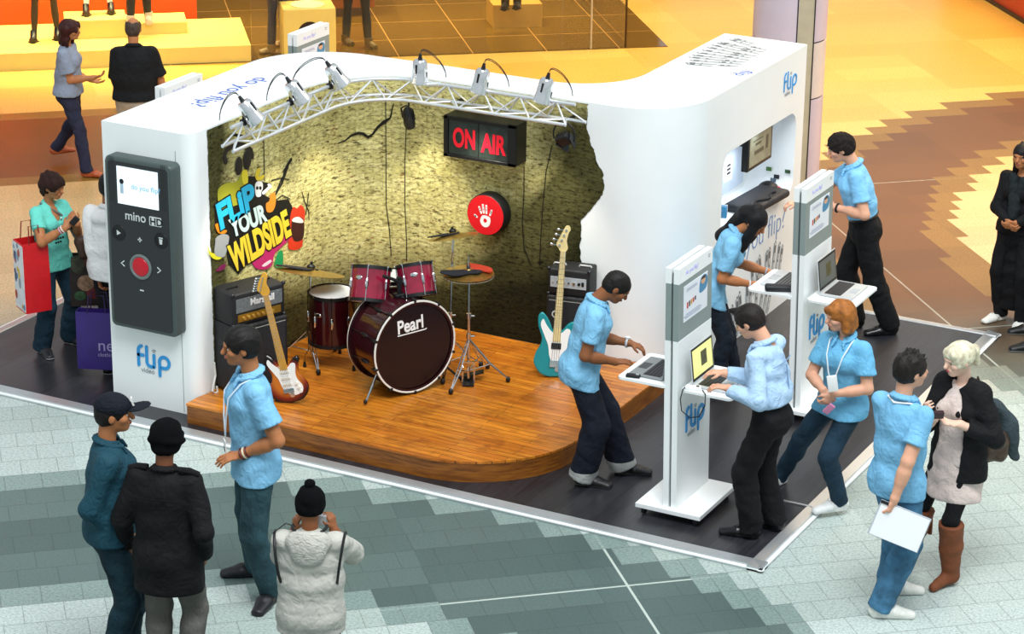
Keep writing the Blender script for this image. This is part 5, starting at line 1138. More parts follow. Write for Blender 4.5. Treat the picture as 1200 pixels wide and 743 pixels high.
def cloth(name, col, rough=.8, bump=.25, bs=55., var=.06, vs=9.):
    new = name not in MATS; m = mat(name, col, rough, 0, var, vs, bump, bs, .3)
    if new:                                   # broad folds under the fine weave
        k = NT(m); b = k.n['Principled BSDF']; tc = k.a('ShaderNodeTexCoord').outputs['Object']
        wv = k.noise(k.a('ShaderNodeVectorMath', operation='ADD', i_0=tc, i_1=k.a('ShaderNodeVectorMath', operation='SCALE', i_0=k.a('ShaderNodeTexNoise', i_Scale=4.).outputs[1], i_Scale=.25).outputs[0]).outputs[0], 11, 2, .5)
        b2 = k.a('ShaderNodeBump', i_Strength=.55, i_Distance=.035); k.put(b2.inputs['Height'], wv)
        old = b.inputs['Normal'].links[0].from_node; k.put(old.inputs['Normal'], b2)
    return m
SKIN = {k: mat('skin_'+k, c, .5, 0, .05, 14, spec=.4) for k, c in dict(fair='#e2a88a', pale='#ecc2aa', tan='#b8774c', brown='#8f5836', dark='#7a4a30', olive='#c98f66').items()}
def V3(*a): return np.array(a, float)
def nrm_(v): return v/max(1e-9, np.linalg.norm(v))
def ik(a, t, l1, l2, pole):
    d = t-a; L = np.linalg.norm(d); mx = (l1+l2)*.998
    if L > mx: t = a+d/L*mx; d = t-a; L = mx
    L = max(L, abs(l1-l2)+.01); u = d/L; x = (l1*l1-l2*l2+L*L)/(2*L); hgt = math.sqrt(max(0, l1*l1-x*x))
    p = np.array(pole, float); p = p-u*(p@u); p = nrm_(p); return a+u*x+p*hgt, t
def person(label, P, hd, H=1.75, sex='m', lean=0., side=0., twist=0., head=(0, 0, 0), drop=0., off=(0, 0), feet=None, hands=None, pole={}, skin='fair', hair=None,
           top=None, bottom=None, shoes=None, build=1., curl={}, handdir={}, face=True, extra=None, low=True, lips='#a8584a', neckf=0., res=.0068, toes=None, heel=0.):
    """P ground point; hd heading in the picture; feet/hands {side: (px,py,away)} on upright planes through P"""
    P = Vector((P[0], P[1], 0)); z0 = P.z; hw = scr(hd); rz = hw-math.pi/2
    ground = getattr(person, 'ground', 0.)
    T = thing('person', label, 'person', (P.x, P.y, ground), rz)
    Mi = WM[T.name].inverted(); L = lambda w: np.array(Mi @ Vector(w))
    def px(q): return L(atP(q[0], q[1], P, q[2] if len(q) > 2 else 0.))
    S = H
    m = sex == 'm'; HWP, HDP = (.092, .066) if m else (.094, .068); WW, WD = (.083, .060) if m else (.071, .054); CW, CD = (.097, .068) if m else (.082, .060)
    SHW = (.100 if m else .088)*S
    b = build
    Pc = V3(off[0], off[1], .53*S-drop)
    Rm = np.array(Matrix.Rotation(math.radians(twist), 3, 'Z') @ Matrix.Rotation(math.radians(-lean), 3, 'X') @ Matrix.Rotation(math.radians(side), 3, 'Y'))
    tp = lambda x, y, z: Pc+Rm@V3(x, y, z)
    rt = Rm@V3(1, 0, 0)
    waist, chest, neckb = tp(0, .0, .10*S), tp(0, .004*S, .2*S), tp(0, -.008*S, .295*S)
    sh = {'L': tp(-SHW, -.006*S, .256*S), 'R': tp(SHW, -.006*S, .256*S)}
    hp = {'L': Pc+V3(-.05*S, 0, -.015*S), 'R': Pc+V3(.05*S, 0, -.015*S)}
    yaw, pit, rol = head
    Rh = np.array(Matrix.Rotation(math.radians(twist+yaw), 3, 'Z') @ Matrix.Rotation(math.radians(-pit), 3, 'X') @ Matrix.Rotation(math.radians(rol), 3, 'Y'))
    nd = nrm_(nrm_(Rm@V3(0, .12+neckf, 1))*.6+nrm_(Rh@V3(0, .15, 1))*.4)
    hc = neckb+nd*.098*S+Rh@V3(0, .012*S, .0)
    hs = S/1.78
    hq = lambda x, y, z: hc+Rh@(V3(x, y, z)*hs)
    # limbs
    LT, LS, LU, LF = .245*S, .24*S, .170*S, .150*S
    ank, knee = {}, {}; toe = {}
    for s in 'LR':
        sx = -1 if s == 'L' else 1
        if feet and s in feet:
            q = feet[s]; g = G(q[0], q[1], ground); f = L(g); th = (scr(q[2])-rz-math.pi/2) if len(q) > 2 else 0.; lift = q[3] if len(q) > 3 else 0.
        else: f = V3(sx*.06*S, 0, 0); th = 0.; lift = 0.
        ank[s] = V3(f[0], f[1], .048*S+lift); toe[s] = V3(-math.sin(th), math.cos(th), 0)
        pl = nrm_(toe[s]*1.0+V3(0, .5, 0)+V3(sx*.15, 0, 0)); d = np.linalg.norm(hp[s]-ank[s])
        sc_ = max(1., d/((LT+LS)*.995)); knee[s], a2 = ik(hp[s], ank[s], LT*sc_, LS*sc_, pole.get('k'+s, pl))
    wr, elb = {}, {}
    for s in 'LR':
        sx = -1 if s == 'L' else 1
        t = px(hands[s]) if hands and s in hands else sh[s]+V3(sx*.05*S, .02*S, -.31*S)
        elb[s], wr[s] = ik(sh[s], t, LU, LF, pole.get('e'+s, V3(sx*.5, -.8, -.4)))
    # ---- body
    B_ = Field(res); fl = lambda q: (rt, q)
    B_.cone(Pc+V3(0, 0, -.01*S), waist, HDP*S*.9*b, WD*S*.92*b, .03, fl(1.35)); B_.cone(waist, chest, WD*S*.92*b, CD*S*.93*b, .03, fl(1.36)); B_.cone(chest, tp(0, -.01*S, .25*S), CD*S*.9, .042*S, .03, fl(1.35))
    B_.cone(tp(-SHW*.8, -.006*S, .252*S), tp(SHW*.8, -.006*S, .252*S), .027*S, .027*S, .04)
    B_.cone(neckb-nd*.02*S, hc-Rh@V3(0, .02*S, .02*S), (.031 if m else .026)*S, (.029 if m else .025)*S, .02)
    rmat = Rh
    B_.ell(hq(0, -.012, .022), (.076*hs, .097*hs, .088*hs), rmat, .015); B_.ell(hq(0, .018, -.05), (.056*hs, .066*hs, .06*hs), rmat, .03)
    B_.ell(hq(0, .06, -.085), (.026*hs, .024*hs, .02*hs), rmat, .03); B_.cone(hq(0, .086, .012), hq(0, .106, -.022), .010*hs, .0155*hs, .014); B_.ell(hq(0, .082, .027), (.05*hs, .014*hs, .012*hs), rmat, .015)
    B_.ell(hq(0, .083, -.052), (.026*hs, .014*hs, .012*hs), rmat, .012)
    for sx in (-1, 1):
        B_.ell(hq(sx*.034, .098, .006), (.015*hs, .013*hs, .010*hs), rmat, .01, sub=True)
        B_.ell(hq(sx*.077, -.012, -.008), (.011*hs, .02*hs, .031*hs), rmat, .008); B_.ell(hq(sx*.045, .055, -.02), (.025*hs, .028*hs, .025*hs), rmat, .02)
    gs = H/1.78
    for s in 'LR':
        sx = -1 if s == 'L' else 1
        B_.cone(sh[s], elb[s], .030*S*b, .0245*S, .02); B_.cone(elb[s], wr[s], .0245*S, .0155*S, .015); B_.cone(elb[s]*.7+wr[s]*.3, elb[s]*.5+wr[s]*.5, .0255*S*(1 if m else .9), .022*S, .02)
        B_.cone(hp[s], knee[s], .047*S*b, .029*S, .03); B_.cone(knee[s], ank[s], .029*S, .019*S, .02); B_.ell((knee[s]*.68+ank[s]*.32)-toe[s]*.012*S, (.028*S, .03*S, .055*S), None, .02)
        f0 = ank[s]; B_.cone(f0+V3(0, 0, -.022*S), f0+toe[s]*.09*S+V3(0, 0, -.036*S), .015*S, .008*S, .008)
        # hand
        fd = nrm_(wr[s]-elb[s]); hd_ = handdir.get(s)
        d = nrm_(fd+V3(0, 0, 0)) if hd_ is None else nrm_(np.array(Mi.to_3x3() @ (RT0*hd_[0]+AW*hd_[1]+Vector((0, 0, hd_[2])))))
        pn = handdir.get(s+'n'); n_ = np.array(Mi.to_3x3() @ (RT0*pn[0]+AW*pn[1]+Vector((0, 0, pn[2])))) if pn is not None else V3(-sx, .0, 0.)
        n_ = nrm_(n_-d*(n_@d)); t_ = nrm_(np.cross(n_, d))*(-1 if s == 'R' else 1)      # thumb side
        if pn is None and t_[1] < 0: pass
        cv = curl.get(s, .5); w = wr[s]
        B_.cone(w-d*.01*gs, w+d*.02*gs, .017*S*.9, .016*gs, .015, (t_, 1.25))
        B_.cone(w+d*.028*gs, w+d*.075*gs, .0155*gs, .0135*gs, .012, (t_, 2.5))
        for i, (o_, ln) in enumerate(((.031, .068), (.0105, .078), (-.0105, .072), (-.031, .056))):
            k0 = w+d*(.088-.004*abs(i-1))*gs+t_*o_*gs; sp = nrm_(d+t_*o_*4.2)
            a1 = cv*(.9+.12*i); a2 = cv*(2.0+.1*i)
            k1 = k0+(sp*math.cos(a1)+n_*math.sin(a1))*ln*.5*gs; k2 = k1+(sp*math.cos(a2)+n_*math.sin(a2))*ln*.5*gs
            B_.cone(k0-d*.014*gs, k1, .0098*gs, .009*gs, .006); B_.cone(k1, k2, .009*gs, .0078*gs, .004)
        t0 = w+d*.026*gs+t_*.026*gs; t1 = t0+nrm_(d*.75+t_*.8+n_*.35)*.042*gs; t2 = t1+nrm_(d*.95+t_*.15+n_*(.2+cv*.6))*.034*gs
        B_.cone(t0-t_*.006, t1, .013*gs, .0105*gs, .01); B_.cone(t1, t2, .0105*gs, .0085*gs, .005)
    body = fobj('body', B_, SKIN[skin], T)
    if face:
        ew = mat('eye_white', '#c9bfb5', .4, 0, 0); ei = mat('eye_dark', '#1d1512', .2, 0, 0); eb = mat('brow_'+(hair or {}).get('col', '#1a1412'), (hair or {}).get('brow', (hair or {}).get('col', '#1a1412')), .8, 0, 0)
        for sx in (-1, 1):
            M4 = Matrix([list(Rh[0])+[0], list(Rh[1])+[0], list(Rh[2])+[0], [0, 0, 0, 1]]); M4.translation = Vector(hc)
            mb = MB(); mb.sph((sx*.032*hs, .0735*hs, .004*hs), (.0135*hs, .009*hs, .0075*hs), 12, 8, 0, M4); mb.sph((sx*.032*hs, .0805*hs, .004*hs), (.0068*hs, .003*hs, .0072*hs), 10, 6, 1, M4); mb.build('eye', [ew, ei], T, smooth=True)
            mb = MB(); mb.tube([M4 @ Vector(q) for q in ((sx*.014*hs, .089*hs, .024*hs), (sx*.034*hs, .0855*hs, .029*hs), (sx*.052*hs, .072*hs, .024*hs))], [.004*hs, .0045*hs, .003*hs], 6); mb.build('eyebrow', eb, T, smooth=True)
        mb = MB(); mb.sph((0, .094*hs, -.049*hs), (.024*hs, .006*hs, .0045*hs), 12, 6, 0, M4); mb.sph((0, .0945*hs, -.056*hs), (.02*hs, .006*hs, .005*hs), 12, 6, 0, M4); mb.build('lips', mat('lips_'+lips, lips, .45, 0, 0), T, smooth=True)
    # ---- hair
    if hair:
        st = hair.get('style', 'short'); hm = mat('hair_'+hair['col']+st, hair['col'], .55 if st != 'curly' else .8, 0, .25, 30, .4, 120, .35)
        Hf = Field(.0062); th = hair.get('th', .012)
        Hf.ell(hq(0, -.016, .026), ((.077+th)*hs, (.097+th)*hs, (.088+th)*hs), rmat, .01)
        if st in ('short', 'curly', 'buzz', 'bald'):
            Hf.ell(hq(0, -.05, -.02), ((.07+th*.5)*hs, (.06+th*.5)*hs, .06*hs), rmat, .02)
        if st == 'bald': Hf.ell(hq(0, .0, .085), (.07*hs, .095*hs, .06*hs), rmat, 0, sub=True)
        for e in hair.get('blobs', ()):
            Hf.cone(hq(*e[0]), hq(*e[1]), e[2]*hs, e[3]*hs, .02, (Rh@V3(1, 0, 0), e[4]) if len(e) > 4 else None)
        if st in ('short', 'curly', 'buzz', 'bald'):
            Hf.ell(hq(0, .105, -.035), (.085*hs, .085*hs, .085*hs), rmat, 0, sub=True); Hf.ell(hq(0, .06, -.075), (.12*hs, .075*hs, .075*hs), rmat, 0, sub=True)
            for sx in (-1, 1): Hf.ell(hq(sx*.085, .0, -.03), (.025*hs, .03*hs, .04*hs), rmat, 0, sub=True)
        else:
            Hf.ell(hq(hair.get('part', 0), .118, -.045), (.058*hs, .075*hs, .095*hs), rmat, 0, sub=True)
        if hair.get('spike'):
            rs = random.Random(5)
            for i in range(34):
                a = rs.uniform(0, 6.28); e = rs.uniform(.5, 1.5); dx, dy, dz = math.cos(a)*math.cos(e), math.sin(a)*math.cos(e), math.sin(e)
                c0 = (.07*dx, -.016+.09*dy, .03+.085*dz); c1 = (.1*dx, -.016+.115*dy+.01, .03+.118*dz); Hf.cone(hq(*c0), hq(*c1), .018*hs, .004*hs, .01)
        Hf.noise = hair.get('noise', (.0015, 160, 3))
        fobj('hair', Hf, hm, T)
    # ---- top garment
    if top:
        c = top; tm = cloth('cloth_'+c['col']+c.get('kind', ''), c['col'], c.get('rough', .8), c.get('bump', .22), c.get('bs', 40), c.get('var', .05)); g = c.get('g', .013)*S/1.78; Sf = Field(c.get('res', .0095))
        hem = c.get('hem', -.035)*S; hz = c.get('flare', 0.)
        Sf.cone(tp(0, 0, min(hem-.02*S, -.02*S)), waist, (HDP*S+g)*b*(1+hz), (WD*S+g)*b*c.get('loose', 1.06), .03, fl(1.36)); Sf.cone(waist, chest, (WD*S+g)*b*c.get('loose', 1.06), (CD*S+g)*b, .03, fl(1.4 if m else 1.34)); Sf.cone(chest, tp(0, -.008*S, .247*S), (CD*S+g)*b*.98, .05*S, .04, fl(1.35))
        Sf.cone(tp(-SHW*.85, -.006*S, .250*S), tp(SHW*.85, -.006*S, .250*S), .030*S+g*.5, .030*S+g*.5, .04); Sf.cone(tp(0, -.01*S, .25*S), tp(0, -.008*S, .286*S), .05*S, .034*S+g*.3, .04)
        if not m and c.get('bust', 1):
            for sx in (-1, 1): Sf.ell(tp(sx*.038*S, .045*S, .19*S), (.038*S, .036*S, .036*S), None, .03)
        if hem < 0:
            for s_ in 'LR': Sf.cone(hp[s_], hp[s_]+(knee[s_]-hp[s_])*.45, (.053*S+.011+g*.9)*b, .046*S+g*1.2, .03)
        if hem < 0: Sf.ell(Pc+V3(0, -.03*S, -.02*S), (.082*S+g, .052*S+g, .07*S), None, .04); Sf.cone(Pc+V3(0, 0, hem-.03*S), Pc+V3(0, 0, 0), (HDP*S+g*1.5)*b*1.03, (HDP*S+g*1.4)*b, .03, fl(1.4))
        if c.get('belly'): Sf.ell(tp(0, .03*S, .07*S), (.085*S, .06*S*c['belly'], .09*S), None, .04)
        for s in 'LR':
            sl = c.get('sleeve', .62); ru, rl = .032*S+g*.5, (.032*S+g*.9)*c.get('slw', 1.)
            if sl <= 1: Sf.cone(sh[s], sh[s]+(elb[s]-sh[s])*sl, ru, rl, .03, end=.0)
            elif sl > 0:
                Sf.cone(sh[s], elb[s], ru, .029*S+g*.7, .03); e_ = elb[s]+(wr[s]-elb[s])*(sl-1); Sf.cone(elb[s], e_, .029*S+g*.7, .0215*S+g*.5, .02, end=.0)
        if c.get('blobs'):
            for e in c['blobs']: Sf.cone(tp(*[v*S for v in e[0]]), tp(*[v*S for v in e[1]]), e[2]*S, e[3]*S, .03, fl(e[4]) if len(e) > 4 else None)
        for e in c.get('subs', ()): Sf.ell(tp(*[v*S for v in e[0]]), [v*S for v in e[1]], Rm, 0, sub=True)
        if 'flatcut' not in c: up_ = Rm@V3(0, 0, 1); Sf.cut(tp(0, 0, hem), tuple(-up_))
        Sf.ell(tp(0, .012*S, .315*S), (.034*S, .04*S, .033*S), Rm, 0, sub=True)
        if c.get('v'): Sf.ell(tp(0, .07*S, .27*S), (.022*S*c['v'], .05*S, .05*S*c['v']), Rm, 0, sub=True)
        Sf.noise = c.get('noise', (.0035, 26, hash(label) % 97 if False else len(label)))
        mats_ = [tm]; mf = None
        if c.get('quilt'): Sf.quilt = (.075*S, .007, .02)
        if c.get('matf'): mats_ += c['mats']; mf = c['matf'](dict(tp=tp, S=S, Pc=Pc, Rm=Rm, sh=sh, elb=elb, wr=wr))
        fobj(c.get('name', 'polo_shirt'), Sf, mats_, T, mf)
        if c.get('collar', 1):
            cm = tm if c.get('collar') != 'dark' else cloth('collar_dark', '#1b1b1e')
            Cf = Field(.0065); k_ = 14
            for i in range(k_):
                a0, a1 = [math.radians(118+304*(i+q)/k_) for q in (0, 1)]
                if c.get('collar') == 'full': a0, a1 = [math.radians(90+360*(i+q)/k_) for q in (0, 1)]
                pt = lambda a, z, r: tp(r*math.cos(a)*.95*S, (r*math.sin(a)-.004)*S, z*S)
                Cf.cone(pt(a0, .304-.008*math.sin(a0), .037), pt(a1, .304-.008*math.sin(a1), .037), .006*S, .006*S, .008); Cf.cone(pt(a0, .294-.012*math.sin(a0), .047), pt(a1, .294-.012*math.sin(a1), .047), .006*S, .006*S, .012)
            Cf.cone(tp(-.02*S, .04*S, .285*S), tp(-.028*S, .056*S, .262*S), .008*S, .005*S, .01); Cf.cone(tp(.02*S, .04*S, .285*S), tp(.028*S, .056*S, .262*S), .008*S, .005*S, .01)
            fobj('collar', Cf, cm, T)
    # ---- trousers / skirt legs
    if bottom and low:
        c = bottom; bm_ = cloth('trousers_'+c['col'], c['col'], .85, .3, 60, c.get('var', .12), c.get('vs', 6)); g = c.get('g', .011)*S/1.78; Tf = Field(.0095); lw = c.get('lw', 1.)
        Tf.cone(Pc+V3(0, 0, -.03*S), tp(0, 0, .055*S), (HDP*S+g)*b*.97, (WD*S+g)*b*.98, .03, fl(1.38)); Tf.ell(Pc+V3(0, -.03*S, -.02*S), (.075*S, .05*S, .06*S), None, .04)
        for s in 'LR':
            lw2 = lw*(1.12 if m else 1.0); kr, ar = (.034*S+g)*lw2, (.029*S+g*1.3)*lw2*c.get('hemw', 1.)
            Tf.cone(hp[s], knee[s], (.051*S+g)*b, kr, .03); e_ = ank[s]+V3(0, 0, c.get('len', -.012)*S); Tf.cone(knee[s], e_, kr, ar, .02, end=.012)
            Tf.ell((knee[s]*.68+ank[s]*.32)-toe[s]*.01*S, (.03*S+g*.6, .032*S+g*.6, .055*S), None, .03)
            if c.get('puddle'): Tf.cone(e_+V3(0, 0, .0), e_+V3(0, 0, .035*S), ar*1.12, ar*1.05, .02)
        up_ = Rm@V3(0, 0, 1); Tf.cut(tp(0, 0, .06*S), tuple(up_)); Tf.noise = (.0035, 30, len(label)+3)
        mats_ = [bm_]; mf = None
        if c.get('cuff'): 
            mats_.append(cloth('cuff_'+c['cuff'], c['cuff'])); mf = lambda C: np.where(C[:, 2] < .125, 1, 0)
        fobj(c.get('name', 'trousers'), Tf, mats_, T, mf)
        if c.get('belt', True) and (top or {}).get('hem', -.035) > 0:
            mb = MB(); mb.tube([tp((WD*S+g)*1.4*b*math.cos(a)*1.01, (WD*S+g)*b*math.sin(a)*1.03, .048*S) for a in [2*math.pi*i/24 for i in range(24)]], .011, 6, closed=True); mb.build('belt', BLACK, T, smooth=True)
    # ---- shoes
    if shoes and low:
        c = shoes; sm = mat('shoe_'+c['col'], c['col'], c.get('rough', .45), 0, .08, 20); so_ = mat('sole_'+c.get('sole', c['col']), c.get('sole', c['col']), .6)
        for s in 'LR':
            Ff = Field(.0062); a = ank[s]; t = toe[s]; sd__ = V3(t[1], -t[0], 0); lift = a[2]-.048*S; hl = c.get('heel', 0.)*S
            fz = a[2]-.048*S
            hb_ = a+V3(0, 0, -.026*S)-t*.018*S; mid = a+t*.055*S+V3(0, 0, -.029*S); tt = a+t*.118*S+V3(0, 0, -.035*S)
            w = c.get('w', 1.)
            Ff.cone(hb_+V3(0, 0, .003*S), mid+V3(0, 0, .006*S), .023*S, .021*S, .02, (sd__, 1.08*w)); Ff.cone(mid+V3(0, 0, .003*S), tt, .0205*S, .012*S, .02, (sd__, 1.6*w))
            if not c.get('flat'): Ff.cone(a+V3(0, 0, -.02*S), a+V3(0, 0, (.012 if not c.get('high') else .03)*S), .024*S, .027*S, .02, end=.0)
            else: Ff.ell(a+t*.02*S+V3(0, 0, .004*S), (.022*S, .045*S, .018*S), np.array([[t[1], t[0], 0], [-t[0], t[1], 0], [0, 0, 1]]), 0, sub=True)
            Ff.cone(hb_+V3(0, 0, -.014*S), tt+V3(0, 0, -.005*S), .013*S, .012*S, .01, (sd__, 1.9*w))
            Ff.cut((0, 0, lift+.001), (0, 0, -1))
            o_ = fobj('shoe', Ff, [sm, so_], T, lambda C, z=lift: np.where(C[:, 2] < z+.013, 1, 0))
            if c.get('lace'):
                WM[o_.name] = WM[T.name]
                for i in range(3):
                    q = a+t*(.04+.018*i)*S+V3(0, 0, (-.004-.006*i)*S); mb = MB(); mb.tube([q-sd__*.016*S, q+V3(0, 0, .004), q+sd__*.016*S], .0035, 5); mb.build('lace', mat('lace_'+c['lace'], c['lace']), o_)
    ctx = dict(T=T, tp=tp, S=S, sh=sh, elb=elb, wr=wr, hq=hq, Rh=Rh, Rm=Rm, Pc=Pc, ank=ank, knee=knee, toe=toe, hs=hs, rmat=rmat, L=L, P=P, hc=hc, rt=rt)
    if extra: extra(ctx)
    return ctx
# ================================================================ the people
def HT(P, px, py, a=0.): return atP(px, py, P, a).z-person.ground
POLO = dict(col='#84c0e4', name='polo_shirt', sleeve=.66, slw=1.12, hem=-.055)
JEAN = dict(col='#2b4052', vs=7, var=.2); DKJ = dict(col='#161b28', var=.2); BLK = dict(col='#131315')
def loc_(c, q): return Vector([float(v) for v in q])
def lanyard(c, col='#e6edf2', badge=True, drop_=.17, side_=0.):
    tp, S, T = c['tp'], c['S'], c['T']; fr = lambda x, y, z: loc_(c, tp(x*S, y*S, z*S))
    pts = [fr(.0, -.05, .292), fr(-.045, -.02, .296), fr(-.05, .035, .278), fr(-.038, .078, .23), fr(-.02+side_, .092, .16), fr(side_, .096, drop_-.04)]
    p2 = [fr(.0, -.05, .292), fr(.045, -.02, .296), fr(.05, .035, .278), fr(.038, .078, .23), fr(.02+side_, .092, .16), fr(side_, .096, drop_-.04)]
    m = MB(); m.tube(pts, .0055, 6); m.tube(p2, .0055, 6); m.build('lanyard', mat('lanyard_'+col, col, .6), T, smooth=True)
    if badge:
        m = MB(); Q = Matrix.Translation(fr(side_, .10, drop_-.075)) @ Matrix([list(r)+[0] for r in c['Rm']]+[[0, 0, 0, 1]]); m.box((0, 0, 0), (.065, .008, .095), 0, Q, .003); m.build('badge', WHT, T); m = MB(); m.box((0, .005, -.02), (.03, .003, .025), 0, Q); m.build('badge_print', BLACK, T)
def wristband(c, s, cols=('#e8e8e6',), w=.012, t=.0, name='bracelet', r=None):
    wr, el, S = c['wr'][s], c['elb'][s], c['S']; d = nrm_(el-wr)
    for i, cl in enumerate(cols):
        q = wr+d*(.02+t+.022*i); x = nrm_(np.cross(d, V3(0, 0, 1) if abs(d[2]) < .9 else V3(1, 0, 0))); y = np.cross(d, x); rr = (r or .0185)*S
        m = MB(); m.tube([Vector(q+x*rr*math.cos(a)+y*rr*math.sin(a)) for a in [2*math.pi*k/14 for k in range(14)]], w*.5, 6, closed=True); m.build(name, mat('band_'+cl, cl, .4), c['T'], smooth=True)
def watch(c, s, col='#c9ccd0', face='#e9e9e9'):
    wristband(c, s, (col,), .02, .0, 'watch_strap', .0178); wr, el, S = c['wr'][s], c['elb'][s], c['S']; d = nrm_(el-wr); q = wr+d*.02
    up = nrm_(V3(0, 0, 1)-d*d[2]); Q = basis(q+up*.0185*S, d, np.cross(up, d)); m = MB(); m.cyl((0, 0, 0), (0, 0, .012), .02, n=16, M=Q @ Matrix.Rotation(0, 4, 'X')); m.build('watch', mat('watch_'+face, face, .2, .3), c['T'], smooth=True)
def wpt(c, q): return WM[c['T'].name] @ Vector([float(v) for v in q])
def held(name, label, cat_, c, s, d, mt, off=(0, 0, 0), rot=(0, 0, 0), bev=.004, parts=()):
    h = wpt(c, c['wr'][s]); dv = (h-wpt(c, c['elb'][s])).normalized(); h = h+dv*.075*c['S']/1.78
    M_ = Matrix.Translation(h+RT0*off[0]+AW*off[1]+Vector((0, 0, off[2]))) @ Matrix.Rotation(YAW, 4, 'Z') @ Matrix.Rotation(math.radians(rot[2]), 4, 'Z') @ Matrix.Rotation(math.radians(rot[1]), 4, 'Y') @ Matrix.Rotation(math.radians(rot[0]), 4, 'X')
    t = thing(name, label, cat_, M=M_); MB().box((0, 0, 0), d, 0, None, bev).build('body', mt, t, smooth=bev > 0)
    for nm, cc_, dd_, mt_ in parts: MB().box(cc_, dd_, 0, None, .001).build(nm, mt_, t)
    return t
HBLK = dict(col='#16120f', style='short')
# 1 ---- presenter in the front
person.ground = 0.
P = G(303, 700)
def ex(c):
    lanyard(c, '#dfe9f2', True, .13, -.02); wristband(c, 'L', ('#5a1420', '#e8dcc0', '#5a1420'), .012, .0)
    held('camcorder', 'small black and white camcorder held low by the presenter in front of the stage', 'camcorder', c, 'R', (.05, .03, .1), BLACK, (-.0, 0, -.01), (0, 10, 20), parts=(('screen', (.012, -.016, .01), (.02, .004, .06), WHT),))
person('man in a light blue polo standing before the stage, arm reaching left, lanyard on', P, 196, HT(P, 293, 378)*1.0, lean=3, head=(-4, 6, 0), skin='tan', hair=dict(HBLK, th=.017),
       off=(.0, .0), feet={'L': (318, 704, 252), 'R': (302, 674, 186)}, hands={'L': (281, 533, -.16), 'R': (285, 540, .1)}, curl=dict(L=.35, R=.9), handdir={'L': (-1, -.1, -.22), 'Ln': (0, .3, -1)}, top=dict(POLO, hem=-.075), bottom=dict(JEAN, col='#2d4a52'), shoes=dict(col='#17171a'), extra=ex)
# 2 ---- young man with baseball cap
P = G(137, 778)
def cap_(c):
    Hf = Field(.006); hq, hs, Rh = c['hq'], c['hs'], c['Rh']
    Hf.ell(hq(0, -.012, .045), (.09*hs, .11*hs, .085*hs), Rh, .01); Hf.cut(hq(0, 0, .022), tuple(-(Rh@nrm_(V3(0, .12, 1)))))
    o = fobj('baseball_cap', Hf, cloth('cap_navy', '#10141f'), c['T'])
    Bf = Field(.006); Bf.ell(hq(0, .135, .045), (.075*hs, .085*hs, .008*hs), Rh@np.array(Matrix.Rotation(math.radians(14), 3, 'X')), .0); fobj('cap_brim', Bf, cloth('cap_navy', '#10141f'), c['T'])
    Q = Matrix([list(r)+[0] for r in Rh]+[[0, 0, 0, 1]]); Q.translation = Vector(hq(.0, .098, .075)); m = MB()
    Q2 = Q @ basis((0, .004, 0), (-1, 0, 0), (0, -.35, 1)); 
    for pts in ([(-.02, -.018), (-.02, .02)], [(-.02, .02), (.008, -.018)], [(.008, -.018), (.008, .02)], [(-.006, .026), (.006, .0)], [(.018, .026), (.006, .0)], [(.006, 0), (.006, -.028)]): m.stroke([(a*1., b*1.) for a, b in pts], .007, 0, .006, 0, Q2)
    m.build('cap_monogram', WHT, c['T'])
    m = MB(); q = c['tp'](.11*c['S'], .05*c['S'], -.06*c['S'])
person('young man in a teal denim jacket and navy baseball cap at lower left', P, 8, HT(P, 140, 459), lean=2, head=(-3, 2, 0), skin='tan', hair=dict(HBLK, th=.008), feet={'R': (128, 790, 0), 'L': (148, 770, 0)},
       hands={'R': (140, 628, -.12), 'L': (158, 625, .12)}, pole={'eR': (.3, -1, -.2)}, curl=dict(R=.9), top=dict(col='#1b4655', name='denim_jacket', sleeve=1.93, hem=-.045, g=.022, loose=1.12, bump=.35, rough=.75), bottom=dict(col='#16303a', var=.2), shoes=dict(col='#17171a'), extra=cap_)
# 3 ---- man in black coat and hat
P = G(203, 803)
def hat(c):
    Hf = Field(.006); hq, hs, Rh = c['hq'], c['hs'], c['Rh']
    Hf.ell(hq(0, -.01, .05), (.096*hs, .112*hs, .088*hs), Rh, .02); Hf.ell(hq(0, .0, .0), (.112*hs, .128*hs, .035*hs), Rh@np.array(Matrix.Rotation(math.radians(-8), 3, 'X')), .03); Hf.ell(hq(-.0, .09, .015), (.07*hs, .05*hs, .03*hs), Rh, .03); Hf.ell(hq(0, -.03, -.045), (.085*hs, .09*hs, .045*hs), Rh, .04)
    Hf.cut(hq(0, 0, -.08), tuple(-(Rh@V3(0, 0, 1)))); Hf.ell(hq(0, .1, -.06), (.075*hs, .07*hs, .07*hs), Rh, 0, sub=True); Hf.noise = (.002, 60, 2)
    fobj('knitted_hat', Hf, mat('black_wool', '#0d0d0f', .95, 0, .1, 30, .6, 200, .1), c['T'])
    tp, S, T = c['tp'], c['S'], c['T']
    for s in (-1, 1):
        m = MB(); a = Vector(tp(s*.055*S, -.02*S, .302*S)); b_ = Vector(tp(s*.125*S, -.012*S, .288*S)); m.tube([a, (a+b_)/2+Vector((0, 0, .008)), b_], [.02, .022, .018], 8); m.build('epaulette', cloth('coat_black', '#121213'), T, smooth=True)
    m = MB(); m.tube([Vector(tp(x*S, (-.068-.006*math.cos(x*12))*S*1.2, .215*S-.004)) for x in (-.1, -.06, -.02, .02, .06, .1)], .004, 5); m.build('yoke_seam', cloth('coat_seam', '#080809'), T)
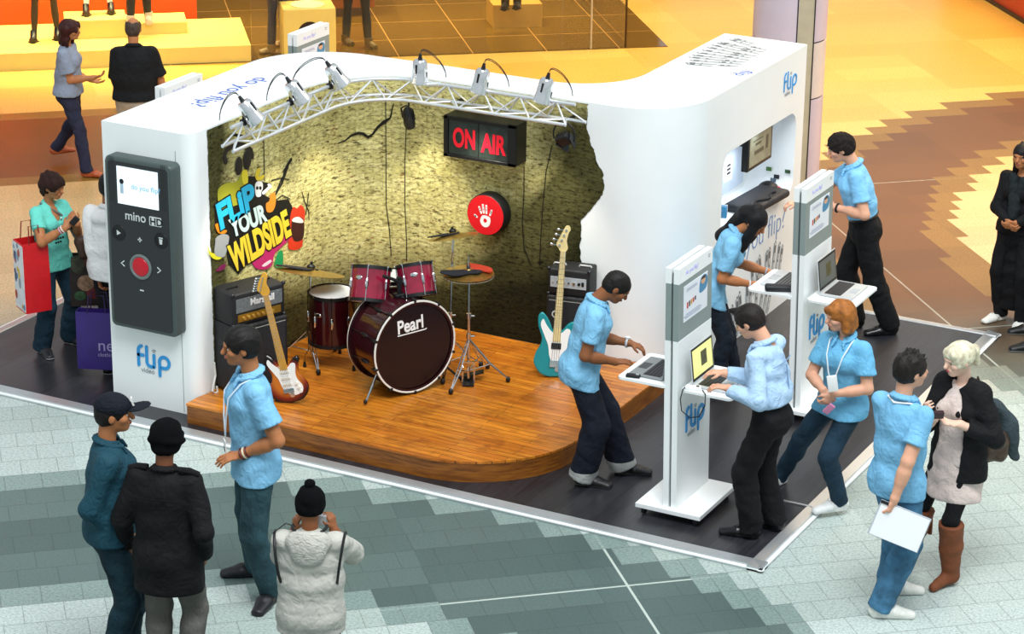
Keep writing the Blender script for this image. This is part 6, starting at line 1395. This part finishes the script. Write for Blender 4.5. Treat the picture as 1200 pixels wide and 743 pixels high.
person('man seen from behind in a black coat and black hat, grey jeans', P, 78, HT(P, 197, 493), 'm', lean=1, head=(-2, 6, 0), skin='dark', hair=None, feet={'L': (185, 805, 80), 'R': (222, 803, 70)}, face=False,
       hands={'L': (150, 640, .15), 'R': (240, 650, .0)}, curl=dict(L=.8, R=.8), top=dict(col='#111113', name='coat', sleeve=1.97, hem=-.15, flare=.06, g=.022, loose=1.08, slw=1.08, collar='full', bump=.35, var=.2), bottom=dict(col='#6a6862', var=.12, lw=1.05), shoes=dict(col='#17171a'), extra=hat)
# 4 ---- person in pale puffer vest taking a picture
P = G(367, 862)
def vest(c):
    Hf = Field(.006); hq, hs, Rh = c['hq'], c['hs'], c['Rh']
    Hf.ell(hq(0, -.012, .03), (.093*hs, .112*hs, .104*hs), Rh, .02); Hf.ell(hq(0, -.03, -.02), (.088*hs, .09*hs, .06*hs), Rh, .03); Hf.ell(hq(0, -.02, .145), (.034*hs, .034*hs, .03*hs), Rh, .01); Hf.cut(hq(0, 0, -.05), tuple(-(Rh@V3(0, 0, 1)))); Hf.ell(hq(0, .115, -.035), (.07*hs, .07*hs, .07*hs), Rh, 0, sub=True); Hf.noise = (.0025, 90, 4)
    fobj('bobble_hat', Hf, mat('black_wool', '#0d0d0f'), c['T'])
    tp, S, T = c['tp'], c['S'], c['T']
    F = Field(.008); F.ell(tp(0, -.055*S, .275*S), (.085*S, .04*S, .05*S), c['Rm'], .03); F.ell(tp(0, -.075*S, .235*S), (.062*S, .028*S, .05*S), c['Rm'], .04); F.ell(tp(0, -.02*S, .305*S), (.05*S, .05*S, .045*S), c['Rm'], .0, sub=True); fobj('hood', F, cloth('vest_cream', '#bcbab1'), T)
    m = MB(); m.tube([Vector(tp(.062*S*math.cos(a), (-.012-.07*math.sin(a)*.9)*S, (.312+.006*math.cos(2*a))*S)) for a in [math.radians(-10+200*i/14) for i in range(15)]], .010, 8); m.build('hood_trim', BLACK, T, smooth=True)
    for s, k in ((-1, 'L'), (1, 'R')):
        m = MB(); m.tube([Vector(tp(s*(.112+.014*math.sin(a))*S, (-.0+.075*math.cos(a))*S, (.19+.1*math.sin(a))*S)) for a in [math.radians(30+16*i) for i in range(14)]], .009, 6); m.build('armhole_piping', BLACK, T, smooth=True)
    a_ = Vector(tp(-.05*S, -.0*S, .31*S)); m = MB(); m.tube([a_, a_+Vector((-.06, .0, .02)), a_+Vector((-.13, -.03, -.03)), a_+Vector((-.1, -.06, -.06))], .004, 5); m.build('cord', BLACK, T)
    held('camera', 'silver camera held up to the face of the person in the puffer vest', 'camera', c, 'R', (.1, .05, .06), mat('cam_silver', '#b9bcc0', .3, .5), (-.06, .02, .01), (0, 0, 0), parts=(('lens', (0, .03, 0), (.045, .02, .045), BLACK),))
person('person seen from behind in a cream quilted vest and black bobble hat photographing', P, 88, HT(P, 367, 572), lean=3, head=(0, 4, 0), skin='brown', hair=None, face=False, feet={'L': (350, 865, 90), 'R': (385, 862, 85)},
       hands={'L': (345, 622, .12), 'R': (391, 620, .12)}, pole={'eL': (-.55, .3, -1), 'eR': (.55, .3, -1)}, curl=dict(L=.8, R=.8), handdir={'L': (.15, .1, 1), 'R': (-.15, .1, 1), 'Ln': (.8, .5, 0), 'Rn': (-.8, .5, 0)}, top=dict(col='#bcbab1', name='quilted_vest', sleeve=1.35, slw=.9, hem=-.09, g=.02, noise=(.002, 30, 3), loose=1.16, collar=0, bump=.3, quilt=1), bottom=dict(col='#2a2c30'), shoes=dict(col='#17171a'), extra=vest)
# 5 ---- man typing at the front kiosk
person.ground = .036
P = G(691, 563, .036)
def ex(c): watch(c, 'L')
person('man in a light blue polo bending over the laptop left of the front kiosk', P, 2, 1.71, lean=14, head=(0, 42, 0), neckf=.55, skin='brown', hair=dict(HBLK, style='buzz', th=.008), off=(0, -.09),
       feet={'R': (683, 567, -18), 'L': (729, 554, -6)}, hands={'R': (722, 424, -.12), 'L': (738, 402, .14)}, pole={'eR': (.3, -.6, -1), 'eL': (-.3, -.4, -1)}, curl=dict(L=.55, R=.55), handdir={'R': (1, .15, .0), 'Rn': (0, .1, -1), 'L': (1, -.2, -.25), 'Ln': (.2, 0, -1)},
       top=dict(POLO, hem=-.075, belly=.9), bottom=dict(DKJ, cuff='#a9aca8', lw=1.28, hemw=1.15, puddle=0), shoes=dict(col='#19191c', sole='#6a6a66', lace='#333335'), extra=ex)
# 6 ---- long haired woman
P = G(846, 456, .036)
def ex(c): wristband(c, 'R', ('#d9d9de',), .016, 0, 'watch', .017); wristband(c, 'L', ('#b9c6d8',), .012)
lh = [((-.05, -.05, .0), (-.075, -.08, -.3), .06, .035), ((.0, -.09, .02), (-.03, -.15, -.34), .075, .05), ((.06, .02, .0), (.085, .06, -.26), .04, .03), ((.065, .05, -.02), (.07, .1, -.36), .03, .022), ((-.06, .03, .0), (-.075, .06, -.2), .04, .03), ((.0, -.05, .08), (.0, -.1, .0), .07, .07)]
person('long black haired woman in a light blue polo typing at the rear kiosk', P, -6, 1.66, 'f', lean=26, head=(-22, 36, 0), neckf=.4, skin='tan', hair=dict(col='#0f0d10', style='long', th=.014, blobs=lh, noise=(.003, 45, 2)), off=(0, -.14),
       feet={'R': (840, 460, -10), 'L': (860, 450, -5)}, hands={'R': (880, 333, -.12), 'L': (901, 319, .12)}, pole={'eR': (.3, -.6, -1), 'eL': (-.4, -.4, -1)}, curl=dict(L=.35, R=.35), handdir={'R': (1, .3, .1), 'Rn': (0, 0, -1), 'L': (1, -.1, .0), 'Ln': (0, 0, -1)},
       top=dict(POLO, hem=-.06, sleeve=.78), bottom=dict(DKJ, col='#1c2430'), shoes=dict(col='#1a1a1c'), extra=ex)
# 7 ---- man in dress shirt
P = G(888, 626, .036)
def ex(c):
    T = c['T']; tp, S = c['tp'], c['S']; m = MB(); m.tube([Vector(tp(x*S, -.074*S*(1.08-2*abs(x)*abs(x)*10), .215*S)) for x in (-.085, -.04, 0, .04, .085)], .004, 5); m.build('yoke_seam', cloth('shirt_seam', '#8fb0d4'), T)
    m = MB(); m.tube([Vector(tp(0, -.087*S, .205*S)), Vector(tp(0, -.085*S, .1*S))], .005, 5); m.build('back_pleat', cloth('shirt_seam', '#8fb0d4'), T)
person('man in a pale blue dress shirt and black trousers at the front kiosk laptop', P, 152, 1.74, lean=10, head=(0, 30, 0), neckf=.4, skin='fair', hair=dict(col='#1d1512', style='short', th=.013, blobs=(((0, .06, .1), (0, .1, .12), .03, .015),)), off=(0, -.06),
       feet={'L': (880, 629, 165), 'R': (908, 620, 150)}, hands={'L': (853, 455, -.1), 'R': (848, 437, .2)}, pole={'eL': (-.4, -.6, -1), 'eR': (.4, -.6, -1)}, curl=dict(L=.5, R=.5), handdir={'Ln': (0, 0, -1), 'Rn': (0, 0, -1), 'L': (-1, .3, .1), 'R': (-1, .0, .1)},
       top=dict(col='#b4d2f0', name='dress_shirt', sleeve=1.9, hem=.045, g=.016, loose=1.16, slw=1.05, noise=(.006, 26, 9), bump=.25), bottom=dict(BLK, lw=1.12), shoes=dict(col='#141416', rough=.25), extra=ex)
# 8 ---- tall man at the back
P = G(1014, 388, .036)
def ex(c): wristband(c, 'L', ('#1a1a1c',), .02, 0, 'watch', .018)
person('man in a light blue polo and black trousers reaching past the rear kiosk', P, 178, 1.80, lean=15, head=(0, 20, 0), neckf=.3, skin='fair', hair=dict(col='#1b1310', style='curly', th=.018, noise=(.004, 130, 3)), off=(0, .06),
       feet={'L': (1043, 391, 192), 'R': (1003, 383, 182)}, hands={'L': (979, 243, -.12), 'R': (931, 241, .3)}, pole={'eL': (-.5, -.5, -1), 'eR': (0, -.3, -1)}, curl=dict(L=.6, R=.8), handdir={'Rn': (0, 0, -1), 'R': (-1, -.1, 0)},
       top=dict(POLO, hem=.04, col='#82c2ec'), bottom=dict(BLK, lw=1.12), shoes=dict(col='#121214', rough=.25), extra=ex)
# 9 ---- bob haired woman
P = G(972, 590, .036)
def ex(c):
    lanyard(c, '#e6f0f4', False, .14)
    held('mobile_phone', 'pink mobile phone in the lowered hand of the bob-haired woman', 'phone', c, 'L', (.045, .02, .09), mat('phone_pink', '#d98ab0', .3), (.05, -.02, -.09), (20, 35, 0))
    held('name_card', 'white card hanging at the waist of the bob-haired woman', 'card', c, 'R', (.07, .012, .12), WHT, (.03, -.03, .1), (0, -10, 0))
bob = [((-.06, -.03, .02), (-.075, -.01, -.1), .045, .03), ((.06, -.03, .02), (.075, -.01, -.1), .045, .03), ((0, -.07, .0), (0, -.085, -.1), .06, .05), ((-.045, -.05, 0), (-.05, -.055, -.11), .05, .035), ((.045, -.05, 0), (.05, -.055, -.11), .05, .035), ((-.035, .07, .075), (.035, .08, .06), .025, .022)]
person('woman with a ginger bob in a light blue polo, hands clasped, weight on one leg', P, 232, 1.66, 'f', lean=4, side=0, head=(-38, 12, 0), skin='fair', hair=dict(col='#a8662a', style='bob', th=.013, blobs=bob, noise=(.0025, 70, 3)), off=(-.06, .0), drop=.06,
       feet={'L': (984, 597, 200), 'R': (914, 566, 225)}, hands={'L': (975, 462, -.24), 'R': (965, 458, -.22)}, pole={'eL': (-1, -.6, -.3), 'eR': (1, -.6, -.3)}, curl=dict(L=.9, R=.9), handdir={'L': (-.6, -.1, -.8), 'R': (.5, -.2, -.9), 'Ln': (-.4, 1, 0), 'Rn': (.4, 1, 0)},
       top=dict(POLO, hem=-.06, col='#6fb6dd'), bottom=dict(JEAN, col='#213a4c'), shoes=dict(col='#e2e4e2', sole='#f0f0ee'), extra=ex)
# 10 ---- man with papers
person.ground = 0.
P = G(1038, 712)
def ex(c):
    T = c['T']; tp, S = c['tp'], c['S']; m = MB(); m.tube([Vector(tp(a, b_, z)) for a, b_, z in ((-.05*S, -.03*S, .292*S), (0, -.058*S, .287*S), (.045*S, -.03*S, .29*S), (.055*S, .03*S, .27*S), (.05*S, .07*S, .22*S))], .007, 6); m.build('lanyard', WHT, T, smooth=True)
    h = wpt(c, c['wr']['R']); Q = Matrix.Translation(h+RT0*.02-AW*.03+Vector((0, 0, -.16))) @ Matrix.Rotation(YAW+math.radians(-12), 4, 'Z') @ Matrix.Rotation(math.radians(18), 4, 'Y') @ Matrix.Rotation(math.radians(-12), 4, 'X')
    t = thing('clipboard', 'white papers on a clipboard held low by the man in jeans', 'clipboard', M=Q); MB().box((.02, 0, 0), (.34, .006, .24), 0, None, .002).build('board', mat('board_grey', '#b9c0c8', .5), t); MB().box((.022, -.006, -.003), (.325, .004, .225), 0).build('paper', mat('paper_white', '#f2f4f6', .6, 0, .01), t); MB().box((-.11, -.012, .11), (.08, .008, .02), 0, None, .003).build('clip', STEELD, t)
person('man in a light blue polo and blue jeans with his back turned, holding white papers', P, 42, HT(P, 1062, 407)*.99, lean=2, head=(-20, 2, 0), skin='fair', hair=dict(col='#1d1613', style='short', th=.015, spike=1), off=(.02, .0),
       feet={'R': (1030, 722, -4), 'L': (1042, 695, 2)}, hands={'R': (1048, 586, -.27), 'L': (1075, 575, .18)}, pole={'eR': (.5, -1, -.2)}, curl=dict(R=.8), top=dict(POLO, hem=-.07, col='#7cbbe2'), bottom=dict(col='#457596', var=.3, lw=1.14, vs=8), shoes=dict(col='#e4e4dc', sole='#f2f2ee', lace='#2a2a30'), extra=ex)
# 11 ---- blonde woman
P = G(1112, 674)
def ex(c):
    T, tp, S = c['T'], c['tp'], c['S']
    held('mobile_phone', 'dark phone held up by the blonde woman', 'phone', c, 'R', (.1, .03, .05), mat('phone_maroon', '#3a2028', .25), (.0, -.02, .02), (10, 0, 10))
    # dress skirt
    F = Field(.009); F.cone(tp(0, 0, .1*S), c['Pc']+V3(0, 0, -.02*S), .064*S, .078*S, .02, (c['rt'], 1.3)); F.cone(c['Pc']+V3(0, 0, -.02*S), c['Pc']+V3(0, .015*S, -.17*S), .078*S, .096*S, .03, (c['rt'], 1.3)); F.cut(c['Pc']+V3(0, 0, -.175*S), (0, 0, -1)); F.noise = (.004, 34, 8)
    fobj('dress_skirt', F, cloth('dress_blush', '#d9c6be', .85, .5, 110), T)
    # blazer: open front shell
    F = Field(.0085); F.cone(tp(0, -.0, -.09*S), tp(0, -.0, .1*S), .097*S, .076*S, .03, (c['rt'], 1.36)); F.cone(tp(0, 0, .1*S), tp(0, .0, .2*S), .074*S, .082*S, .03, (c['rt'], 1.34)); F.cone(tp(0, 0, .2*S), tp(0, -.008*S, .25*S), .08*S, .05*S, .04, (c['rt'], 1.35))
    sh, elb, wr = c['sh'], c['elb'], c['wr']; F.cone(tp(-.08*S, -.006*S, .268*S), tp(.08*S, -.006*S, .268*S), .045*S, .045*S, .05)
    for s in 'LR': F.cone(sh[s], elb[s], .044*S, .037*S, .03); F.cone(elb[s], elb[s]+(wr[s]-elb[s])*.78, .037*S, .031*S, .02, end=0)
    F.ell(tp(0, .10*S, .06*S), (.07*S, .1*S, .27*S), c['Rm'], 0, sub=True); F.ell(tp(0, .015*S, .32*S), (.04*S, .045*S, .05*S), c['Rm'], 0, sub=True); F.cut(tp(0, 0, -.09*S), tuple(-(c['Rm']@V3(0, 0, 1)))); F.noise = (.003, 28, 5)
    fobj('blazer', F, cloth('blazer_black', '#121214'), T)
    F = Field(.0065)
    for x in (-1, 1): F.cone(tp(x*.035*S, -.01*S, .305*S), tp(x*.045*S, .07*S, .19*S), .012*S, .014*S, .02)
    fobj('lapel', F, cloth('blazer_black', '#121214'), T)
    # boots
    for s in 'LR':
        a, k, t = c['ank'][s], c['knee'][s], c['toe'][s]; F = Field(.0075); F.cone(a+V3(0, 0, -.01*S), a+(k-a)*.5, .034*S, .046*S, .02); F.cone(a+(k-a)*.5, a+(k-a)*.93, .046*S, .05*S, .02, end=0)
        F.cone(a+V3(0, 0, -.012*S), a+t*.10*S+V3(0, 0, -.034*S), .03*S, .018*S, .02); F.cone(a-t*.018*S+V3(0, 0, -.01*S), a-t*.022*S+V3(0, 0, -.046*S), .014*S, .009*S, .01, end=0); F.cut((0, 0, .002), (0, 0, -1)); F.noise = (.003, 60, 3)
        fobj('boot', F, mat('tan_suede', '#7a4222', .7, 0, .12, 14, .3, 60), T)
        q = a+(k-a)*.86; sd2 = nrm_(np.cross(t, V3(0, 0, 1))); m = MB(); q2 = q-t*.05*S; m.tube([Vector(q2), Vector(q2+V3(0, 0, -.1)-t*.02), Vector(q2+V3(0, 0, -.2)-t*.01)], [.008, .008, .016], 8); m.build('boot_tassel', mat('tan_suede', '#7a4222'), T, smooth=True)
pon = [((0, -.095, .04), (.02, -.135, .01), .035, .04), ((.02, -.135, .01), (.02, -.15, -.09), .042, .025), ((-.05, .06, .07), (.05, .05, .05), .03, .03), ((.06, .04, .05), (.07, .03, -.02), .022, .014), ((-.06, .04, .05), (-.068, .04, -.02), .022, .012)]
c11 = person('blonde woman with ponytail in black blazer, pale dress and tan boots', P, 222, 1.72, 'f', lean=2, head=(-18, 12, 0), skin='pale', hair=dict(col='#f7dfc0', brow='#9a8a5c', style='pony', th=.015, blobs=pon, noise=(.0008, 90, 3)), off=(.0, .0),
       feet={'L': (1113, 684, 222), 'R': (1064, 660, 215)}, hands={'R': (1094, 490, -.2), 'L': (1124, 497, -.2)}, pole={'eR': (.8, -.8, -.5), 'eL': (-.9, -.7, -.5)}, curl=dict(R=.9, L=.35), handdir={'R': (-.6, -.1, .7), 'L': (-1, -.1, .15), 'Ln': (0, -.2, 1), 'Rn': (1, .3, .3)}, lips='#c4646a',
       top=dict(col='#dccac2', name='dress_top', sleeve=.1, hem=-.03, collar=0, g=.006, bump=.5, bs=110), bottom=dict(col='#101012', name='tights', lw=.86, g=.004, belt=False), shoes=None, extra=ex)
# her shoulder bag and the jacket over it
def bagsh(name, label, cat_, pts, mt, strap=None, noise=(.006, 30, 2), sm=None, res=.009):
    c = Vector(pts[0][0]); t = thing(name, label, cat_, c); F = Field(res)
    for a, b_, r1, r2, fl_ in pts: F.cone(np.array(Vector(a)-c), np.array(Vector(b_)-c), r1, r2, .02, fl_)
    F.noise = noise; fobj('body', F, mt, t)
    if strap: MB().tube([Vector(p)-c for p in strap], .008, 6).build('strap', sm or mt, t, smooth=True)
    return t
aw = tuple(AW)
W = lambda px, py, a: atP(px, py, P, a)
bagsh('shoulder_bag', 'brown metallic shoulder bag under the arm of the blonde woman', 'bag', [(W(1152, 522, .02), W(1166, 516, .02), .085, .085, (tuple(RT0), 1.25)), (W(1150, 530, .02), W(1168, 528, .02), .075, .075, None)], mat('bronze_leather', '#57463a', .35, .4, .3, 16, .5, 30), [W(1148, 510, 0), W(1142, 470, -.02), W(1146, 442, .02), W(1156, 470, .08), W(1168, 505, .06)])
bagsh('folded_jacket', 'dark grey jacket slung over the shoulder bag of the blonde woman', 'jacket', [(W(1170, 482, .06), W(1182, 500, .06), .05, .07, None), (W(1182, 500, .06), W(1188, 534, .05), .075, .035, None), (W(1166, 478, .06), W(1180, 520, .1), .05, .06, None)], cloth('jacket_slate', '#39454a', .8, .5, 30), noise=(.01, 28, 6))
# 12 ---- woman in black at the right edge
P = G(1184, 374)
def ex(c):
    T, S, Pc = c['T'], c['S'], c['Pc']; F = Field(.011); F.cone(c['tp'](0, 0, .1*S), Pc, .066*S, .075*S, .02, (c['rt'], 1.3)); F.cone(Pc, V3(0, 0, .1*S), .08*S, .085*S, .03, (c['rt'], 1.3)); F.cut((0, 0, .075*S), (0, 0, -1)); F.noise = (.008, 22, 5); fobj('long_coat_skirt', F, cloth('abaya_black', '#0e0e11', .85, .4, 30), T)
    F = Field(.009); tp = c['tp']; F.cone(tp(-.03*S, .055*S, .27*S), tp(.01*S, .085*S, .05*S), .02*S, .03*S, .02); F.cone(tp(.03*S, .05*S, .28*S), tp(.0, .08*S, .1*S), .02*S, .025*S, .02); F.noise = (.004, 40, 1); fobj('scarf', F, cloth('scarf_grey', '#22282a', .9, .5, 60), T)
person('woman in a long black coat and white flat shoes at the right edge', P, 236, HT(P, 1195, 165), 'f', lean=0, head=(-4, 4, 0), skin='tan', hair=dict(col='#100c0e', style='long', th=.014, blobs=[((-.06, -.04, .02), (-.08, -.03, -.2), .04, .03), ((.06, -.04, .02), (.08, -.03, -.2), .04, .03), ((0, -.08, .02), (0, -.1, -.2), .06, .05), ((0, -.03, .09), (0.02, -.03, .125), .03, .01)]),
       feet={'R': (1172, 374, 215), 'L': (1197, 383, 240)}, hands={'R': (1182, 262, -.2), 'L': (1190, 262, -.2)}, curl=dict(L=.8, R=.8), pole={'eR': (1, -.5, -.3), 'eL': (-1, -.5, -.3)}, top=dict(col='#101013', name='long_coat', sleeve=1.95, hem=-.03, g=.016, collar=0, loose=1.1), bottom=dict(col='#0f0f12'), shoes=dict(col='#ecebe4', sole='#d8d4c8', flat=1), extra=ex)
# a passer-by almost out of the frame
P = G(1256, 403)
person('passer-by cut off by the right edge, only dark trainers showing', P, 180, 1.76, lean=0, skin='fair', hair=HBLK, feet={'R': (1212, 391, 180), 'L': (1214, 411, 182)}, off=(0, -.1), top=dict(col='#2a2c33', sleeve=1.9, name='jacket'), bottom=dict(col='#1b1b20'), shoes=dict(col='#16181a', sole='#c9d2d4'))
# 13 ---- woman in turquoise top
person.ground = .036
P = G(66, 411, .036)
def ex(c):
    T, tp, S = c['T'], c['tp'], c['S']
    Rm4 = Matrix([list(r)+[0] for r in c['Rm']]+[[0, 0, 0, 1]])
    Q = Rm4.copy(); Q.translation = Vector(tp(.095*S, .085*S, .165*S)); Q = Q @ basis((0, 0, 0), (-1, -.0, 0), (0, 0, 1)); text('print_word', 'HENLEY', .062, Q @ Matrix.Translation((.03, 0, .034)), CRK, T, .003, .003, .95, world=False)
    for i in range(7):
        m = MB(); m.sph((.06+.025*(i % 4), -.05-.03*(i//4), .03), (.011, .009, .006), 8, 6, 0, Q); m.build('print_dot', CRK, T)
    for s in 'R': wristband(c, s, ('#e8e4da', '#c9a0b0'), .012)
    m = MB(); m.tube([Vector(tp(.05*S, -.02*S, .3*S)), Vector(tp(-.02*S, .065*S, .24*S)), Vector(tp(-.075*S, .10*S, .12*S)), Vector(tp(-.10*S, .10*S, .02*S))], .009, 6); m.build('bag_strap', mat('strap_grey', '#6a6a68', .5), T, smooth=True)
    m = MB(); m.sph(tuple(tp(-.01*S, .075*S, .222*S)), (.01, .008, .014), 8, 6); m.build('pendant', CHROME, T, smooth=True)
    held('mobile_phone', 'small dark phone in the hands of the woman in turquoise', 'phone', c, 'R', (.05, .02, .09), BLACK, (.03, -.02, .03), (20, 40, 0))
person('curly haired woman in a turquoise printed T-shirt and jeans with shopping bags', P, -38, HT(P, 60, 199), 'f', lean=2, head=(14, 14, 0), skin='tan', hair=dict(col='#2b140e', style='curly', th=.03, noise=(.006, 70, 3), blobs=[((0, -.05, .02), (0, -.07, -.07), .07, .05)]), build=1.04,
       feet={'R': (50, 413, -60), 'L': (82, 402, -25)}, hands={'R': (76, 267, -.3), 'L': (90, 262, -.1)}, pole={'eR': (.7, -.4, -1), 'eL': (-.6, -.4, -1)}, curl=dict(L=.8, R=.8), handdir={'R': (.6, .3, .6), 'L': (-.5, .1, .8), 'Rn': (.3, 1, 0), 'Ln': (-.3, 1, 0)},
       top=dict(col='#6fd6c6', name='t_shirt', sleeve=.6, hem=-.06, collar=0, v=1.3, g=.012, belly=.9), bottom=dict(JEAN, col='#1f3a4a', hemw=1.3, lw=1.08), shoes=dict(col='#26262a', sole='#c9c9c9', lace='#e8e8e8'), extra=ex)
def paperbag(label, c, w, d, h, rz, col, face=None, mats_=None, tilt=0., decor=None, handle='#8a1a1a'):
    t = thing('shopping_bag', label, 'bag', M=Matrix.Translation(c) @ Matrix.Rotation(rz, 4, 'Z') @ Matrix.Rotation(tilt, 4, 'Y'))
    m = MB(); wv = .0
    m.loft([[(-w/2, -d/2, 0), (w/2, -d/2, 0), (w/2, d/2, 0), (-w/2, d/2, 0)], [(-w/2, -d/2, h*.5), (0, -d/2-.008, h*.5), (w/2, -d/2, h*.5), (w/2, d/2, h*.5), (-w/2, d/2, h*.5)][:1]+[(w/2, -d/2, h*.5), (w/2, d/2, h*.5), (-w/2, d/2, h*.5)], [(-w/2, -d*.42, h), (w/2, -d*.42, h), (w/2, d*.42, h), (-w/2, d*.42, h)], [(-w/2+.006, -d*.40, h), (w/2-.006, -d*.40, h), (w/2-.006, d*.40, h), (-w/2+.006, d*.40, h)], [(-w/2+.006, -d*.40, h*.7), (w/2-.006, -d*.40, h*.7), (w/2-.006, d*.4, h*.7), (-w/2+.006, d*.4, h*.7)]])
    m.build('body', mat('bag_'+col, col, .4, 0, .06, 8, .3, 12), t)
    for s in (-1, 1): m = MB(); m.tube([(-w*.22, s*d*.42, h-.01), (-w*.18, s*d*.35, h+.14), (w*.18, s*d*.35, h+.14), (w*.22, s*d*.42, h-.01)], .005, 6); m.build('handle', mat('handle_'+handle, handle, .6), t, smooth=True)
    if decor: decor(t, w, d, h)
    return t
def dec1(t, w, d, h):
    rs = random.Random(2)
    MB().box((-w/2-.001, 0, h*.5), (.002, d*.97, h*.96)).build('printed_side', mat('bagprint_pale', '#dfe4ea', .4, 0, .1), t)
    for i in range(16):
        cl = ('#5a86b0', '#c9482e', '#e0b84a', '#8a9aa8', '#3a4a6a')[i % 5]; m = MB(); m.sph((-w/2-.003, rs.uniform(-.4, .4)*d, rs.uniform(.06, .95)*h), (.003, rs.uniform(.01, .03), rs.uniform(.015, .05)), 8, 6); m.build('printed_patch', mat('bp_'+cl, cl, .5, 0, .2), t)
q = atP(40, 361, P, -.22); paperbag('glossy red shopping bag with a pale printed side on the woman in turquoise', Vector((q.x, q.y, q.z)), .22, .22, .58, YAW+math.radians(32), '#cf1a20', decor=dec1)
def dec2(t, w, d, h):
    for i, (x, z, rx, rz_, cl) in enumerate(((-.02, .22, .07, .07, '#a88468'), (.05, .42, .09, .06, '#6a3a34'), (-.08, .4, .06, .08, '#4a4a3a'), (.06, .12, .08, .05, '#7a2a2a'), (-.07, .1, .05, .04, '#3a5a3a'))): m = MB(); m.sph((x, -d/2-.001, z*.9), (rx, .003, rz_), 12, 8); m.build('printed_patch', mat('bp_'+cl, cl, .5, 0, .3, 30), t)
q = atP(105, 355, P, .1); paperbag('dark patterned shopping bag between the turquoise top and the white hoodie', q, .3, .14, .42, YAW+math.radians(8), '#2e2320', decor=dec2, handle='#3a2a20')
bagsh('handbag', 'brown handbag hanging at the hip of the woman in turquoise', 'bag', [(W(93, 285, .0) if False else atP(94, 283, P, -.1), atP(99, 297, P, -.1), .055, .045, None)], mat('brown_leather', '#4a3326', .45, 0, .2), None)
# 14 ---- person in white hoodie behind the panel
P = G(137, 431, .036)
def ex(c): pass
person('person in a white hooded top half hidden behind the left end of the booth', P, 75, 1.66, lean=0, skin='brown', hair=HBLK, face=False, feet={'L': (128, 437, 80), 'R': (146, 430, 75)}, hands={'L': (120, 350, -.08), 'R': (152, 340, .1)}, curl=dict(L=.9),
       top=dict(col='#eceaea', name='hooded_top', sleeve=1.9, g=.022, hem=-.06, loose=1.12, blobs=[((-.04, -.06, .25), (.04, -.06, .25), .03, .03)]), bottom=dict(col='#17171b'), shoes=dict(col='#1a1a1e', sole='#e8e8e8'))
def dec3(t, w, d, h):
    text('bag_word', 'next', .14, basis((-.0, -d/2-.003, h*.34), (1, 0, 0), (0, 0, 1)), mat('bag_print_pale', '#9a8fc0', .5), t, .001, world=False); text('bag_word', 'clothing', .045, basis((-.0, -d/2-.003, h*.24), (1, 0, 0), (0, 0, 1)), mat('bag_print_pale', '#9a8fc0', .5), t, .001, world=False)
q = atP(118, 430, P, -.22); paperbag('deep purple shopping bag hanging by the white hoodie person', Vector((q.x, q.y, q.z)), .34, .12, .48, YAW+math.radians(-6), '#33216e', decor=dec3, handle='#2a1a4a')
person.ground = 0.
# 15 ---- woman walking at top left
P = G(85, 200)
person('auburn haired woman in a grey top and jeans walking at top left', P, -6, HT(P, 88, 20), 'f', lean=2, head=(-4, 4, 0), skin='tan', hair=dict(col='#3a120e', style='bob', th=.016, blobs=[(tuple(a), tuple((b_[0], b_[1], b_[2]-.06)), r1, r2) for a, b_, r1, r2 in bob], noise=(.004, 60, 2)),
       feet={'R': (102, 207, -6), 'L': (66, 190, 30, .09)}, hands={'R': (110, 91, -.12), 'L': (108, 94, .12)}, pole={'eR': (.2, -.8, -1), 'eL': (-.2, -.8, -1)}, curl=dict(R=.5, L=.5), handdir={'R': (1, 0, .25), 'Rn': (0, 0, 1), 'Ln': (0, 0, 1)},
       top=dict(col='#8d97ab', name='blouse', sleeve=.72, hem=-.02, collar=0, g=.02, loose=1.2, slw=1.15), bottom=dict(col='#2b2d42', lw=1.0, vs=12), shoes=dict(col='#b0522a', flat=1, sole='#7a3a1a'))
# 16 ---- bald man
P = G(163, 214)
person('balding man seen from behind in a black shirt and beige trousers', P, 95, HT(P, 171, 19), lean=1, head=(-6, 0, 0), skin='tan', hair=dict(col='#4a3c34', style='bald', th=.006), face=False, feet={'L': (150, 214, 95), 'R': (178, 213, 90)}, build=1.14,
       hands={'L': (141, 128, .05), 'R': (196, 122, .1)}, top=dict(col='#121316', name='short_sleeve_shirt', sleeve=.85, slw=1.2, hem=-.02, g=.02, loose=1.15), bottom=dict(col='#b3a595'), shoes=dict(col='#3a2a20'))
